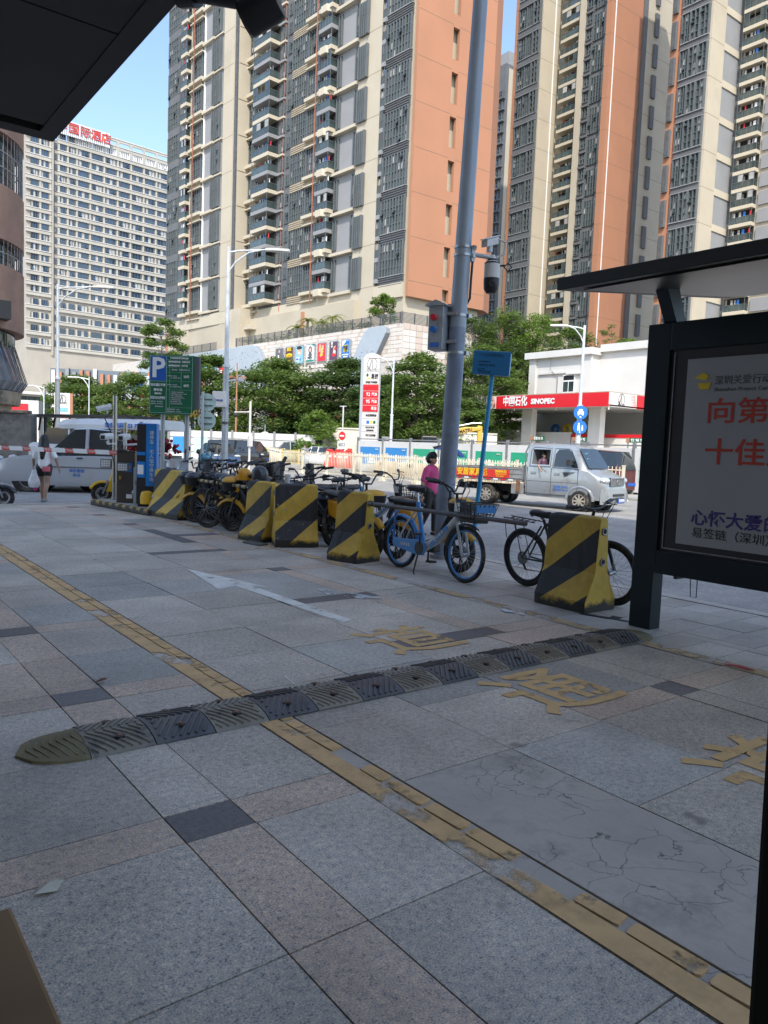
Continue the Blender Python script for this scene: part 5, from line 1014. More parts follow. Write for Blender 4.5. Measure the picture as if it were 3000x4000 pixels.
for sd in (-1,1):
    yy = lambda z: sd*(.788-(max(0,z-1.17))*.165/1.0*1.0)
    def wpoly(pts, off, nme, m):
        g = MB(); g.add([(x,yy(z)+sd*off,z) for x,z in pts],[tuple(range(len(pts))) if sd < 0 else tuple(range(len(pts)-1,-1,-1))]); return g.build(nme,m,T)
    if sd > 0: wpoly([(1.50,1.24),(2.10,1.24),(2.10,1.72),(1.58,1.74),(1.51,1.66)],.012,'side_window','car_glass')
    wpoly([(2.24,1.23),(2.98,1.22),(2.94,1.32),(2.74,1.67),(2.64,1.72),(2.26,1.72)],.012,'side_window','car_glass')
    g = MB()
    for p in ([(1.47,1.22),(2.13,1.22),(2.13,1.75),(1.56,1.77),(1.48,1.68),(1.47,1.22)],[(2.21,1.21),(3.02,1.19),(2.97,1.33),(2.76,1.70),(2.66,1.75),(2.23,1.75),(2.21,1.21)]): g.tube([(x,yy(z)+sd*.014,z) for x,z in p],.017,6)
    g.build('window_trim','rim_alloy' if sd < 0 else 'black',T,True)
    g = MB()
    for x in (1.40,2.17,3.0): g.box(x-.006,x+.006,min(sd*.79,sd*.803),max(sd*.79,sd*.803),.42,1.18)
    g.box(1.40,3.0,min(sd*.79,sd*.803),max(sd*.79,sd*.803),.415,.425); g.box(1.40,3.0,min(sd*.79,sd*.803),max(sd*.79,sd*.803),.78,.79); g.build('door_seam','plastic_dark',T)
    for x in (1.52,2.27): MB().box(x,x+.17,min(sd*.79,sd*.815),max(sd*.79,sd*.815),.985,1.06).build('door_handle','rim_alloy',T,bevel=.01)
    MB().cbox((2.80,sd*.95,1.37),(.12,.2,.17)).cyl((2.86,sd*.80,1.30),(2.84,sd*.88,1.33),.025,n=6).build('wing_mirror','plastic_dark',T,bevel=.03)
    o = wheel(T,3.08,sd*.735,.295,.19,'rim_steel',side=sd,hub=.66,spokes=8); o = wheel(T,0,sd*.69,.295,.19,'rim_steel',side=sd,hub=.66,spokes=8)
    wheel(T,0,sd*.44,.295,.18,'rim_steel',side=sd,hub=.66,spokes=4)
    g = MB(); g.tube([(3.08+.40*math.cos(R(a)),sd*.775,.31+.38*math.sin(R(a))) for a in range(0,181,15)],.045,8); g.build('wheel_arch_trim','truck_grey',T,True)
    g = MB(); g.cyl((3.08,sd*.5,.30),(3.08,sd*.797,.30),.36,n=24); g.build('wheel_arch','under',T)
    g = MB().ball((3.70,sd*.60,.90),(.16,.20,.10),14,8); g.build('headlight','lamp_clear',T,True); MB().ball((3.80,sd*.60,.53),(.05,.06,.06),10,6).build('fog_lamp','lamp_clear',T,True)
    g = MB().box(-.33,-.30,min(sd*.5,sd*.78),max(sd*.5,sd*.78),.06,.5); g.build('mud_flap','rubber',T)
g = MB(); g.add([(2.90,-.60,1.76),(2.90,.60,1.76),(3.262,.70,1.21),(3.262,-.70,1.21)],[(0,3,2,1)]); g.xf(Matrix.Translation((.016,0,.012))); g.build('windscreen','car_glass',T)
g = MB(); g.tube([(3.29,-.6,1.20),(3.22,.0,1.27)],.012,5); g.tube([(3.29,.05,1.20),(3.22,.6,1.27)],.012,5); g.build('wiper','black',T)
MB().cbox((3.03,-.42,1.60),(.012,.16,.12),0,Matrix.Rotation(R(33),3,'Y')).cbox((3.12,-.50,1.46),(.012,.1,.1),0,Matrix.Rotation(R(33),3,'Y')).build('sticker','poster_cyan',T)
g = MB(); g.loft([[(3.70,-.80,.24),(3.70,-.82,.5),(3.72,-.80,.66),(3.72,.80,.66),(3.70,.82,.5),(3.70,.80,.24)],[(3.86,-.68,.24),(3.90,-.70,.46),(3.84,-.66,.68),(3.84,.66,.68),(3.90,.70,.46),(3.86,.68,.24)]]); g.build('bumper','truck_grey',T,True,angle=50)
g = MB(); g.box(3.78,3.825,-.46,.46,.74,.98,1)
for i in range(17): g.box(3.80,3.85,-.45+i*.055,-.425+i*.055,.745,.975,0)
g.torus((3.86,0,.86),(1,0,0),.06,.012,14,5,0); g.box(3.86,3.88,-.5,.5,.97,.99,0); g.build('grille',['rim_alloy','black'],T)
g = MB().box(3.88,3.905,-.38,.38,.46,.53).box(3.885,3.905,-.38,.38,.36,.42); g.build('air_intake','black',T)
p = MB().box(3.90,3.915,-.05,.40,.27,.40); p.build('number_plate','plate_blue',T); letters('粤B·90UW8',.12,'lettering_white',T,(3.92,.175,.335),R(90),.003,.002,.38)
merge_letters([('总质量:3380kg',.075,2.26,.66),('栏板高:370mm',.075,2.26,.57)],'lettering_blue',T,loc=(0,-.805,0))
g = MB(); g.add([(2.52,-.804,1.08),(2.92,-.804,1.10),(2.60,-.804,.94)],[(0,1,2)]); g.build('mirror_shadow','slate',T)  # wing mirror's cast shadow, painted on the door as a dark triangle
# flatbed
b = MB(); b.box(-1.35,1.24,-.79,.79,.72,.80); b.box(-1.35,1.24,-.80,-.77,.80,1.13); b.box(-1.35,1.24,.77,.80,.80,1.13); b.box(-1.37,-1.34,-.8,.8,.80,1.13); b.box(1.22,1.26,-.8,.8,.80,1.22)
for z in (.84,.97,1.11): b.box(-1.35,1.24,-.815,-.80,z-.018,z+.018)
b.build('bed','bed_metal',T); MB().box(-1.3,1.2,-.75,.75,.80,.815).box(-1.34,1.23,-.79,-.776,1.125,1.14).build('bed_floor','rust',T)
MB().box(-1.33,.82,-.822,-.816,.815,1.055).build('banner','banner_red',T); letters('鸿富安居家具城',.24,'lettering_gold',T,(-.72,-.826,.94),bold=.006,fit=1.55,depth=.002,spacing=1.1); merge_letters([('28089632',.10,.32,1.0,.003),('观澜大道163号',.06,.34,.92),('（发展市场对面）',.04,.34,.855)],'lettering_gold',T,loc=(0,-.824,0))
b = MB()
for i in range(9): b.box(-1.3+i*.26,-1.14+i*.26,-.812,-.80,.745,.79,i % 2)
b.build('reflective_tape',['white_clean','red'],T)
b = MB()
for sd in (-1,1): b.tube([(1.30,sd*.74,.62),(1.30,sd*.74,1.62),(1.36,sd*.68,1.82),(1.50,sd*.60,1.93)],.025,8)
b.tube([(1.36,-.68,1.82),(1.36,.68,1.82)],.02,6); b.tube([(1.30,-.74,1.2),(1.30,.74,1.2)],.02,6); b.build('headboard_frame','rim_alloy',T,True)
b = MB().box(-1.3,3.2,-.38,-.28,.42,.60).box(-1.3,3.2,.28,.38,.42,.60).cyl((0,-.55,.295),(0,.55,.295),.07,n=10).cyl((3.08,-.6,.295),(3.08,.6,.295),.05,n=10); b.build('chassis','under',T)
b = MB().box(.86,1.28,-.76,-.30,.36,.66); b.build('fuel_tank','bed_metal',T,bevel=.02); b = MB().box(1.05,1.16,-.80,-.76,.42,.80); b.build('bracket','rust',T)
# ---------------- people helpers
pm('skin', (.42,.26,.18), .6, var=.06, scale=10); pm('skin_tan', (.32,.19,.12), .6, var=.06, scale=10); pm('hair', (.012,.010,.009), .45, var=.3, scale=30)
def blob(caps, vox, name, mat, parent, smooth=6):
    """one continuous surface grown round tapering limbs: caps = (p0, r0, p1, r1)"""
    b = MB()
    for p0, r0, p1, r1 in caps:
        b.cyl(p0,p1,r0,r1,14); b.ball(p0,r0,14,8); b.ball(p1,r1,14,8)
    me = b.mesh(name,[mat]); o = bpy.data.objects.new(name, me); COL.objects.link(o)
    m = o.modifiers.new('r','REMESH'); m.mode = 'VOXEL'; m.voxel_size = vox
    s = o.modifiers.new('s','SMOOTH'); s.iterations = smooth; s.factor = .5
    dg = bpy.context.evaluated_depsgraph_get(); dg.update(); m2 = bpy.data.meshes.new_from_object(o.evaluated_get(dg)); bpy.data.objects.remove(o)
    m2.polygons.foreach_set('use_smooth',[True]*len(m2.polygons)); m2.materials.clear(); m2.materials.append(M[mat]); o = bpy.data.objects.new(name, m2); COL.objects.link(o); o.parent = parent; return o
def hand(caps, wr, d, s, side):
    """palm, four curled fingers of different length and a thumb from the side of the palm"""
    d = Vector(d).normalized(); sd = Vector((0,side,0)); wr = Vector(wr); pm_ = wr+d*.045*s
    fwd = sd.cross(d).normalized()
    caps.append((wr,.022*s,pm_+d*.03*s,.026*s)); caps.append((pm_+fwd*.02*s,.018*s,pm_-fwd*.02*s,.018*s))
    for i, ln in enumerate((.062,.072,.068,.052)):
        b0 = pm_+d*.035*s+fwd*(.026-.017*i)*s; k = b0+d*ln*.5*s; e = k+d*ln*.4*s-sd*.02*s; caps.append((b0,.0095*s,k,.009*s)); caps.append((k,.009*s,e,.0075*s))
    b0 = wr+d*.02*s+fwd*.024*s; k = b0+fwd*.026*s+d*.025*s; caps.append((b0,.012*s,k,.0105*s)); caps.append((k,.0105*s,k+d*.028*s,.009*s))
def person(label, x, y, z, rz, h=1.6, top='white_clean', legs='black', skin='skin', shorts=False, arms=((.02,.0),(-.02,.0)), stride=.12, long_hair=False, vox=.013, group=None, walk=True, arm_out=(.07,.07), parts=True, shoe='black'):
    """figure facing local +x"""
    t = thing('person', label, 'person', (x,y,z), rz, group); s = h/1.6; V = lambda a,b,c: Vector((a*s,b*s,c*s)); bd = []
    hipz, shz = .82, 1.30
    bd += [(V(0,0,.86),.125*s,V(0,0,1.02),.11*s),(V(0,0,1.02),.11*s,V(0,0,1.24),.125*s),(V(0,-.10,1.27),.065*s,V(0,.10,1.27),.065*s),(V(0,0,1.28),.055*s,V(.01,0,1.42),.045*s)]
    hd = V(.02,0,1.49); bd += [(hd-V(.005,0,-.02),.082*s,hd+V(-.02,0,.03),.084*s),(hd+V(.025,0,-.04),.06*s,hd+V(.03,0,-.065),.045*s),(hd+V(.088,0,-.015),.011*s,hd+V(.10,0,-.035),.013*s),(hd+V(.0,.086,-.01),.018*s,hd+V(.0,.086,-.03),.013*s),(hd+V(.0,-.086,-.01),.018*s,hd+V(.0,-.086,-.03),.013*s),(hd+V(.075,-.018,-.065),.009*s,hd+V(.075,.018,-.065),.009*s)]
    lg = []
    for sd, f in ((1,stride),(-1,-stride)):
        hip = V(0,.085*sd,.86); kn = V(f*.75+.03,.09*sd,.47); an = V(f*1.3-(.10 if f < 0 else 0),.085*sd,.075+(.04 if f < 0 and walk else 0)); lg += [(hip,.088*s,kn,.056*s),(kn,.056*s,(kn+an)/2+V(-.02,0,.04),.052*s),((kn+an)/2+V(-.02,0,.04),.052*s,an,.034*s),(an,.034*s,an+V(.12,0,-.045),.03*s),(an,.034*s,an+V(-.035,0,-.035),.03*s)]
    bd += lg; am = []
    for i, sd in enumerate((1,-1)):
        f, up = arms[i]; sh = V(0,.165*sd,1.27); el = V(f*.5-.02,(.165+arm_out[i])*sd,1.27-.27+up*.5); wr = V(f*1.4+.03,(.165+arm_out[i]*1.5)*sd,1.27-.5+up); am.append((sh,el,wr)); bd += [(sh,.050*s,el,.038*s),(el,.038*s,wr,.026*s)]; hand(bd, wr, wr-el, s, sd)
    blob(bd, vox*s, 'body', skin, t)
    if parts:
        sc_ = [(V(0,0,.90),.150*s,V(0,0,1.04),.138*s),(V(0,0,1.04),.138*s,V(0,0,1.24),.148*s),(V(0,-.12,1.275),.078*s,V(0,.12,1.275),.078*s),(V(-.01,0,1.3),.075*s,V(0,0,1.335),.06*s)]
        for sh,el,wr in am: sc_ += [(sh,.072*s,sh+(el-sh)*.72,.062*s)]
        blob(sc_, vox*s, 'shirt', top, t)
        pt = [(V(0,-.05,.86),.125*s,V(0,.05,.86),.125*s)]
        for sd, f in ((1,stride),(-1,-stride)):
            hip = V(0,.085*sd,.86); kn = V(f*.75+.03,.09*sd,.47); an = V(f*1.3-(.10 if f < 0 else 0),.085*sd,.12)
            pt += [(hip,.108*s,hip+(kn-hip)*.42,.092*s)] if shorts else [(hip,.105*s,kn,.074*s),(kn,.074*s,an,.055*s)]
        blob(pt, vox*s, 'shorts' if shorts else 'trousers', legs, t)
        for sd, f in ((1,stride),(-1,-stride)):
            an = V(f*1.3-(.10 if f < 0 else 0),.085*sd,.075+(.04 if f < 0 and walk else 0)); blob([(an+V(-.04,0,-.035),.036*s,an+V(.06,0,-.04),.038*s),(an+V(.06,0,-.04),.038*s,an+V(.13,0,-.045),.03*s)], vox*s, 'shoe', shoe, t, 3)
    hr = [(hd+V(-.03,0,.03),.098*s,hd+V(-.005,0,.055),.093*s),(hd+V(-.05,.03,-.03),.07*s,hd+V(-.05,-.03,-.03),.07*s)]
    if long_hair: hr += [(hd+V(-.05,0,-.02),.085*s,V(-.10,0,1.25),.085*s),(V(-.10,0,1.25),.085*s,V(-.135,.01,1.08),.05*s),(hd+V(-.02,.07,0),.05*s,V(-.06,.08,1.32),.045*s),(hd+V(-.02,-.07,0),.05*s,V(-.06,-.08,1.32),.045*s)]
    else: hr += [(hd+V(-.09,0,.0),.035*s,hd+V(-.12,0,-.0),.04*s)]
    blob(hr, vox*s, 'hair', 'hair', t, 3)
    if h > 1.2: MB().ball(hd+V(.077,.030,.005),.008*s,6,4).ball(hd+V(.077,-.030,.005),.008*s,6,4).build('eyes','black',t)
    return t
# ================================================================ jersey barriers and pipes
def striped(name, cy, ck, off=0.0, sl=.80, per=.60):
    m = bpy.data.materials.new(name); m.use_nodes = True; n = m.node_tree.nodes; l = m.node_tree.links; b = n["Principled BSDF"]; MATS[name] = m; b.inputs["Roughness"].default_value = .6
    tc = n.new("ShaderNodeTexCoord"); sp = n.new("ShaderNodeSeparateXYZ"); l.new(tc.outputs["Object"], sp.inputs[0])
    a = n.new("ShaderNodeMath"); a.operation = 'MULTIPLY_ADD'; a.inputs[1].default_value = -sl; l.new(sp.outputs["X"], a.inputs[0]); l.new(sp.outputs["Z"], a.inputs[2])
    d = n.new("ShaderNodeMath"); d.operation = 'MULTIPLY_ADD'; d.inputs[1].default_value = 1/per; d.inputs[2].default_value = off+10; l.new(a.outputs[0], d.inputs[0])
    f = n.new("ShaderNodeMath"); f.operation = 'FRACT'; l.new(d.outputs[0], f.inputs[0]); g = n.new("ShaderNodeMath"); g.operation = 'GREATER_THAN'; g.inputs[1].default_value = .5; l.new(f.outputs[0], g.inputs[0])
    mx = n.new("ShaderNodeMix"); mx.data_type = 'RGBA'; mx.inputs["A"].default_value = list(cy)+[1]; mx.inputs["B"].default_value = list(ck)+[1]; l.new(g.outputs[0], mx.inputs["Factor"])
    grime(m, mx.outputs["Result"], .60 if name.endswith('_2') else .65); return m
def grime(m, src, chip=.655):
    """chips, scuffs and a mossy blackened foot on painted concrete"""
    n = m.node_tree.nodes; l = m.node_tree.links; b = n["Principled BSDF"]; tc = n.new("ShaderNodeTexCoord"); sp = n.new("ShaderNodeSeparateXYZ"); l.new(tc.outputs["Object"], sp.inputs[0])
    n1 = n.new("ShaderNodeTexNoise"); n1.inputs["Scale"].default_value = 5; n1.inputs["Detail"].default_value = 9; n1.inputs["Roughness"].default_value = .7; l.new(tc.outputs["Object"], n1.inputs["Vector"])
    hs = n.new("ShaderNodeMapRange"); hs.inputs["From Min"].default_value = .3; hs.inputs["From Max"].default_value = .7; hs.inputs["To Min"].default_value = .72; hs.inputs["To Max"].default_value = 1.12; l.new(n1.outputs["Fac"], hs.inputs["Value"])
    hv = n.new("ShaderNodeHueSaturation"); l.new(src, hv.inputs["Color"]); l.new(hs.outputs[0], hv.inputs["Value"])
    n2 = n.new("ShaderNodeTexNoise"); n2.inputs["Scale"].default_value = 11; n2.inputs["Detail"].default_value = 10; n2.inputs["Roughness"].default_value = .75; l.new(tc.outputs["Object"], n2.inputs["Vector"])
    c = n.new("ShaderNodeValToRGB"); c.color_ramp.elements[0].position = chip; c.color_ramp.elements[1].position = chip+.02; l.new(n2.outputs["Fac"], c.inputs["Fac"])
    m1 = n.new("ShaderNodeMix"); m1.data_type = 'RGBA'; m1.inputs["B"].default_value = (.30,.28,.24,1); l.new(c.outputs["Color"], m1.inputs["Factor"]); l.new(hv.outputs["Color"], m1.inputs["A"])
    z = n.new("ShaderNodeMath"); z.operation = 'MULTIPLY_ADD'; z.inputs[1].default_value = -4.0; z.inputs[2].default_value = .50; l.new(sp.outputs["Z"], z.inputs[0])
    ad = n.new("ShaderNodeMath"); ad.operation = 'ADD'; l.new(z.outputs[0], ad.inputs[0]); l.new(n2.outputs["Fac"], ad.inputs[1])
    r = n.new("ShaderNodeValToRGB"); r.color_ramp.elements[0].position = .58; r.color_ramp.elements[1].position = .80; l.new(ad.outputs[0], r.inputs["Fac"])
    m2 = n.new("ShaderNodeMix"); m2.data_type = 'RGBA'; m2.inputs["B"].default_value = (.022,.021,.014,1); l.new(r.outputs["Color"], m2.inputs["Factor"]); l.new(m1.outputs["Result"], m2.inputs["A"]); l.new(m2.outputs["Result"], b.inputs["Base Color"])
    bp = n.new("ShaderNodeBump"); bp.inputs["Strength"].default_value = .5; bp.inputs["Distance"].default_value = .01; l.new(n2.outputs["Fac"], bp.inputs["Height"]); l.new(bp.outputs[0], b.inputs["Normal"])
YEL = (.60,.385,.045); BLK = (.022,.022,.024)
mm = pm('barrier_yellow', YEL, .6); l0 = mm.node_tree.nodes["Principled BSDF"].inputs["Base Color"].links[0].from_socket; grime(mm, l0)
for i,o_ in enumerate((.12,.05,.25,.0,.1)): striped('barrier_stripes_%d' % i, YEL, BLK, o_)
prof = [(-.225,0),(.225,0),(.225,.10),(.10,.36),(.062,.845),(.04,.865),(-.04,.865),(-.062,.845),(-.10,.36),(-.225,.10)]
def barrier(label, x, y, rz, L, k, holes=True):
    t = thing('jersey_barrier', label, 'concrete barrier', (x,y,0), R(rz), 'striped concrete barriers'); rr = random.Random(k+2); n = 9; secs = []
    for i in range(n+1):
        xx = -L/2+L*i/n; e = .012 if i in (0,n) else 0; secs.append([(xx+ (rr.uniform(-.006,.006)), (p[0]*(1-e*2))+rr.uniform(-.003,.003), max(0,p[1]-(e if p[1] > .1 else 0)+ (rr.uniform(-.003,.003) if p[1] > 0 else 0))) for p in prof])
    c = MB(); c.loft(secs,0); c.m[-2:] = [1,1]; c.build('block',['barrier_stripes_%d' % k,'barrier_yellow'],t,bevel=.008)
    if holes:
        for sx_ in (-1,1):
            for z in (.735,.455):
                h = MB().cyl((sx_*(L/2-.03),0,z),(sx_*(L/2+.0075),0,z),.026,n=14,mi=0); h.torus((sx_*(L/2+.004),0,z),(1,0,0),.03,.008,14,5,1); h.build('hole',['dark_hole','steel_dull'],t)
    return t
barrier('striped barrier nearest the bus shelter, in front of the black mountain bike', 5.775,4.545,-90,.60,0)
barrier('striped barrier left of the blue shared bike, joined to it by a steel pipe', 5.46,7.72,-77,.50,1)
barrier('chipped striped barrier turned askew at the right of the touching pair', 5.49,9.20,-22,.60,2)
barrier('striped barrier at the left of the touching pair, next to the yellow striped pipe', 5.33,9.88,-80,.56,3)
barrier('striped barrier farthest left, under the green parking sign', 5.37,13.35,-82,1.1,4)
pm('pipe_steel', (.10,.10,.105), .45, .5, var=.2, scale=5, dirt=(.16,.10,.07), dscale=6)
o = MB().cyl((0,0,0),(.09,-2.45,-.0),.024,n=14).cyl((0,0,0),(.003,-.07,0),.034,n=14).build('guard_pipe','pipe_steel',None,True); o.location = (5.49,7.46,.735); tag(o,'plain dark steel pipe running between two striped barriers in front of the blue bike','pipe')
def bandmat():
    m = pm('pipe_bands', (.42,.33,.16), .6, var=.2, scale=9); n = m.node_tree.nodes; l = m.node_tree.links; b = n["Principled BSDF"]; src = b.inputs["Base Color"].links[0].from_socket
    tc = n.new("ShaderNodeTexCoord"); sp = n.new("ShaderNodeSeparateXYZ"); l.new(tc.outputs["Object"], sp.inputs[0]); a = n.new("ShaderNodeMath"); a.operation = 'MULTIPLY_ADD'; a.inputs[1].default_value = 5; a.inputs[2].default_value = 50; l.new(sp.outputs["Y"], a.inputs[0])
    f = n.new("ShaderNodeMath"); f.operation = 'FRACT'; l.new(a.outputs[0], f.inputs[0]); g = n.new("ShaderNodeMath"); g.operation = 'GREATER_THAN'; g.inputs[1].default_value = .6; l.new(f.outputs[0], g.inputs[0])
    mx = n.new("ShaderNodeMix"); mx.data_type = 'RGBA'; mx.inputs["B"].default_value = (.03,.028,.025,1); l.new(g.outputs[0], mx.inputs["Factor"]); l.new(src, mx.inputs["A"]); l.new(mx.outputs["Result"], b.inputs["Base Color"])
bandmat(); o = MB().cyl((0,0,0),(-.06,-2.66,0),.026,n=14).build('guard_pipe','pipe_bands',None,True); o.location = (5.38,12.79,.745); tag(o,'yellow and black banded pipe between the left striped barriers','pipe')
# ================================================================ rubber speed bump
pm('rubber_black', (.085,.087,.09), .55, var=.25, scale=7, dirt=(.12,.115,.10), dscale=4); pm('rubber_dusty', (.25,.225,.18), .75, var=.3, scale=5, dirt=(.10,.095,.085), dscale=5); pm('rubber_yellow', (.20,.165,.08), .8, var=.3, scale=5, dirt=(.11,.10,.075), dscale=3)
t = thing('speed_bump','low rubber speed bump of alternating black and dusty ribbed segments crossing the paving','speed bump',(.99,3.535,0)); sg_w = .2965
def bump_z(v): q = abs(v)/.19; return .012+.040*(1-q*q) if q < 1 else .0
for i in range(14):
    c = MB(); nx, ny = 22, 16; rr = random.Random(100+i); x0, x1 = i*sg_w+.003, (i+1)*sg_w-.003
    for side in (0,1):
        for ix in range(nx):
            xa, xb = x0+(x1-x0)*ix/nx, x0+(x1-x0)*(ix+1)/nx
            # ribs run as slanting ridges that meet in a chevron at the crest
        y0, y1 = (-.19,-.004) if side == 0 else (.004,.19)
        base = []; 
        c.loft([[(x,y0 if side == 0 else y1,0) for x in (x0,x1)][::1]+[(x1,y,bump_z(y)) for y in (y0+(y1-y0)*k/7 for k in range(8))][::(1 if side == 0 else -1)]+[(x0,y,bump_z(y)) for y in (y0+(y1-y0)*k/7 for k in range(8))][::(-1 if side == 0 else 1)]],0,False) if False else None
    ys = [-.19+.38*k/16 for k in range(17)]; hz = lambda y: max(.006,bump_z(y))
    c.loft([[(x0,y+(rr.uniform(-.006,.006) if abs(y) > .18 else 0),0) for y in ys]+[(x0,y,hz(y)) for y in ys[::-1]],[(x1,y+(rr.uniform(-.006,.006) if abs(y) > .18 else 0),0) for y in ys]+[(x1,y,hz(y)) for y in ys[::-1]]])
    sl = 1 if i % 2 == 0 else -1
    for sd in (-1,1):
        for q in range(-6,11):
            pts = []
            for k in range(7):
                y = sd*(.012+.165*k/6); x = x0+(q+.5)*(x1-x0)/7.5+sl*(.012+.165*k/6)*.75
                if x0+.008 < x < x1-.008: pts.append((x,y,hz(y)+.002))
            if len(pts) > 1: c.tube(pts,.0085,4)
    o = c.build('rubber_segment','rubber_black' if i % 2 else 'rubber_dusty',t)
    for sd in (-1,1):
        b = MB().cyl((x0+.15,sd*.10,hz(.1)-.004),(x0+.15,sd*.10,hz(.1)+.010),.024,n=14,mi=0).cyl((x0+.15,sd*.10,hz(.1)+.006),(x0+.15,sd*.10,hz(.1)+.013),.013,n=6,mi=1); b.build('bolt',['black','rust'],o)
for sd, xx in ((-1,0),(1,14*sg_w)):
    c = MB(); secs = []
    for k in range(7):
        f = k/6; w_ = .19*math.sqrt(max(0,1-f*f)); ys = [-w_+2*w_*j/12 for j in range(13)]; x = xx+sd*.27*f
        secs.append([(x,y,0) for y in ys]+[(x,y,max(.004,bump_z(y)*(1-f*.8))) for y in ys[::-1]])
    c.loft(secs)
    for k in range(1,8): f = k/8.5; w_ = .17*math.sqrt(1-f*f); c.tube([(xx+sd*(.27*f-.05*abs(y)/.17),y,max(.004,bump_z(y)*(1-f*.8))+.002) for y in (-w_,-w_*.5,0,w_*.5,w_)],.006,4)
    c.build('end_cap','rubber_yellow',t)
# ================================================================ bicycles
pm('bike_blue', (.035,.22,.55), .35, var=.05, coat=.3); pm('bike_white', (.55,.57,.58), .35, var=.05); pm('bike_yellow', (.62,.33,.015), .4, var=.05); pm('bike_black', (.018,.018,.02), .4, var=.15, dirt=(.05,.045,.04), dscale=6); pm('scooter_grey', (.34,.37,.40), .35, .2, var=.05, coat=.3); pm('scooter_yellow', (.70,.42,.02), .4, var=.05); pm('scooter_dark', (.03,.035,.045), .35, var=.1, coat=.3); pm('chrome', (.6,.61,.62), .2, .9); pm('seat_vinyl', (.02,.022,.026), .4, var=.2); pm('battery_orange', (.65,.30,.01), .4)
def bwheel(parent, x, r, rim, tw=.021, spokes=28, cast=None):
    t_ = MB().torus((0,0,0),(0,1,0),r-tw,tw,40,8).build('wheel','tyre',parent,True,angle=180); t_.location = (x,0,r)
    c = MB().torus((0,0,0),(0,1,0),r-tw*2.3,tw*.62,40,6); c.build('rim',rim,t_,True,angle=180)
    s = MB(); s.cyl((0,-.045,0),(0,.045,0),.022 if not cast else .075,n=14)
    if cast:
        for i in range(cast):
            a = 2*math.pi*i/cast; d_ = .05
            for q in (-.16,.16): s.tube([(.05*math.cos(a),0,.05*math.sin(a)),((r-tw*2)*math.cos(a+q),0,(r-tw*2)*math.sin(a+q))],.010,5)
    else:
        for i in range(spokes):
            a = 2*math.pi*i/spokes; sd = .03 if i % 2 else -.03; s.cyl((.018*math.cos(a+.9*(1 if i % 4 < 2 else -1)),sd,.018*math.sin(a+.9*(1 if i % 4 < 2 else -1))),((r-tw*2)*math.cos(a),0,(r-tw*2)*math.sin(a)),.0017,n=4,caps=False)
    s.build('spokes','steel' if not cast else 'bike_black',t_); return t_
def fender(parent, x, r, a0, a1, w, mat, name='mudguard', th=.004, gap=.018):
    secs = []
    n = 14
    for i in range(n+1):
        a = R(a0+(a1-a0)*i/n); rr_ = r+gap; secs.append([(x+rr_*math.cos(a),-w,r+rr_*math.sin(a)-w*.35),(x+(rr_+w*.4)*math.cos(a),-w*.5,r+(rr_+w*.4)*math.sin(a)),(x+(rr_+w*.5)*math.cos(a),0,r+(rr_+w*.5)*math.sin(a)),(x+(rr_+w*.4)*math.cos(a),w*.5,r+(rr_+w*.4)*math.sin(a)),(x+rr_*math.cos(a),w,r+rr_*math.sin(a)-w*.35)])
    o = MB().loft(secs,0,False,False).build(name,mat,parent,True,angle=180); s = o.modifiers.new('solid','SOLIDIFY'); s.thickness = th; return o
def saddle(parent, p, mat='seat_vinyl', L=.26, W=.085):
    p = Vector(p); secs = []
    for i,(f,w,h) in enumerate(((0,.35,.0),(.08,.85,.012),(.25,1,.015),(.5,.62,.004),(.75,.3,.0),(.95,.22,.004),(1,.1,-.01))):
        x = -L*.5+L*f; secs.append([(p.x+x,p.y+W*w*math.cos(a),p.z+h+.03*math.sin(a)*(1 if math.sin(a) > 0 else 1.4)) for a in [2*math.pi*k/12 for k in range(12)]])
    return MB().loft(secs).build('saddle',mat,parent,True,angle=180)
def bars(parent, hx, hz, rise, half, back, mat='bike_black', grip='black', levers=True, steer=0.0):
    c = MB(); st = Matrix.Translation((hx,0,hz)) @ Matrix.Rotation(R(steer),4,'Z')
    c.tube([st@Vector(p) for p in ((back,half,rise+.01),(back*.3,half*.62,rise),(.02,half*.35,rise*.55),(.03,.06,.02),(.03,-.06,.02),(.02,-half*.35,rise*.55),(back*.3,-half*.62,rise),(back,-half,rise+.01))],.0115,7); o = c.build('handlebar',mat,parent,True,angle=180)
    for sd in (-1,1):
        g = MB().tube([st@Vector((back*.45,sd*half*.72,rise)),st@Vector((back,sd*half,rise+.01)),st@Vector((back*1.1,sd*(half+.03),rise+.012))],.019,10); g.build('grip',grip,o,True)
        if levers: MB().tube([st@Vector((back*.3+.03,sd*half*.6,rise)),st@Vector((back*.3+.07,sd*half*.75,rise-.01)),st@Vector((back*.6+.07,sd*half*.95,rise-.02))],.006,5).build('brake_lever','black',o)
    return o
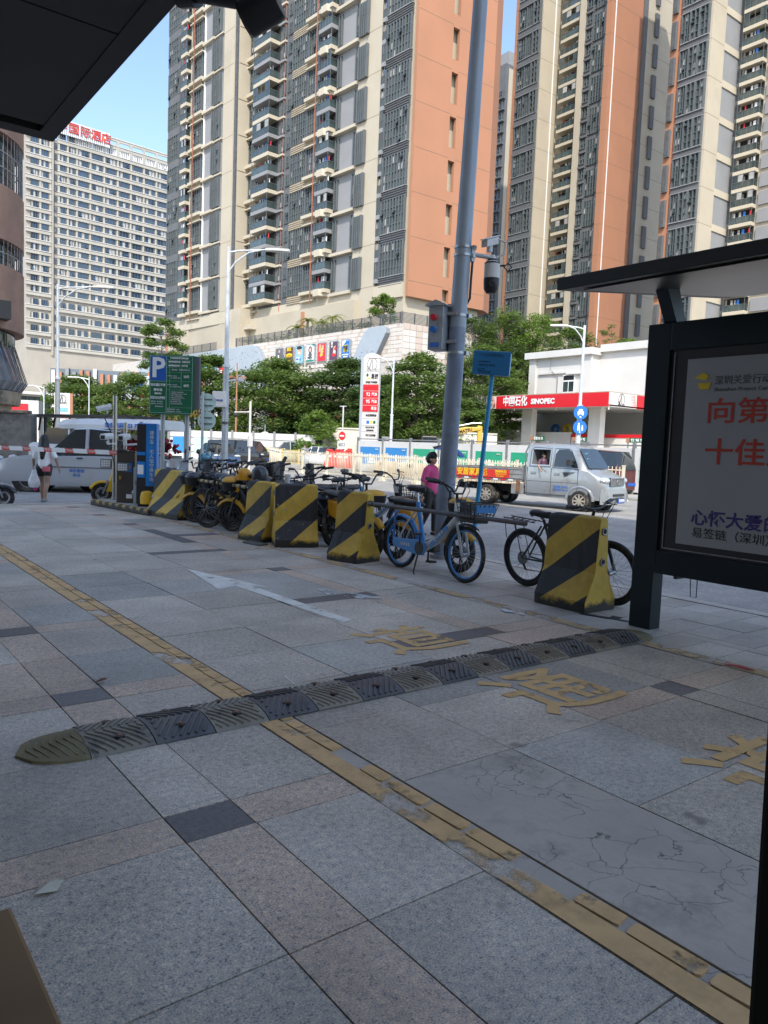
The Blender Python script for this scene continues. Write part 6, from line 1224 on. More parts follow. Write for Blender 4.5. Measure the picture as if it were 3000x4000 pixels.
def basket(parent, x, z, L, W, Hh, mat='black', n=5, panel=None):
    c = MB(); 
    for lv in range(4):
        f = lv/3; k = .8+.2*f; pts = [(x-L/2*k,-W/2*k,z+Hh*f),(x+L/2*k+.03*f,-W/2*k,z+Hh*f),(x+L/2*k+.03*f,W/2*k,z+Hh*f),(x-L/2*k,W/2*k,z+Hh*f)]; c.tube(pts,.008 if lv == 3 else .0045,5,closed=True)
    for i in range(n+1):
        u = -1+2*i/n
        for q in ((0,u),(1,u)):
            if q[0] == 0:
                for s_ in (-1,1): c.tube([(x+s_*L/2*.8,u*W/2*.8,z),(x+s_*L/2+(.03 if s_ > 0 else 0),u*W/2,z+Hh)],.004,4)
            else:
                for s_ in (-1,1): c.tube([(x+u*L/2*.8,s_*W/2*.8,z),(x+u*L/2,s_*W/2,z+Hh)],.004,4)
    c.box(x-L*.4,x+L*.4,-W*.4,W*.4,z-.004,z); o = c.build('basket',mat,parent)
    if panel: MB().box(x+L*.5+.012,x+L*.5+.02,-W*.42,W*.42,z+Hh*.45,z+Hh*.93).build('front_panel',panel,o)
    return o
def crank(parent, x, z, mat='black', a=60, ln=.165):
    c = MB(); dx, dz = ln*math.cos(R(a)), ln*math.sin(R(a)); c.cyl((x,-.07,z),(x,.07,z),.02,n=10); c.tube([(x,-.07,z),(x+dx,-.085,z+dz)],.011,6); c.tube([(x,.07,z),(x-dx,.085,z-dz)],.011,6); o = c.build('crank',mat,parent)
    for s_, k in ((-1,1),(1,-1)): MB().cbox((x+k*dx,s_*.135,z+k*dz),(.09,.09,.022)).build('pedal','black',o)
    return o
def city_bike(label, x, y, ang, lean=0, group=None):
    r = .305; wb = 1.12; t = thing('bicycle', label, 'bicycle', (x,y,0), R(ang), group); t.rotation_euler = (R(lean),0,R(ang)); rx, fx = -wb/2, wb/2; bb = (-.13,0,.29)
    bwheel(t,rx,r,'bike_blue'); bwheel(t,fx,r,'bike_blue'); hd0, hd1 = Vector((fx-.135,0,.66)), Vector((fx-.185,0,.88)); st0, st1 = Vector(bb), Vector((-.29,0,.80))
    c = MB(); c.tube([Vector(bb)+Vector((.0,0,.0)),(.12,0,.42),hd0+Vector((-.01,0,.03))],[.048,.045,.042],12); c.cyl(hd0,hd1,.032,n=12); c.build('frame','bike_white',t,True)
    MB().cbox((.16,-.047,.455),(.36,.006,.05),0,Matrix.Rotation(R(-43),3,'Y')).build('down_tube_badge','bike_blue',t); letters('哈啰单车',.05,'lettering_white',t,(.165,-.052,.46),depth=.001).rotation_euler = (0,R(-43),0)
    MB().tube([st0,st1],[.030,.027],12).build('seat_tube','bike_blue',t,True); MB().cyl(st1,(-.325,0,.93),.015,n=10).build('seat_post','chrome',t,True); saddle(t,(-.31,0,.955),L=.27,W=.095)
    c = MB()
    for s_ in (-.06,.06): c.tube([(rx,s_,r),(-.42,s_*.7,.55),(-.27,s_*.4,.74)],.011,7); c.tube([(rx,s_,r),bb],.012,7)
    c.build('rear_stay','bike_white',t,True)
    c = MB()
    for s_ in (-.05,.05): c.tube([(fx,s_,r),(fx-.06,s_,.50),(fx-.115,s_*.9,.63),hd0],.015,8)
    c.build('fork','bike_white',t,True); fender(t,rx,r,-5,155,.034,'bike_blue'); fender(t,fx,r,60,170,.03,'slate')
    c = MB().prism([(rx-.07,r+.06),(rx-.06,r-.05),(bb[0]-.02,.205),(bb[0]+.08,.215),(bb[0]+.115,.29),(bb[0]+.07,.375),(bb[0]-.03,.385),(rx+.05,r+.055)],-.075,-.055,'y'); c.build('chain_guard','bike_blue',t,bevel=.008); letters('哈啰单车',.045,'lettering_white',t,(-.38,-.078,.30),depth=.001); MB().cyl((bb[0]+.0,-.08,.29),(bb[0]+.0,-.074,.29),.075,n=22).build('chain_ring','black',t); crank(t,*bb[::2],a=85)
    c = MB().prism([(rx-.09,r-.02),(rx-.06,r+.0),(rx-.09,r+.36),(rx-.02,r+.39),(rx-.03,r+.35),(rx-.075,r+.33)],-.06,-.045,'y'); c.build('lock_arm','bike_blue',t)
    MB().cyl(hd1,(fx-.2,0,.95),.017,n=10).build('stem','bike_black',t,True); bars(t,fx-.2,.93,.13,.27,-.14); basket(t,fx+.12,.70,.27,.33,.17,panel='bike_blue'); MB().cbox((fx-.1,-.02,.80),(.09,.10,.19)).build('lock_box','black',t,bevel=.02); MB().box(fx-.145,fx-.06,-.072,-.070,.76,.86).build('number_label','white_clean',t); MB().cbox((fx+.1,0,.685),(.24,.2,.05)).build('solar_box','black',t,bevel=.015)
    MB().tube([(-.16,-.05,.26),(-.10,-.16,.02),(-.06,-.18,.01)],.010,6).build('kickstand','black',t); c = MB(); c.tube([(fx-.17,.1,1.05),(fx-.05,.05,1.0),(fx-.13,.02,.8),(fx-.06,.05,.55)],.004,4); c.tube([(fx-.17,-.1,1.05),(fx-.02,-.05,1.02),(fx-.14,-.02,.8)],.004,4); c.build('cable','black',t)
    return t
def mountain_bike(label, x, y, ang, lean=0, r=.345, rack=True, group=None, seat=.90, mat='bike_black', knob=True, bar=.30):
    wb = 1.10; t = thing('bicycle', label, 'bicycle', (x,y,0), R(ang), group); t.rotation_euler = (R(lean),0,R(ang)); rx, fx = -wb/2, wb/2; bb = Vector((-.12,0,.30)); hd0, hd1 = Vector((fx-.19,0,.70)), Vector((fx-.225,0,.83)); sp = Vector((-.29,0,.74))
    bwheel(t,rx,r,'black',.026); bwheel(t,fx,r,'black',.026)
    c = MB(); c.tube([bb,hd0],.022,10); c.tube([sp+Vector((.02,0,-.05)),hd1-Vector((0,0,.02))],.019,10); c.tube([bb,sp],.017,10); c.cyl(hd0,hd1,.023,n=10)
    for s_ in (-.055,.055): c.tube([(rx,s_,r),(-.30,s_*.5,.68)],.010,6); c.tube([(rx,s_,r),bb],.011,6)
    c.build('frame',mat,t,True); c = MB()
    for s_ in (-.055,.055): c.tube([(fx,s_,r),(fx-.10,s_,.62),(fx-.15,s_,.66)],.018,8)
    c.cyl((fx-.15,-.06,.66),(fx-.15,.06,.66),.015,n=8); c.build('fork',mat,t,True)
    MB().cyl(sp,(-.33,0,seat-.03),.014,n=8).build('seat_post','steel_dull',t); saddle(t,(-.32,0,seat),L=.27,W=.075); MB().cyl(hd1,(fx-.2,0,.90),.016,n=8).build('stem','black',t); bars(t,fx-.2,.90,.05,bar,-.05)
    c = MB().cyl((bb.x,-.05,bb.z),(bb.x,-.04,bb.z),.085,n=22); c.build('chain_ring','black',t); crank(t,bb.x,bb.z,a=35); MB().torus((rx,-.045,r),(0,1,0),.06,.012,16,5).cyl((rx,-.06,r),(rx,-.04,r),.045,n=12).build('sprocket','steel_dull',t); MB().tube([(rx+.02,-.05,r-.06),(rx+.05,-.05,r-.12)],.012,5).tube([(rx,-.05,r+.06),(bb.x,-.045,bb.z+.085)],.004,4).tube([(rx+.05,-.05,r-.12),(bb.x,-.045,bb.z-.085)],.004,4).build('chain','black',t)
    if rack:
        c = MB(); 
        for s_ in (-.06,.06): c.tube([(-.36,s_,.71),(rx-.26,s_,.73)],.006,5); c.tube([(rx,s_,r),(rx-.10,s_,.72)],.006,5); c.tube([(rx-.24,s_,.73),(rx-.20,s_*1.3,.52),(rx-.12,s_,.50)],.005,5)
        for q in range(5): c.cyl((-.40-q*.09,-.06,.72),(-.40-q*.09,.06,.72),.005,n=5)
        c.build('rear_rack','black',t)
    MB().tube([(-.16,-.04,.28),(-.24,-.20,.01)],.009,6).build('kickstand','black',t); c = MB(); c.tube([(fx-.2,.12,.96),(fx-.02,.08,.98),(fx-.12,.02,.75)],.004,4); c.tube([(fx-.2,-.12,.96),(fx-.02,-.06,.96),(fx-.16,0,.7),(-.1,0,.45)],.004,4); c.build('cable','black',t)
    return t
def ebike(label, x, y, ang, lean=0, group='shared electric bikes', steer=0):
    """small wheeled shared electric bike: cast wheels, yellow mudguard, battery box, moped seat, front basket"""
    r = .245; wb = 1.14; t = thing('electric_bike', label, 'electric bike', (x,y,0), R(ang), group); t.rotation_euler = (R(lean),0,R(ang)); rx, fx = -wb/2, wb/2
    bwheel(t,rx,r,'bike_black',.035,cast=5); bwheel(t,fx,r,'bike_black',.035,cast=5); hd0, hd1 = Vector((fx-.15,0,.60)), Vector((fx-.205,0,.86))
    c = MB(); c.tube([(fx-.17,0,.68),(.22,0,.36),(.0,0,.27),(-.22,0,.28),(-.30,0,.5)],[.034,.038,.04,.038,.03],10); c.cyl(hd0,hd1,.03,n=10)
    for s_ in (-.06,.06): c.tube([(rx,s_,r),(-.2,s_*.6,.27)],.016,6); c.tube([(rx,s_,r+.02),(-.42,s_,.60)],.014,6)
    c.build('frame','bike_black',t,True); MB().cbox((.02,0,.245),(.36,.15,.13)).build('motor_box','black',t,bevel=.03)
    c = MB()
    for s_ in (-.06,.06): c.tube([(fx,s_,r),(fx-.10,s_,.52),(hd0.x,s_*.5,.60)],.017,8)
    c.build('fork','bike_black',t,True); fender(t,fx,r,35,165,.055,'bike_yellow',th=.006,gap=.02); fender(t,rx,r,10,150,.05,'bike_black',th=.006)
    c = MB().prism([(-.50,.46),(-.20,.40),(-.16,.58),(-.22,.66),(-.52,.68)],-.10,.10,'y'); c.build('battery_box','battery_orange',t,bevel=.025)
    sx = []; 
    for f,w,h,d_ in ((-.66,.07,.735,.02),(-.62,.115,.76,.045),(-.45,.13,.755,.05),(-.28,.10,.74,.045),(-.14,.055,.745,.04),(-.08,.03,.735,.02)): sx.append([(f,w*math.cos(a),h+d_*math.sin(a)) for a in [2*math.pi*k/12 for k in range(12)]])
    MB().loft(sx).build('seat','seat_vinyl',t,True,angle=180); MB().cyl((-.32,0,.5),(-.33,0,.72),.02,n=8).build('seat_post','steel_dull',t); c = MB().tube([(-.45,-.09,.70),(-.66,-.09,.78),(-.68,0,.80),(-.66,.09,.78),(-.45,.09,.70)],.010,6); c.build('rear_grab_rail','black',t)
    MB().cyl(hd1,(fx-.215,0,.95),.018,n=8).build('stem','bike_black',t); bars(t,fx-.215,.92,.14,.28,-.10,steer=steer)
    c = MB(); c.loft([[(fx-.02+.15*k*math.cos(a),.17*k*math.sin(a),z) for a in [2*math.pi*q/16 for q in range(16)]] for k,z in ((.8,.66),(.95,.74),(1.0,.80),(1.04,.805),(1.0,.81))]); c.build('front_basket','black',t,True); c = MB().lathe([(.15,0),(.14,.03),(.09,.065),(.0,.075)],(fx-.02,0,.805),n=18); c.build('basket_cover','bike_yellow',t,True)
    MB().cbox((fx-.13,0,.70),(.1,.1,.12)).build('headlamp_box','bike_yellow',t,bevel=.02); crank(t,.02,.25,a=20,ln=.13); MB().tube([(-.05,-.07,.2),(-.12,-.2,.015)],.011,6).build('kickstand','black',t); MB().box(-.60,-.58,-.06,.06,.42,.56).build('rear_plate','white_clean',t)
    return t
city_bike('blue and white shared bicycle with blue rims and a front basket, beside the camera pole', 5.65,6.48,-90.5,-2)
e0 = ebike('yellow electric bike partly hidden behind the blue shared bicycle', 6.03,7.02,-87,-2)
def eb(label, x, y, ang, lean=3, dark=False):
    c = copy_tree(e0); c['label'] = label; c.location = (x,y,0); c.rotation_euler = (R(lean),0,R(ang))
    for ch in c.children:
        if dark and ch.name.startswith(('basket_cover','battery_box','front_mudguard','headlamp_box')): ch.material_slots[0].link = 'OBJECT'; ch.material_slots[0].material = M['scooter_dark']
    return c
mountain_bike('black mountain bike with a rear rack behind the nearest barrier', 6.13,4.92,-91,5,r=.315,seat=.80)
eb('yellow headed electric bike standing behind the second barrier, handlebars above it', 5.86,8.36,-95,0)
eb('electric bike with a yellow front mudguard beside the banded pipe', 5.72,10.55,121,-6)
b2 = mountain_bike('thin tyred black bicycle under the banded pipe, its front wheel turned to the camera', 5.52,11.13,116,-8,r=.33,rack=False)
for i,(x,y,a,ln,lb) in enumerate(((5.95,11.15,122,-5,'electric bike second in the leaning row behind the banded pipe'),(6.05,11.65,120,-4,'electric bike third in the leaning row behind the banded pipe'),(6.12,12.15,118,-5,'electric bike fourth in the leaning row behind the banded pipe'),(6.2,12.65,116,-3,'electric bike farthest back in the leaning row near the white car'),(6.45,11.4,118,-2,'dark electric bike at the back of the left group, behind the leaning row'),(6.5,12.0,120,-3,'dark electric bike behind the leaning row, nearest the left kerb bollard'),(5.72,11.95,124,-6,'dark electric bike right behind the left barrier end of the banded pipe'),(5.78,12.4,122,-5,'dark electric bike squeezed beside the scooter level with the banded pipe'),(6.4,10.75,120,-4,'dark electric bike at the right end of the leaning row, behind the touching barriers'))): eb(lb,x,y,a,ln,True)
eb('dark electric bike in the middle group, close behind the askew barrier', 6.35,9.95,-150,5,True); mountain_bike('tall black bicycle with raised handlebars at the left of the middle group', 6.1,9.95,-140,4,r=.33,rack=False,seat=.98,bar=.3)
eb('dark electric bike at the front of the middle group, facing the camera', 6.6,10.0,-165,3,True)
mountain_bike('black bicycle with a fat front wheel behind the askew barrier', 6.25,9.55,-160,4,r=.34,rack=False,bar=.28); 
mountain_bike('black bicycle with a rear rack in the middle group, nearest the second barrier', 6.5,9.15,-155,5,r=.32,rack=True,seat=.93); mountain_bike('black bicycle standing upright at the back of the middle group', 6.95,10.1,-125,2,r=.31,rack=False,seat=1.0)
city_bike('blue basket shared bicycle standing behind the middle group of bikes', 7.0,9.35,-75,2)
# scooters

def scooter(label, x, y, ang, paint, lean=3, mirrors=True, box=False, z=0.0):
    r = .22; t = thing('electric_scooter', label, 'scooter', (x,y,z), R(ang), 'parked scooters'); t.rotation_euler = (R(lean),0,R(ang)); bwheel(t,-.62,r,'rim_alloy',.045,cast=5); bwheel(t,.62,r,'rim_alloy',.045,cast=5)
    c = MB(); c.loft([[(x_,-w,z0),(x_,-w,z0+.05),(x_,w,z0+.05),(x_,w,z0)] for x_,w,z0 in ((-.28,.15,.22),(.0,.15,.22),(.28,.14,.23))]); c.build('floor_board',paint,t,bevel=.02)
    c = MB(); c.loft([[(.22+.03*k,-w,zz_),(.34+.10*k*f,-w*.5,zz_+.02),(.36+.1*k*f,w*.5,zz_+.02),(.22+.03*k,w,zz_)] for k,w,zz_,f in ((1.6,.16,.25,1.2),(1.2,.20,.45,1.0),(.6,.21,.70,.7),(0,.15,.90,.3),(-.4,.10,1.0,.1))]); c.build('front_shield',paint,t,True,angle=50)
    c = MB(); c.loft([[(x_,-w,zb_),(x_,-w*1.1,(zb_+zt_)/2),(x_,-w*.8,zt_),(x_,w*.8,zt_),(x_,w*1.1,(zb_+zt_)/2),(x_,w,zb_)] for x_,w,zb_,zt_ in ((-.92,.06,.58,.68),(-.75,.14,.46,.70),(-.45,.17,.36,.70),(-.26,.16,.24,.66),(-.2,.14,.24,.5))]); c.build('rear_body',paint,t,True,angle=50)
    sx = []
    for f,w,h,d_ in ((-.90,.08,.74,.02),(-.8,.14,.76,.05),(-.5,.15,.745,.05),(-.25,.12,.73,.04),(-.2,.06,.71,.02)): sx.append([(f,w*math.cos(a),h+d_*math.sin(a)) for a in [2*math.pi*k/12 for k in range(12)]])
    MB().loft(sx).build('seat','seat_vinyl',t,True,angle=180); c = MB(); 
    for s_ in (-.07,.07): c.tube([(.62,s_,r),(.50,s_,.5)],.02,7)
    c.build('fork','steel_dull',t); fender(t,.62,r,25,150,.06,paint,th=.006,gap=.03); bars(t,.26,1.0,.05,.32,-.08); MB().ball((.37,0,.88),(.05,.09,.06),12,8).build('headlight','lamp_clear',t,True)
    if mirrors:
        for s_ in (-1,1): m_ = MB().tube([(.24,s_*.2,1.05),(.22,s_*.27,1.2)],.006,5); m_.ball((.22,s_*.29,1.24),(.02,.07,.045),10,6); m_.build('mirror','black',t,True)
    if box: MB().cbox((-.98,0,.92),(.34,.36,.30)).build('top_box','black',t,bevel=.04)
    return t
scooter('grey electric scooter behind the left barrier under the parking sign', 5.95,13.5,150,'scooter_grey',-4)
scooter('dark scooter with a seat level with the banded pipe, next to the left barrier', 5.98,12.75,128,'scooter_dark',-3,box=True)
scooter('pale blue-grey scooter between the blue kiosk and the left barrier', 6.0,14.7,160,'scooter_grey',-3,mirrors=False); scooter('dark scooter with black mirrors at the back of the left group', 6.5,13.55,140,'scooter_dark',2)
scooter('yellow scooter parked beside the barrier gate island', 5.68,16.45,176,'scooter_yellow',-2,mirrors=False,z=-.0)
# helmets and small loose things
pm('helmet_check', (.10,.28,.36), .4, var=.8, scale=14, detail=0)
def helmet(label, x, y, z, mat, hole=None):
    t = thing('helmet', label, 'helmet', (x,y,z), R(40)); MB().lathe([(.125,-.08),(.13,-.02),(.12,.04),(.085,.09),(.03,.115),(0,.118)],n=20).build('shell',mat,t,True); MB().torus((0,0,-.08),(0,0,1),.122,.01,20,6).build('rim','black',t); MB().prism([(.09,-.08),(.2,-.06),(.2,-.05),(.09,-.05)],-.07,.07,'y').build('peak',mat,t); return t
helmet('yellow helmet resting in a black bike basket',5.50,10.82,.90,'battery_orange'); helmet('glossy black helmet hung on the handlebar right of the yellow helmet',5.62,10.52,.95,'scooter_dark'); helmet('blue and white chequered helmet on a scooter',6.08,13.55,1.07,'helmet_check'); 
o = MB().lathe([(.035,0),(.045,.12),(.046,.125)],n=16).cyl((.01,0,.05),(.035,.01,.19),.003,n=5).build('drink_cup',pm('cup_plastic',(.62,.62,.60),.2,var=.1),None,True); o.location = (5.42,9.33,.866); tag(o,'clear plastic drink cup with a straw left on top of the askew barrier','cup')
for lb,x,y,m_ in (('black and yellow bollard standing by the kerb behind the banded pipe',7.0,12.33,0),('black and yellow bollard behind the middle group of bikes',7.0,11.3,0)):
    t = thing('bollard',lb,'bollard',(x,y,0),0,'kerb bollards'); MB().cyl((0,0,0),(0,0,.62),.075,n=18).build('lower_tube','barrier_yellow',t,True); MB().lathe([(.076,.62),(.076,1.06),(.07,1.09),(.02,1.1)],n=18).build('upper_tube','black',t,True); MB().torus((0,0,.75),(0,0,1),.076,.006,18,5).build('reflective_band','bike_yellow',t)
t = thing('handlebar_pod','black gate-like post head leaning by the left kerb bollard','post',(6.8,12.2,0)); MB().tube([(0,0,0),(.02,-.02,.55),(.10,-.06,.95)],.022,8).build('stand','bike_black',t,True); MB().cbox((.10,-.06,1.0),(.16,.08,.16)).cbox((.14,-.1,1.1),(.06,.06,.2),0,Matrix.Rotation(R(30),3,'Y')).build('head','black',t,bevel=.02)
# ================================================================ car park gate island
pm('stainless', (.38,.37,.35), .3, .85, var=.08, scale=2); pm('gate_brown', (.075,.062,.05), .4, .3, var=.1); pm('kiosk_blue', (.015,.20,.56), .35, var=.03); pm('kiosk_dark', (.02,.018,.02), .3); pm('cabinet_grey', (.40,.42,.41), .45, .2, var=.06, dirt=(.30,.30,.29), dscale=3); striped('kerb_stripes', (.42,.27,.06), (.03,.03,.03), .2, 0.0, .3)
def kerb_mat():
    m = MATS['kerb_stripes']; n = m.node_tree.nodes
    for q in n:
        if q.type == 'MATH' and q.operation == 'MULTIPLY_ADD' and abs(q.inputs[1].default_value+0.0) < 1e-6: q.inputs[1].default_value = -1.0; [m.node_tree.links.remove(l_) for l_ in list(q.inputs[2].links)]; q.inputs[2].default_value = 0
kerb_mat()
t = thing('gate_island','raised paved island with a yellow and black striped kerb holding the car park gate','traffic island',(5.12,15.0,0),R(-83)); MB().prism([(-1.25,-.22),(1.28,-.24),(1.38,.0),(1.28,.3),(-1.2,.42),(-1.38,.1)],0,.12,'z').build('kerb','kerb_stripes',t,bevel=.02); MB().prism([(-1.15,-.14),(1.2,-.16),(1.25,.2),(-1.1,.32)],.12,.126,'z').build('paving','concrete_pave',t)
t = thing('gate_cabinet','dark brown barrier gate machine with a small blue sticker','barrier gate',(5.18,15.22,.12),R(-37)); MB().box(-.18,.18,-.13,.13,0,1.02).build('housing','gate_brown',t,bevel=.012); MB().box(.0,.13,-.137,-.13,.62,.80).build('sticker','kiosk_blue',t); MB().prism(ellipse(.065,.72,.035,.05,14),-.14,-.137,'y').build('sticker_badge','bike_yellow',t); MB().box(-.185,.185,-.135,.135,1.02,1.035).build('lid','black',t); MB().box(.02,.14,-.138,-.13,.1,.18).build('maker_plate','white_clean',t); letters('II',.11,'scooter_yellow',t,(-.1,-.136,.5))
def rotx(a): return (R(a),0,0)
bm = thing('boom_arm','long white boom arm with red blocks reaching left across the exit','boom barrier',(5.08,15.33,1.11),math.atan2(17.95-15.33,3.1-5.08)); c = MB().box(-.25,4.6,-.02,.02,-.045,.045); c.build('arm','white_clean',bm); c = MB()
for i in range(9): c.prism([(.05+i*.52,-.045),(.24+i*.52,-.045),(.27+i*.52,.045),(.08+i*.52,.045)],-.0225,.0225,'y')
c.build('red_mark','barrier_red',bm); MB().box(-.12,.04,-.05,.05,-.07,.07).build('clamp','black',bm)
for i in range(6): letters('严禁闯杆',.055,'lettering_white',bm,(.16+i*.52,.024,0),R(180),.001)
t = thing('grey_cabinet','low grey steel cabinet with a slit vent between the gate machine and the blue kiosk','cabinet',(5.22,14.62,.12),R(-37)); MB().box(-.10,.13,-.10,.12,0,.74).build('housing','cabinet_grey',t,bevel=.008); c = MB()
for i in range(4): c.box(-.07,.0,-.104,-.10,.40+i*.022,.41+i*.022)
c.build('vent','black',t)
t = thing('parking_kiosk','tall blue and black parking kiosk with white vertical Chinese lettering','kiosk',(5.25,14.25,.12),R(-37)); c = MB(); c.prism([(-.19,-.11),(.0,-.13),(.17,-.09),(.17,.10),(-.19,.10)],.06,1.58,'z'); c.build('housing','kiosk_blue',t,bevel=.02); c = MB().prism([(-.192,-.113),(-.02,-.134),(-.02,-.128),(-.192,-.105)],.10,1.56,'z'); c.build('screen_panel','kiosk_dark',t); c = MB().prism([(-.196,-.118),(.0,-.139),(.174,-.097),(.174,.0),(-.196,.0)],.06,.40,'z'); c.build('lower_panel','kiosk_dark',t); c = MB().lathe([(.0,0),(.16,0),(.165,.12),(.15,.22),(.1,.27),(0,.28)],(.0,-.02,.06),n=20); c.build('yellow_foot','scooter_yellow',t,True); MB().box(-.17,.15,-.1,.09,0,.06).build('plinth','black',t)
MB().box(-.17,-.06,-.138,-.124,.62,.80).build('notice','white_clean',t); MB().box(-.18,-.03,-.1345,-.122,.98,1.04).box(-.18,-.03,-.1345,-.122,.56,.86).build('lit_strip','kiosk_blue',t)
for i,ch in enumerate('捷停车·无人值守停车场'): letters(ch,.085,'lettering_white',t,(.085,-.118,1.40-i*.088),R(12),.001)
pm('camera_white', (.72,.72,.70), .4)
def post(label, x, y, h, z=.12, r=.035): o = thing('gate_post', label, 'post', (x,y,z), 0, 'steel gate posts'); MB().cyl((0,0,0),(0,0,h),r,n=16).build('tube','stainless',o,True); MB().cyl((0,0,0),(0,0,.02),r*2.2,n=14).build('foot','steel_dull',o); return o
post('tallest steel gate post at the left end of the striped island',5.17,16.0,2.15,r=.045); post('steel gate post behind the brown gate machine',5.22,15.5,1.6); post('steel gate post left of the blue kiosk',5.33,14.9,1.62)
def cctv(label, x, y, z, a, el, led=False):
    t = thing('security_camera', label, 'camera', (x,y,z), R(a), 'gate cameras'); t.rotation_euler = (0,R(el),R(a)); c = MB().prism([(-.055,-.05),(.055,-.05),(.07,.01),(.05,.065),(-.05,.065),(-.07,.01)],-.16,.14,'x'); c.build('housing','camera_white',t,bevel=.006); MB().box(.12,.145,-.045,.045,-.04,.035).build('lens','black',t); MB().cyl((-.05,0,-.14),(-.05,0,-.05),.018,n=8).build('bracket','camera_white',t); return t
cctv('white number plate camera left of the gate machine',4.88,15.6,1.42,-140,5); cctv('white number plate camera above the gate machine',5.05,15.08,1.42,-135,5); cctv('white camera tilted down high on the left gate post',4.97,16.1,2.0,165,15)
for lb,x,y,z in (('square flood light with white diodes left of the gate machine',4.86,15.55,.89),('square flood light with white diodes in front of the gate machine',5.02,15.02,.84)):
    t = thing('flood_light',lb,'lamp',(x,y,z),R(-37),'gate flood lights'); MB().box(-.11,.11,-.03,.03,-.085,.085).build('housing','slate',t,bevel=.008); MB().box(-.095,.095,-.034,-.03,-.07,.07).build('face','curtain',t); c = MB()
    for i in range(4):
        for j in range(3): c.cyl((-.07+i*.047,-.042,-.045+j*.045),(-.07+i*.047,-.034,-.045+j*.045),.014,n=10)
    c.build('diode','white_clean',t)
c = MB(); c.cyl((5.17,16.0,1.28),(4.9,15.6,1.28),.02,n=8); c.cyl((4.9,15.6,1.28),(4.88,15.6,1.33),.015,n=6); o = c.build('camera_bracket','camera_white',None); tag(o,'white arm carrying the left plate camera','bracket'); c = MB(); c.cyl((5.33,14.9,1.3),(5.05,15.08,1.27),.022,n=8); c.cyl((5.05,15.08,1.27),(5.05,15.08,1.34),.016,n=6); o = c.build('camera_bracket','camera_white',None); tag(o,'white arm carrying the plate camera above the gate machine','bracket')
c = MB(); c.tube([(5.14,16.0,2.0),(4.98,16.05,1.8),(5.12,16.0,1.45),(4.95,15.6,1.2),(5.0,15.5,.9),(5.13,15.9,.5)],.012,6); o = c.build('loose_cable','black',None,True); tag(o,'black cable drooping from the gate cameras','cable')
# green parking sign
t = thing('parking_sign','green parking tariff board with a blue P square on two grey posts','sign',(5.40,13.66,0),R(-40)); c = MB().cyl((-.155,.12,0),(-.155,.12,2.85),.04,n=16); c.build('post','galv',t,True); c = MB().cyl((.30,.12,0),(.30,.12,2.85),.04,n=16); c.build('post','galv',t,True)
pm('sign_green', (.012,.13,.06), .35, var=.04); pm('sign_blue', (.015,.10,.40), .35, var=.04); pm('sign_line', (.35,.55,.42), .5)
c = MB(); c.box(-.37,.46,-.03,.07,1.87,2.95,0); c.build('board','sign_green',t,bevel=.008); MB().box(.46,.55,.0,.09,1.9,2.94).build('side_panel','slate',t); MB().box(-.345,-.055,-.036,-.03,2.48,2.92).build('blue_square','sign_blue',t); c = MB()
for x0,x1,z0,z1 in ((-.35,.43,2.925,2.931),(-.35,.43,1.895,1.901),(-.352,-.346,1.895,2.931),(.427,.433,1.895,2.931),(-.05,-.044,1.895,2.931),(-.346,-.05,2.468,2.474),(-.044,.43,2.86,2.863),(-.044,.43,2.79,2.793),(-.044,.43,2.72,2.723),(-.044,.43,2.64,2.643),(-.044,.43,2.48,2.483),(-.044,.43,2.32,2.323),(-.044,.43,2.0,2.003),(.012,.015,1.9,2.72),(.225,.228,2.32,2.72)): c.box(x0,x1,-.0375,-.03,z0,z1)
c.build('ruled_line','sign_line',t); letters('P',.50,'lettering_white',t,(-.20,-.04,2.70),bold=.012,depth=.003)
for tx,sz,x,z,f in (('民乐福新天地',.055,-.2,2.40,.27),('停车场',.055,-.2,2.31,.16),('（临时泊）',.035,-.2,2.245,.13),('军警车辆免费停放',.055,-.2,2.165,.28),('深圳市停车场收费标价牌',.034,.19,2.892,.34),('停车场定价方式：市场调节价',.034,.19,2.826,.40),('停车场所属区域：三类地区',.034,.17,2.756,.36),('50元',.06,.325,2.56,.1),('80元',.06,.325,2.40,.1)): letters(tx,sz,'lettering_white',t,(x,-.04,z),fit=f,depth=.002,bold=.0015)
merge_letters([('收费项目    每天最高收费标准',.026,.05,2.682),('小车  第一小时5元',.022,-.03,2.57),('第二小时起每小时2元',.02,.03,2.535),('大车  第一小时10元',.022,-.03,2.41),('第二小时起每小时3元',.02,.03,2.375)]+[(s_,.02,.03,2.28-.035*i) for i,s_ in enumerate(('1. 车辆停放十五分钟内免费。','2. 收费时间为每天零时至二十四时。','3. 残疾人车辆按规定减免。','4. 政府定价停车场按文件执行。','5. 车辆进出请出示凭证,','遗失卡票需补交工本费。','6. 禁止停放危险物品车辆。'))]+[('投诉 价格举报：12358',.024,-.03,1.965),('电话 监督电话：23341611',.024,-.03,1.925),('经营单位：新天地物业',.022,-.33,2.10),('收费时间：全天24小时',.022,-.33,2.06),('管理处电话公示',.022,-.25,2.01)],'lettering_white',t,loc=(0,-.0385,0))
c = MB(); rr = random.Random(9)
for i in range(26): x, z = rr.uniform(.38,.56), 1.87+rr.uniform(-.04,.06); c.add([(x,-.05+rr.uniform(-.03,.05),z),(x+.03,-.05,z+.02),(x+.02,-.03,z+.06)],[(0,1,2)])
c.build('torn_tape','scooter_yellow',t)
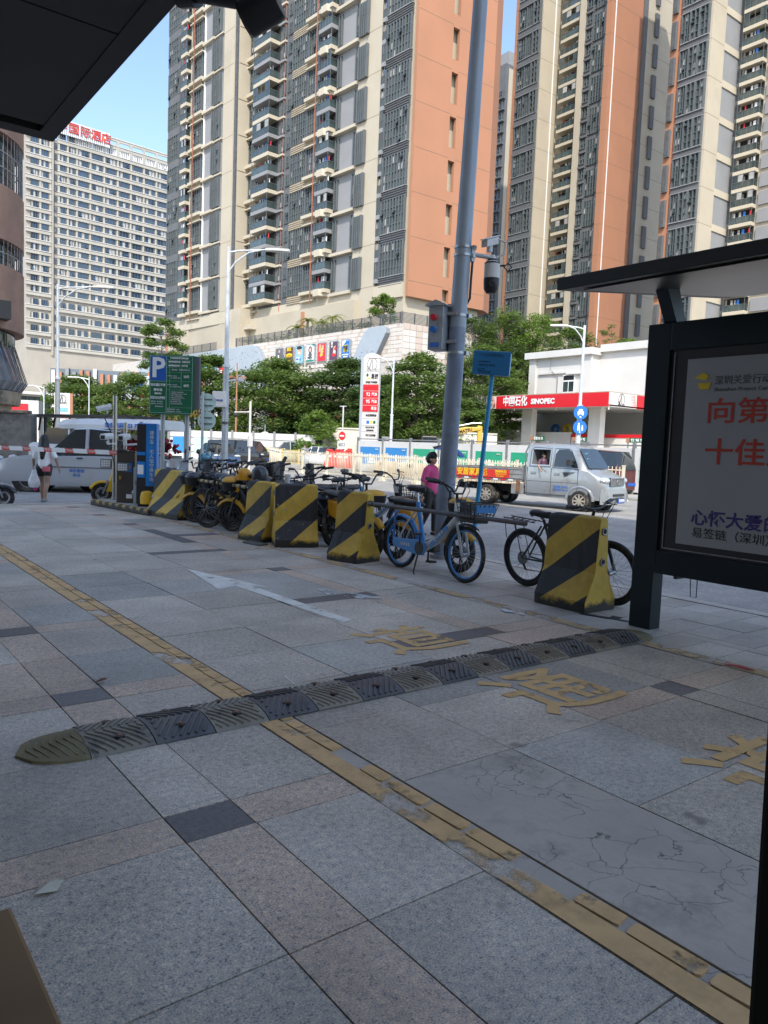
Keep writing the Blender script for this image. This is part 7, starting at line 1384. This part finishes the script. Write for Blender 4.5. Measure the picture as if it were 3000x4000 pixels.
# ================================================================ far left: corner building, wall, shelter
pm('brick_tile', (.27,.165,.12), .75, var=.12, scale=1.5, dirt=(.21,.135,.10), dscale=1.2); pm('old_plaster', (.30,.24,.17), .9, var=.2, scale=2, dirt=(.08,.07,.06), dscale=1.6); pm('old_stone', (.15,.145,.135), .9, var=.3, scale=3, dirt=(.07,.065,.06), dscale=2.5)
B_ = thing('corner_building','rounded brown tiled building with barred window bands at the left edge','building',(3.62,37.3,0)); c = MB(); RB = 4.3
def ring(z0,z1,r0): c.cyl((0,0,z0),(0,0,z1),r0,n=48)
for z0,z1,k in ((5.6,8.1,1),(9.1,11.2,1),(13.2,17,1),(20,24,1)): ring(z0,z1,RB)
c.build('wall','brick_tile',B_,True); c = MB(); c.cyl((0,0,4.5),(0,0,28),RB-.35,n=48); c.build('window_band','glass',B_,True); c = MB()
for i in range(96):
    a = 2*math.pi*i/96
    for z0,z1 in ((8.1,9.1),(11.2,13.2),(17,20)): c.cyl((RB*.985*math.cos(a),RB*.985*math.sin(a),z0),(RB*.985*math.cos(a),RB*.985*math.sin(a),z1),.02,n=4)
for z in (8.6,11.9,12.5,18,19): c.torus((0,0,z),(0,0,1),RB*.985,.025,48,4)
c.build('window_bars','steel_dull',B_)
c = MB().box(-3,RB*.72,-RB*.9,-RB*.6,5.9,6.6); c.build('dark_sign','black',B_)
pm('net_glass', (.10,.13,.17), .05, .4, var=.3, scale=1.5, spec=1.0)
c = MB(); c.loft([[(rx_*math.cos(2*math.pi*i/40),rx_*math.sin(2*math.pi*i/40),z) for i in range(40)] for rx_,z in ((RB-.5,5.45),(RB+.1,3.55),(RB-.15,3.15))]); c.build('curved_glazing','net_glass',B_,True); c = MB()
for i in range(60):
    a = 2*math.pi*i/60; c.tube([((RB-.47)*math.cos(a),(RB-.47)*math.sin(a),5.45),((RB+.13)*math.cos(a+.02),(RB+.13)*math.sin(a+.02),3.55),((RB-.12)*math.cos(a),(RB-.12)*math.sin(a),3.15)],.014,4)
for k in range(5): c.torus((0,0,5.3-.4*k),(0,0,1),RB-.44+.115*k,.012,40,4)
c.build('glazing_bars','plastic_dark',B_); c = MB().cyl((0,0,2.6),(0,0,3.15),RB-.15,RB-.1,40); c.cyl((0,0,-.2),(0,0,2.6),RB-.5,n=40); c.build('base','old_plaster',B_,True)
o = thing('stone_wall','low dark weathered stone wall below the curved glazing at the left edge','wall',(3.0,31.9,-.17),R(-37)); MB().box(0,4.4,0,.5,0,2.3).build('block','old_stone',o,bevel=.05); MB().box(-.1,4.2,-.08,.55,2.3,2.42).build('coping','old_plaster',o,bevel=.04)
o = thing('far_bus_shelter','black bus shelter roof on thin legs behind the pickup','bus shelter',(7.15,32.6,-.17),math.atan2(25.7-32.5,9.5-7.2)); c = MB().box(0,7.2,-.9,.5,2.25,2.33); c.build('roof','black',o); c = MB()
for i in range(8): c.tube([(.3+i*.95,.35,2.25),(.4+i*.95,.2,1.75)],.04,6)
c.build('bracket','black',o)
for x in (.6,3.6,6.6): MB().box(x-.05,x+.05,.3,.4,0,2.25).build('leg','black',o)
MB().box(.9,6.3,.33,.36,.5,1.7).build('panel','glass_teal',o)
t = thing('price_pylon','small white and orange fuel price pylon at the far left','price sign',(15.9,61.5,0),R(-20)); MB().box(-.55,.55,-.2,.2,0,4.6).build('body','white_paint',t); MB().box(.55,.75,-.2,.2,0,4.6).build('side_post','orange',t); c = MB().box(-.4,.4,-.22,-.2,2.7,3.0,0).box(-.4,.4,-.22,-.2,3.2,3.5,1); c.build('price_panel',['red','poster_cyan'],t); oil_logo(t,Matrix.Translation((0,-.23,4.1)),.6)
t = thing('station_kiosk','white and red service building far left behind the black shelter roof','building',(12.5,70,0),R(-20)); MB().box(-3,3.6,0,4,0,4.2).build('wall','white_paint',t); MB().box(-2.2,.6,-.05,0,.8,3.6).build('window','glass',t); MB().box(1.0,2.8,-.08,0,.4,3.9).build('red_panel','red',t); MB().prism(ellipse(1.9,2.6,.5,.7),-.12,-.08,'y').build('emblem','white_clean',t)
for i in range(9):
    pass
t = thing('striped_shopfront','shopfront with orange, blue and white fins behind the left trees','shop building',(22.5,88,0),R(-30)); MB().box(-1,18,0,8,0,8.6).build('wall','glass_blue',t); c = MB(); rr = random.Random(12)
for i in range(26): c.box(-.8+i*.72,-.45+i*.72,-.35,0,.2,8.4+rr.uniform(-.3,.3),rr.choice((0,0,1,2)))
c.build('fins',['orange','white_clean','slate_light'],t); MB().box(6.5,14,-.6,-.35,5.2,8.2).build('sign_panel','banner_pale',t)
c = MB().prism(ellipse(8.2,6.9,.8,.5),-.66,-.6,'y',0).prism(ellipse(9.0,6.5,.5,.7),-.67,-.6,'y',1).prism(ellipse(8.6,6.1,.4,.3),-.68,-.6,'y',2); c.build('emblem',['blue','leaf_bright','red'],t)
# blue shed / site cabin
t = thing('blue_cabin','blue roofed site cabin behind the pedestrians','cabin',(34.9,64.4,-.1),R(-37)); MB().box(0,5.2,0,2.2,0,2.05).build('wall','glass_teal',t); MB().prism([(-.1,2.05),(5.4,2.05),(5.0,2.4),(.3,2.4)],-.1,2.3,'y').build('roof','bus_blue_edge',t); MB().box(3.8,5.3,-.06,0,0,2.2).build('end_panel','sign_blue',t)
# excavator arm
pm('digger_yellow', (.62,.36,.05), .45, var=.08)
t = thing('excavator','yellow excavator with its boom raised behind the hoarding','excavator',(33.0,36.4,-.1),R(-36)); MB().box(-3.2,-.8,-.9,.9,0,.7).build('track','under',t,bevel=.15); MB().box(-3.1,-1.0,-.9,.9,.8,1.7).build('body','digger_yellow',t,bevel=.1); MB().box(-1.9,-.9,-.9,0,1.0,2.35).build('cab','car_glass',t,bevel=.08)
c = MB(); c.prism([(-1.1,1.1),(-.75,1.1),(-.15,2.35),(1.0,2.65),(1.9,2.85),(1.9,3.05),(.9,3.0),(-.35,2.75)],-.2,.2,'y'); c.build('boom','digger_yellow',t,bevel=.04); letters('KOMATSU',.26,'lettering_black',t,(.75,-.21,2.73),bold=.008).rotation_euler = (0,R(-14),0); c = MB().prism([(1.7,3.15),(2.0,3.1),(2.05,1.2),(1.85,.7),(1.7,1.2)],-.14,.14,'y'); c.build('stick','digger_yellow',t,bevel=.03); MB().cyl((.2,0,3.0),(1.5,0,3.3),.06,n=10).cyl((1.2,0,3.25),(1.95,0,3.3),.035,n=8).build('ram','steel',t)
# ================================================================ pickup, fruit stall, motorbike, people, litter
pm('paint_pickup', (.46,.48,.50), .3, .3, var=.03, scale=1, coat=.5, dirt=(.46,.46,.45), dscale=2)
t = car('silver white pickup with a dark grille crossing behind the boom arm', 6.54,22.63,152.5,4.6,1.80,1.80,'paint_pickup','pickup',name='moving_pickup',cat='pickup')
MB().box(2.14,2.3,-.62,.62,.56,.86).build('radiator_grille','black',t,bevel=.03); MB().box(-1.2,.8,-.912,-.90,.70,.73).box(-1.2,.8,.90,.912,.70,.73).build('side_stripe','slate',t); merge_letters([('城市管理',.10,-.1,.62),('执法',.10,.0,.50)],'lettering_blue',t,rz=R(180),loc=(.2,.915,0))
pm('stall_white', (.62,.63,.62), .5, var=.05, dirt=(.50,.49,.46), dscale=2); pm('lychee', (.26,.02,.03), .6, var=.5, scale=9); 
t = thing('fruit_stall','white roofed fruit van heaped with dark red fruit, behind the steel gate posts','fruit stall',(7.35,23.1,-.17),math.atan2(21.1-23.9,8.9-6.6)); c = MB(); c.loft([[(x,-.85*k,z0),(x,-.85*k,z0+.12*k),(x,-.55*k,z0+.30*k),(x,.55*k,z0+.30*k),(x,.85*k,z0+.12*k),(x,.85*k,z0)] for x,k,z0 in ((-1.35,.75,1.80),(-1.1,.95,1.78),(-.4,1,1.80),(1.9,1,1.83),(2.05,.95,1.84))]); c.build('roof','stall_white',t,True,angle=40); letters('华强果园 153 7774 2676',.17,'lettering_blue',t,(1.15,-.853,1.91),bold=.004,fit=1.6)
MB().box(-.9,2.0,-.8,.8,.75,1.02).build('tray','bed_metal',t); 
for x in (-.85,2.0):
    for y in (-.78,.78): MB().box(x-.025,x+.025,y-.025,y+.025,.6,1.84).build('post','white_clean',t)
c = MB(); rr = random.Random(21)
for i in range(420): x, y = rr.uniform(-.85,1.95), rr.uniform(-.75,.75); c.ball((x,y,1.06+.50*max(0,1-((y/.85)**2))*abs(math.sin(x*2.2+.7))**.4*rr.uniform(.85,1.05)),rr.uniform(.045,.07),6,4)
o = c.build('fruit_heap','lychee',t,True,angle=180); o['kind'] = 'stuff'; wheel(t,-.3,-.7,.26,.15,side=-1); wheel(t,1.4,-.7,.26,.15,side=-1); wheel(t,-.3,.7,.26,.15,side=1); wheel(t,1.4,.7,.26,.15,side=1); MB().box(-2.3,-1.0,-.75,.75,.35,1.35).build('cab','stall_white',t,bevel=.12); MB().prism([(-1.95,1.3),(-1.05,1.3),(-1.05,1.8),(-1.6,1.8)],-.7,.7,'y').build('cab_window','car_glass',t)
MB().box(-.8,1.9,.79,.81,.62,1.1).build('rear_board','poster_mint',t)
# motorbike at the left edge
t = scooter('dark motorbike cut off by the left edge of the picture',2.92,18.1,-38,'scooter_dark',-2,z=-.17); 
# people
g_ = person('woman in a loose white top and dark shorts walking away with a pink bag', 4.50,18.95,-.17,R(62),1.56,'white_clean','black','skin_tan',True,((.10,.05),(-.08,.08)),.14,True,arm_out=(.08,.12),shoe='steel_dull')
pm('pink_bag', (.62,.14,.17), .5); pm('plastic_bag', (.62,.63,.64), .3, var=.15, scale=8)
o = thing('shoulder_bag','small pink bag hanging on the back of the woman in white','bag',(4.51,18.80,.62),R(62)); MB().box(-.03,.03,-.085,.085,-.06,.06).build('pouch','pink_bag',o,bevel=.02); MB().tube([(0,.07,.05),(.02,.12,.30),(.06,.06,.56)],.005,5).tube([(0,-.07,.05),(.02,-.1,.3),(.06,-.05,.56)],.005,5).build('strap','pink_bag',o)
o = thing('carrier_bag','white plastic carrier bag in the left hand of the walking woman','bag',(4.28,18.95,.36),R(50)); MB().loft([[(k*.07*math.cos(a)*(1+.15*math.sin(3*a)),k*.13*math.sin(a),z) for a in [2*math.pi*q/14 for q in range(14)]] for k,z in ((.35,.23),(.6,.12),(1,0),(1.1,-.10),(.8,-.17),(.3,-.18))]).build('sack','plastic_bag',o,True); MB().tube([(0,.03,.2),(0,.0,.33),(0,-.03,.2)],.008,5).build('handle','plastic_bag',o); MB().ball((.02,-.02,-.20),.05,8,6).build('pink_parcel','magenta',o,True)
pm('pink_shirt', (.60,.07,.22), .7, var=.08, scale=6)
p_ = person('woman in a bright pink T-shirt and black trousers standing behind the camera pole', 9.20,10.63,-.17,R(-70),1.52,'pink_shirt','black','skin',False,((.03,.0),(-.03,.02)),.05,False,arm_out=(.05,.09),walk=False)
o = thing('umbrella','blue and black umbrella tilted beside the head of the woman in pink','umbrella',(9.50,10.52,1.34),0); u = MB(); n = 8
for i in range(n):
    a0, a1 = 2*math.pi*i/n, 2*math.pi*(i+1)/n
    u.add([(0,0,.22),(.36*math.cos(a0),.36*math.sin(a0),.02),(.36*math.cos((a0+a1)/2)*.93,.36*math.sin((a0+a1)/2)*.93,.05),(.36*math.cos(a1),.36*math.sin(a1),.02)],[(0,1,2),(0,2,3)],i % 2)
q_ = u.build('canopy',['sign_blue','black'],o); MB().cyl((0,0,-.45),(0,0,.24),.008,n=6).build('shaft','steel',o); o.rotation_euler = (R(12),R(10),0)
cols = ['white_clean','pink_shirt','white_clean','black','sign_blue','slate_light']
for i,(x,y,m_,lb) in enumerate(((31.3,59.4,'white_clean','pedestrian in white standing alone left of the group by the yellow fence'),(33.8,62.5,'white_clean','pedestrian in white at the back left of the group'),(33.2,60.5,'curtain','pedestrian in a pale top at the centre of the group'),(31.0,57.1,'pink_bag','short pedestrian in pink at the front of the group'),(31.5,56.7,'black','pedestrian in a black top seen from behind'),(31.9,56.4,'sign_blue','pedestrian in a blue top at the right of the group'))):
    person(lb,x,y,-.17,R(40+i*67),(1.6,1.62,1.58,1.3,1.6,1.5)[i],m_,'black' if i % 2 else 'slate','skin',False,((.04,.0),(-.04,.04)),.07,i in (2,3),vox=.026,group='pedestrians by the yellow fence')
o = thing('umbrella','dark umbrella held over the pedestrian group','umbrella',(33.0,60.2,1.42),0); u = MB()
for i in range(n):
    a0, a1 = 2*math.pi*i/n, 2*math.pi*(i+1)/n; u.add([(0,0,.2),(.5*math.cos(a0),.5*math.sin(a0),-.02),(.5*math.cos(a1),.5*math.sin(a1),-.02)],[(0,1,2)])
u.build('canopy','plastic_dark',o); MB().cyl((0,0,-.6),(0,0,.22),.01,n=6).build('shaft','steel',o)
sc_ = scooter('grey scooter ridden along the road in front of the white saloon',27.4,44.8,-100,'scooter_grey',0,z=-.17)
person('rider in a grey top and black helmet on the scooter before the white saloon',27.42,45.0,-.12,R(-100),1.55,'slate_light','black','skin',False,((.25,.15),(.25,.15)),.05,False,vox=.022,walk=False)
person('passenger leaning an arm out of the rear window of the truck',17.33,15.01,.20,R(-100),1.27,'poster_purple','black','skin',False,((.05,.05),(.20,.18)),.02,False,vox=.014,walk=False,arm_out=(.03,.14))
# litter
pm('paper', (.70,.71,.73), .7, var=.05); pm('dead_leaf', (.14,.06,.035), .8, var=.3); pm('shell_pale', (.55,.50,.40), .7, var=.15)
def scrap(name, label, x, y, pts, mat, z=.004, h=.012):
    rr = random.Random(int(x*100)); c = MB(); c.add([(a,b,z+rr.uniform(0,h)) for a,b in pts]+[(sum(p[0] for p in pts)/len(pts),sum(p[1] for p in pts)/len(pts),z+h*1.2)],[(i,(i+1)%len(pts),len(pts)) for i in range(len(pts))]); o = c.build(name,mat); o.location = (x,y,0); s = o.modifiers.new('s','SOLIDIFY'); s.thickness = .002; tag(o,label,'litter'); return o
scrap('paper_scrap','white paper scrap left of the nearest barrier',4.98,4.62,[(-.05,.0),(-.01,.09),(.05,.1),(.04,.0),(.02,-.06)],'paper'); scrap('paper_scrap','smaller white paper scrap beside the larger one, left of the nearest barrier',5.0,4.48,[(-.03,.0),(.0,.04),(.03,.0),(.01,-.03)],'paper')
scrap('shell_scrap','pale scrap on the paving at the lower left',.586,2.41,[(-.045,-.02),(-.02,.03),(.03,.03),(.045,.0),(.02,-.02)],'shell_pale',h=.02); scrap('dead_leaf','brown dead leaf left of the speed bump',1.344,4.39,[(-.03,-.01),(-.01,.02),(.035,.015),(.04,-.01),(0,-.02)],'dead_leaf',h=.02)
scrap('wrapper','pink and white wrapper on the yellow edge line at the right',5.11,2.56,[(-.01,.12),(.02,.12),(.03,-.05),(.0,-.1),(-.02,.0)],'pink_bag'); scrap('tissue','crumpled white tissue by the wheels between the barriers',6.2,9.5,[(-.06,-.03),(-.03,.05),(.05,.06),(.07,0),(.02,-.05)],'paper',h=.04)
o = MB().cyl((0,0,0),(.02,-.085,.0),.004,n=8,mi=0).build('cigarette_end','white_clean',None,True); o.location = (2.26,3.86,.045); o.rotation_euler = (R(30),0,R(10)); tag(o,'white cigarette end stuck beside the speed bump','litter')
o = MB().box(-.19,.19,-.08,.08,0,.03).build('rubber_block','rubber_black',None,bevel=.008); o.location = (5.03,9.5,0); o.rotation_euler = (0,0,R(-80)); tag(o,'flat dark rubber block lying in front of the touching barriers','wheel stop')
o = MB().prism([(-.24,-.03),(.3,-.06),(.34,-.01),(.1,.0),(.12,.09),(.02,.1),(.02,.02),(-.2,.02)],.0,.004,'z').build('drain_gap','dark_hole'); o.location = (5.62,4.05,0); o.rotation_euler = (0,0,R(-70)); tag(o,'dark gap in the tiles at the foot of the nearest barrier','pavement gap')
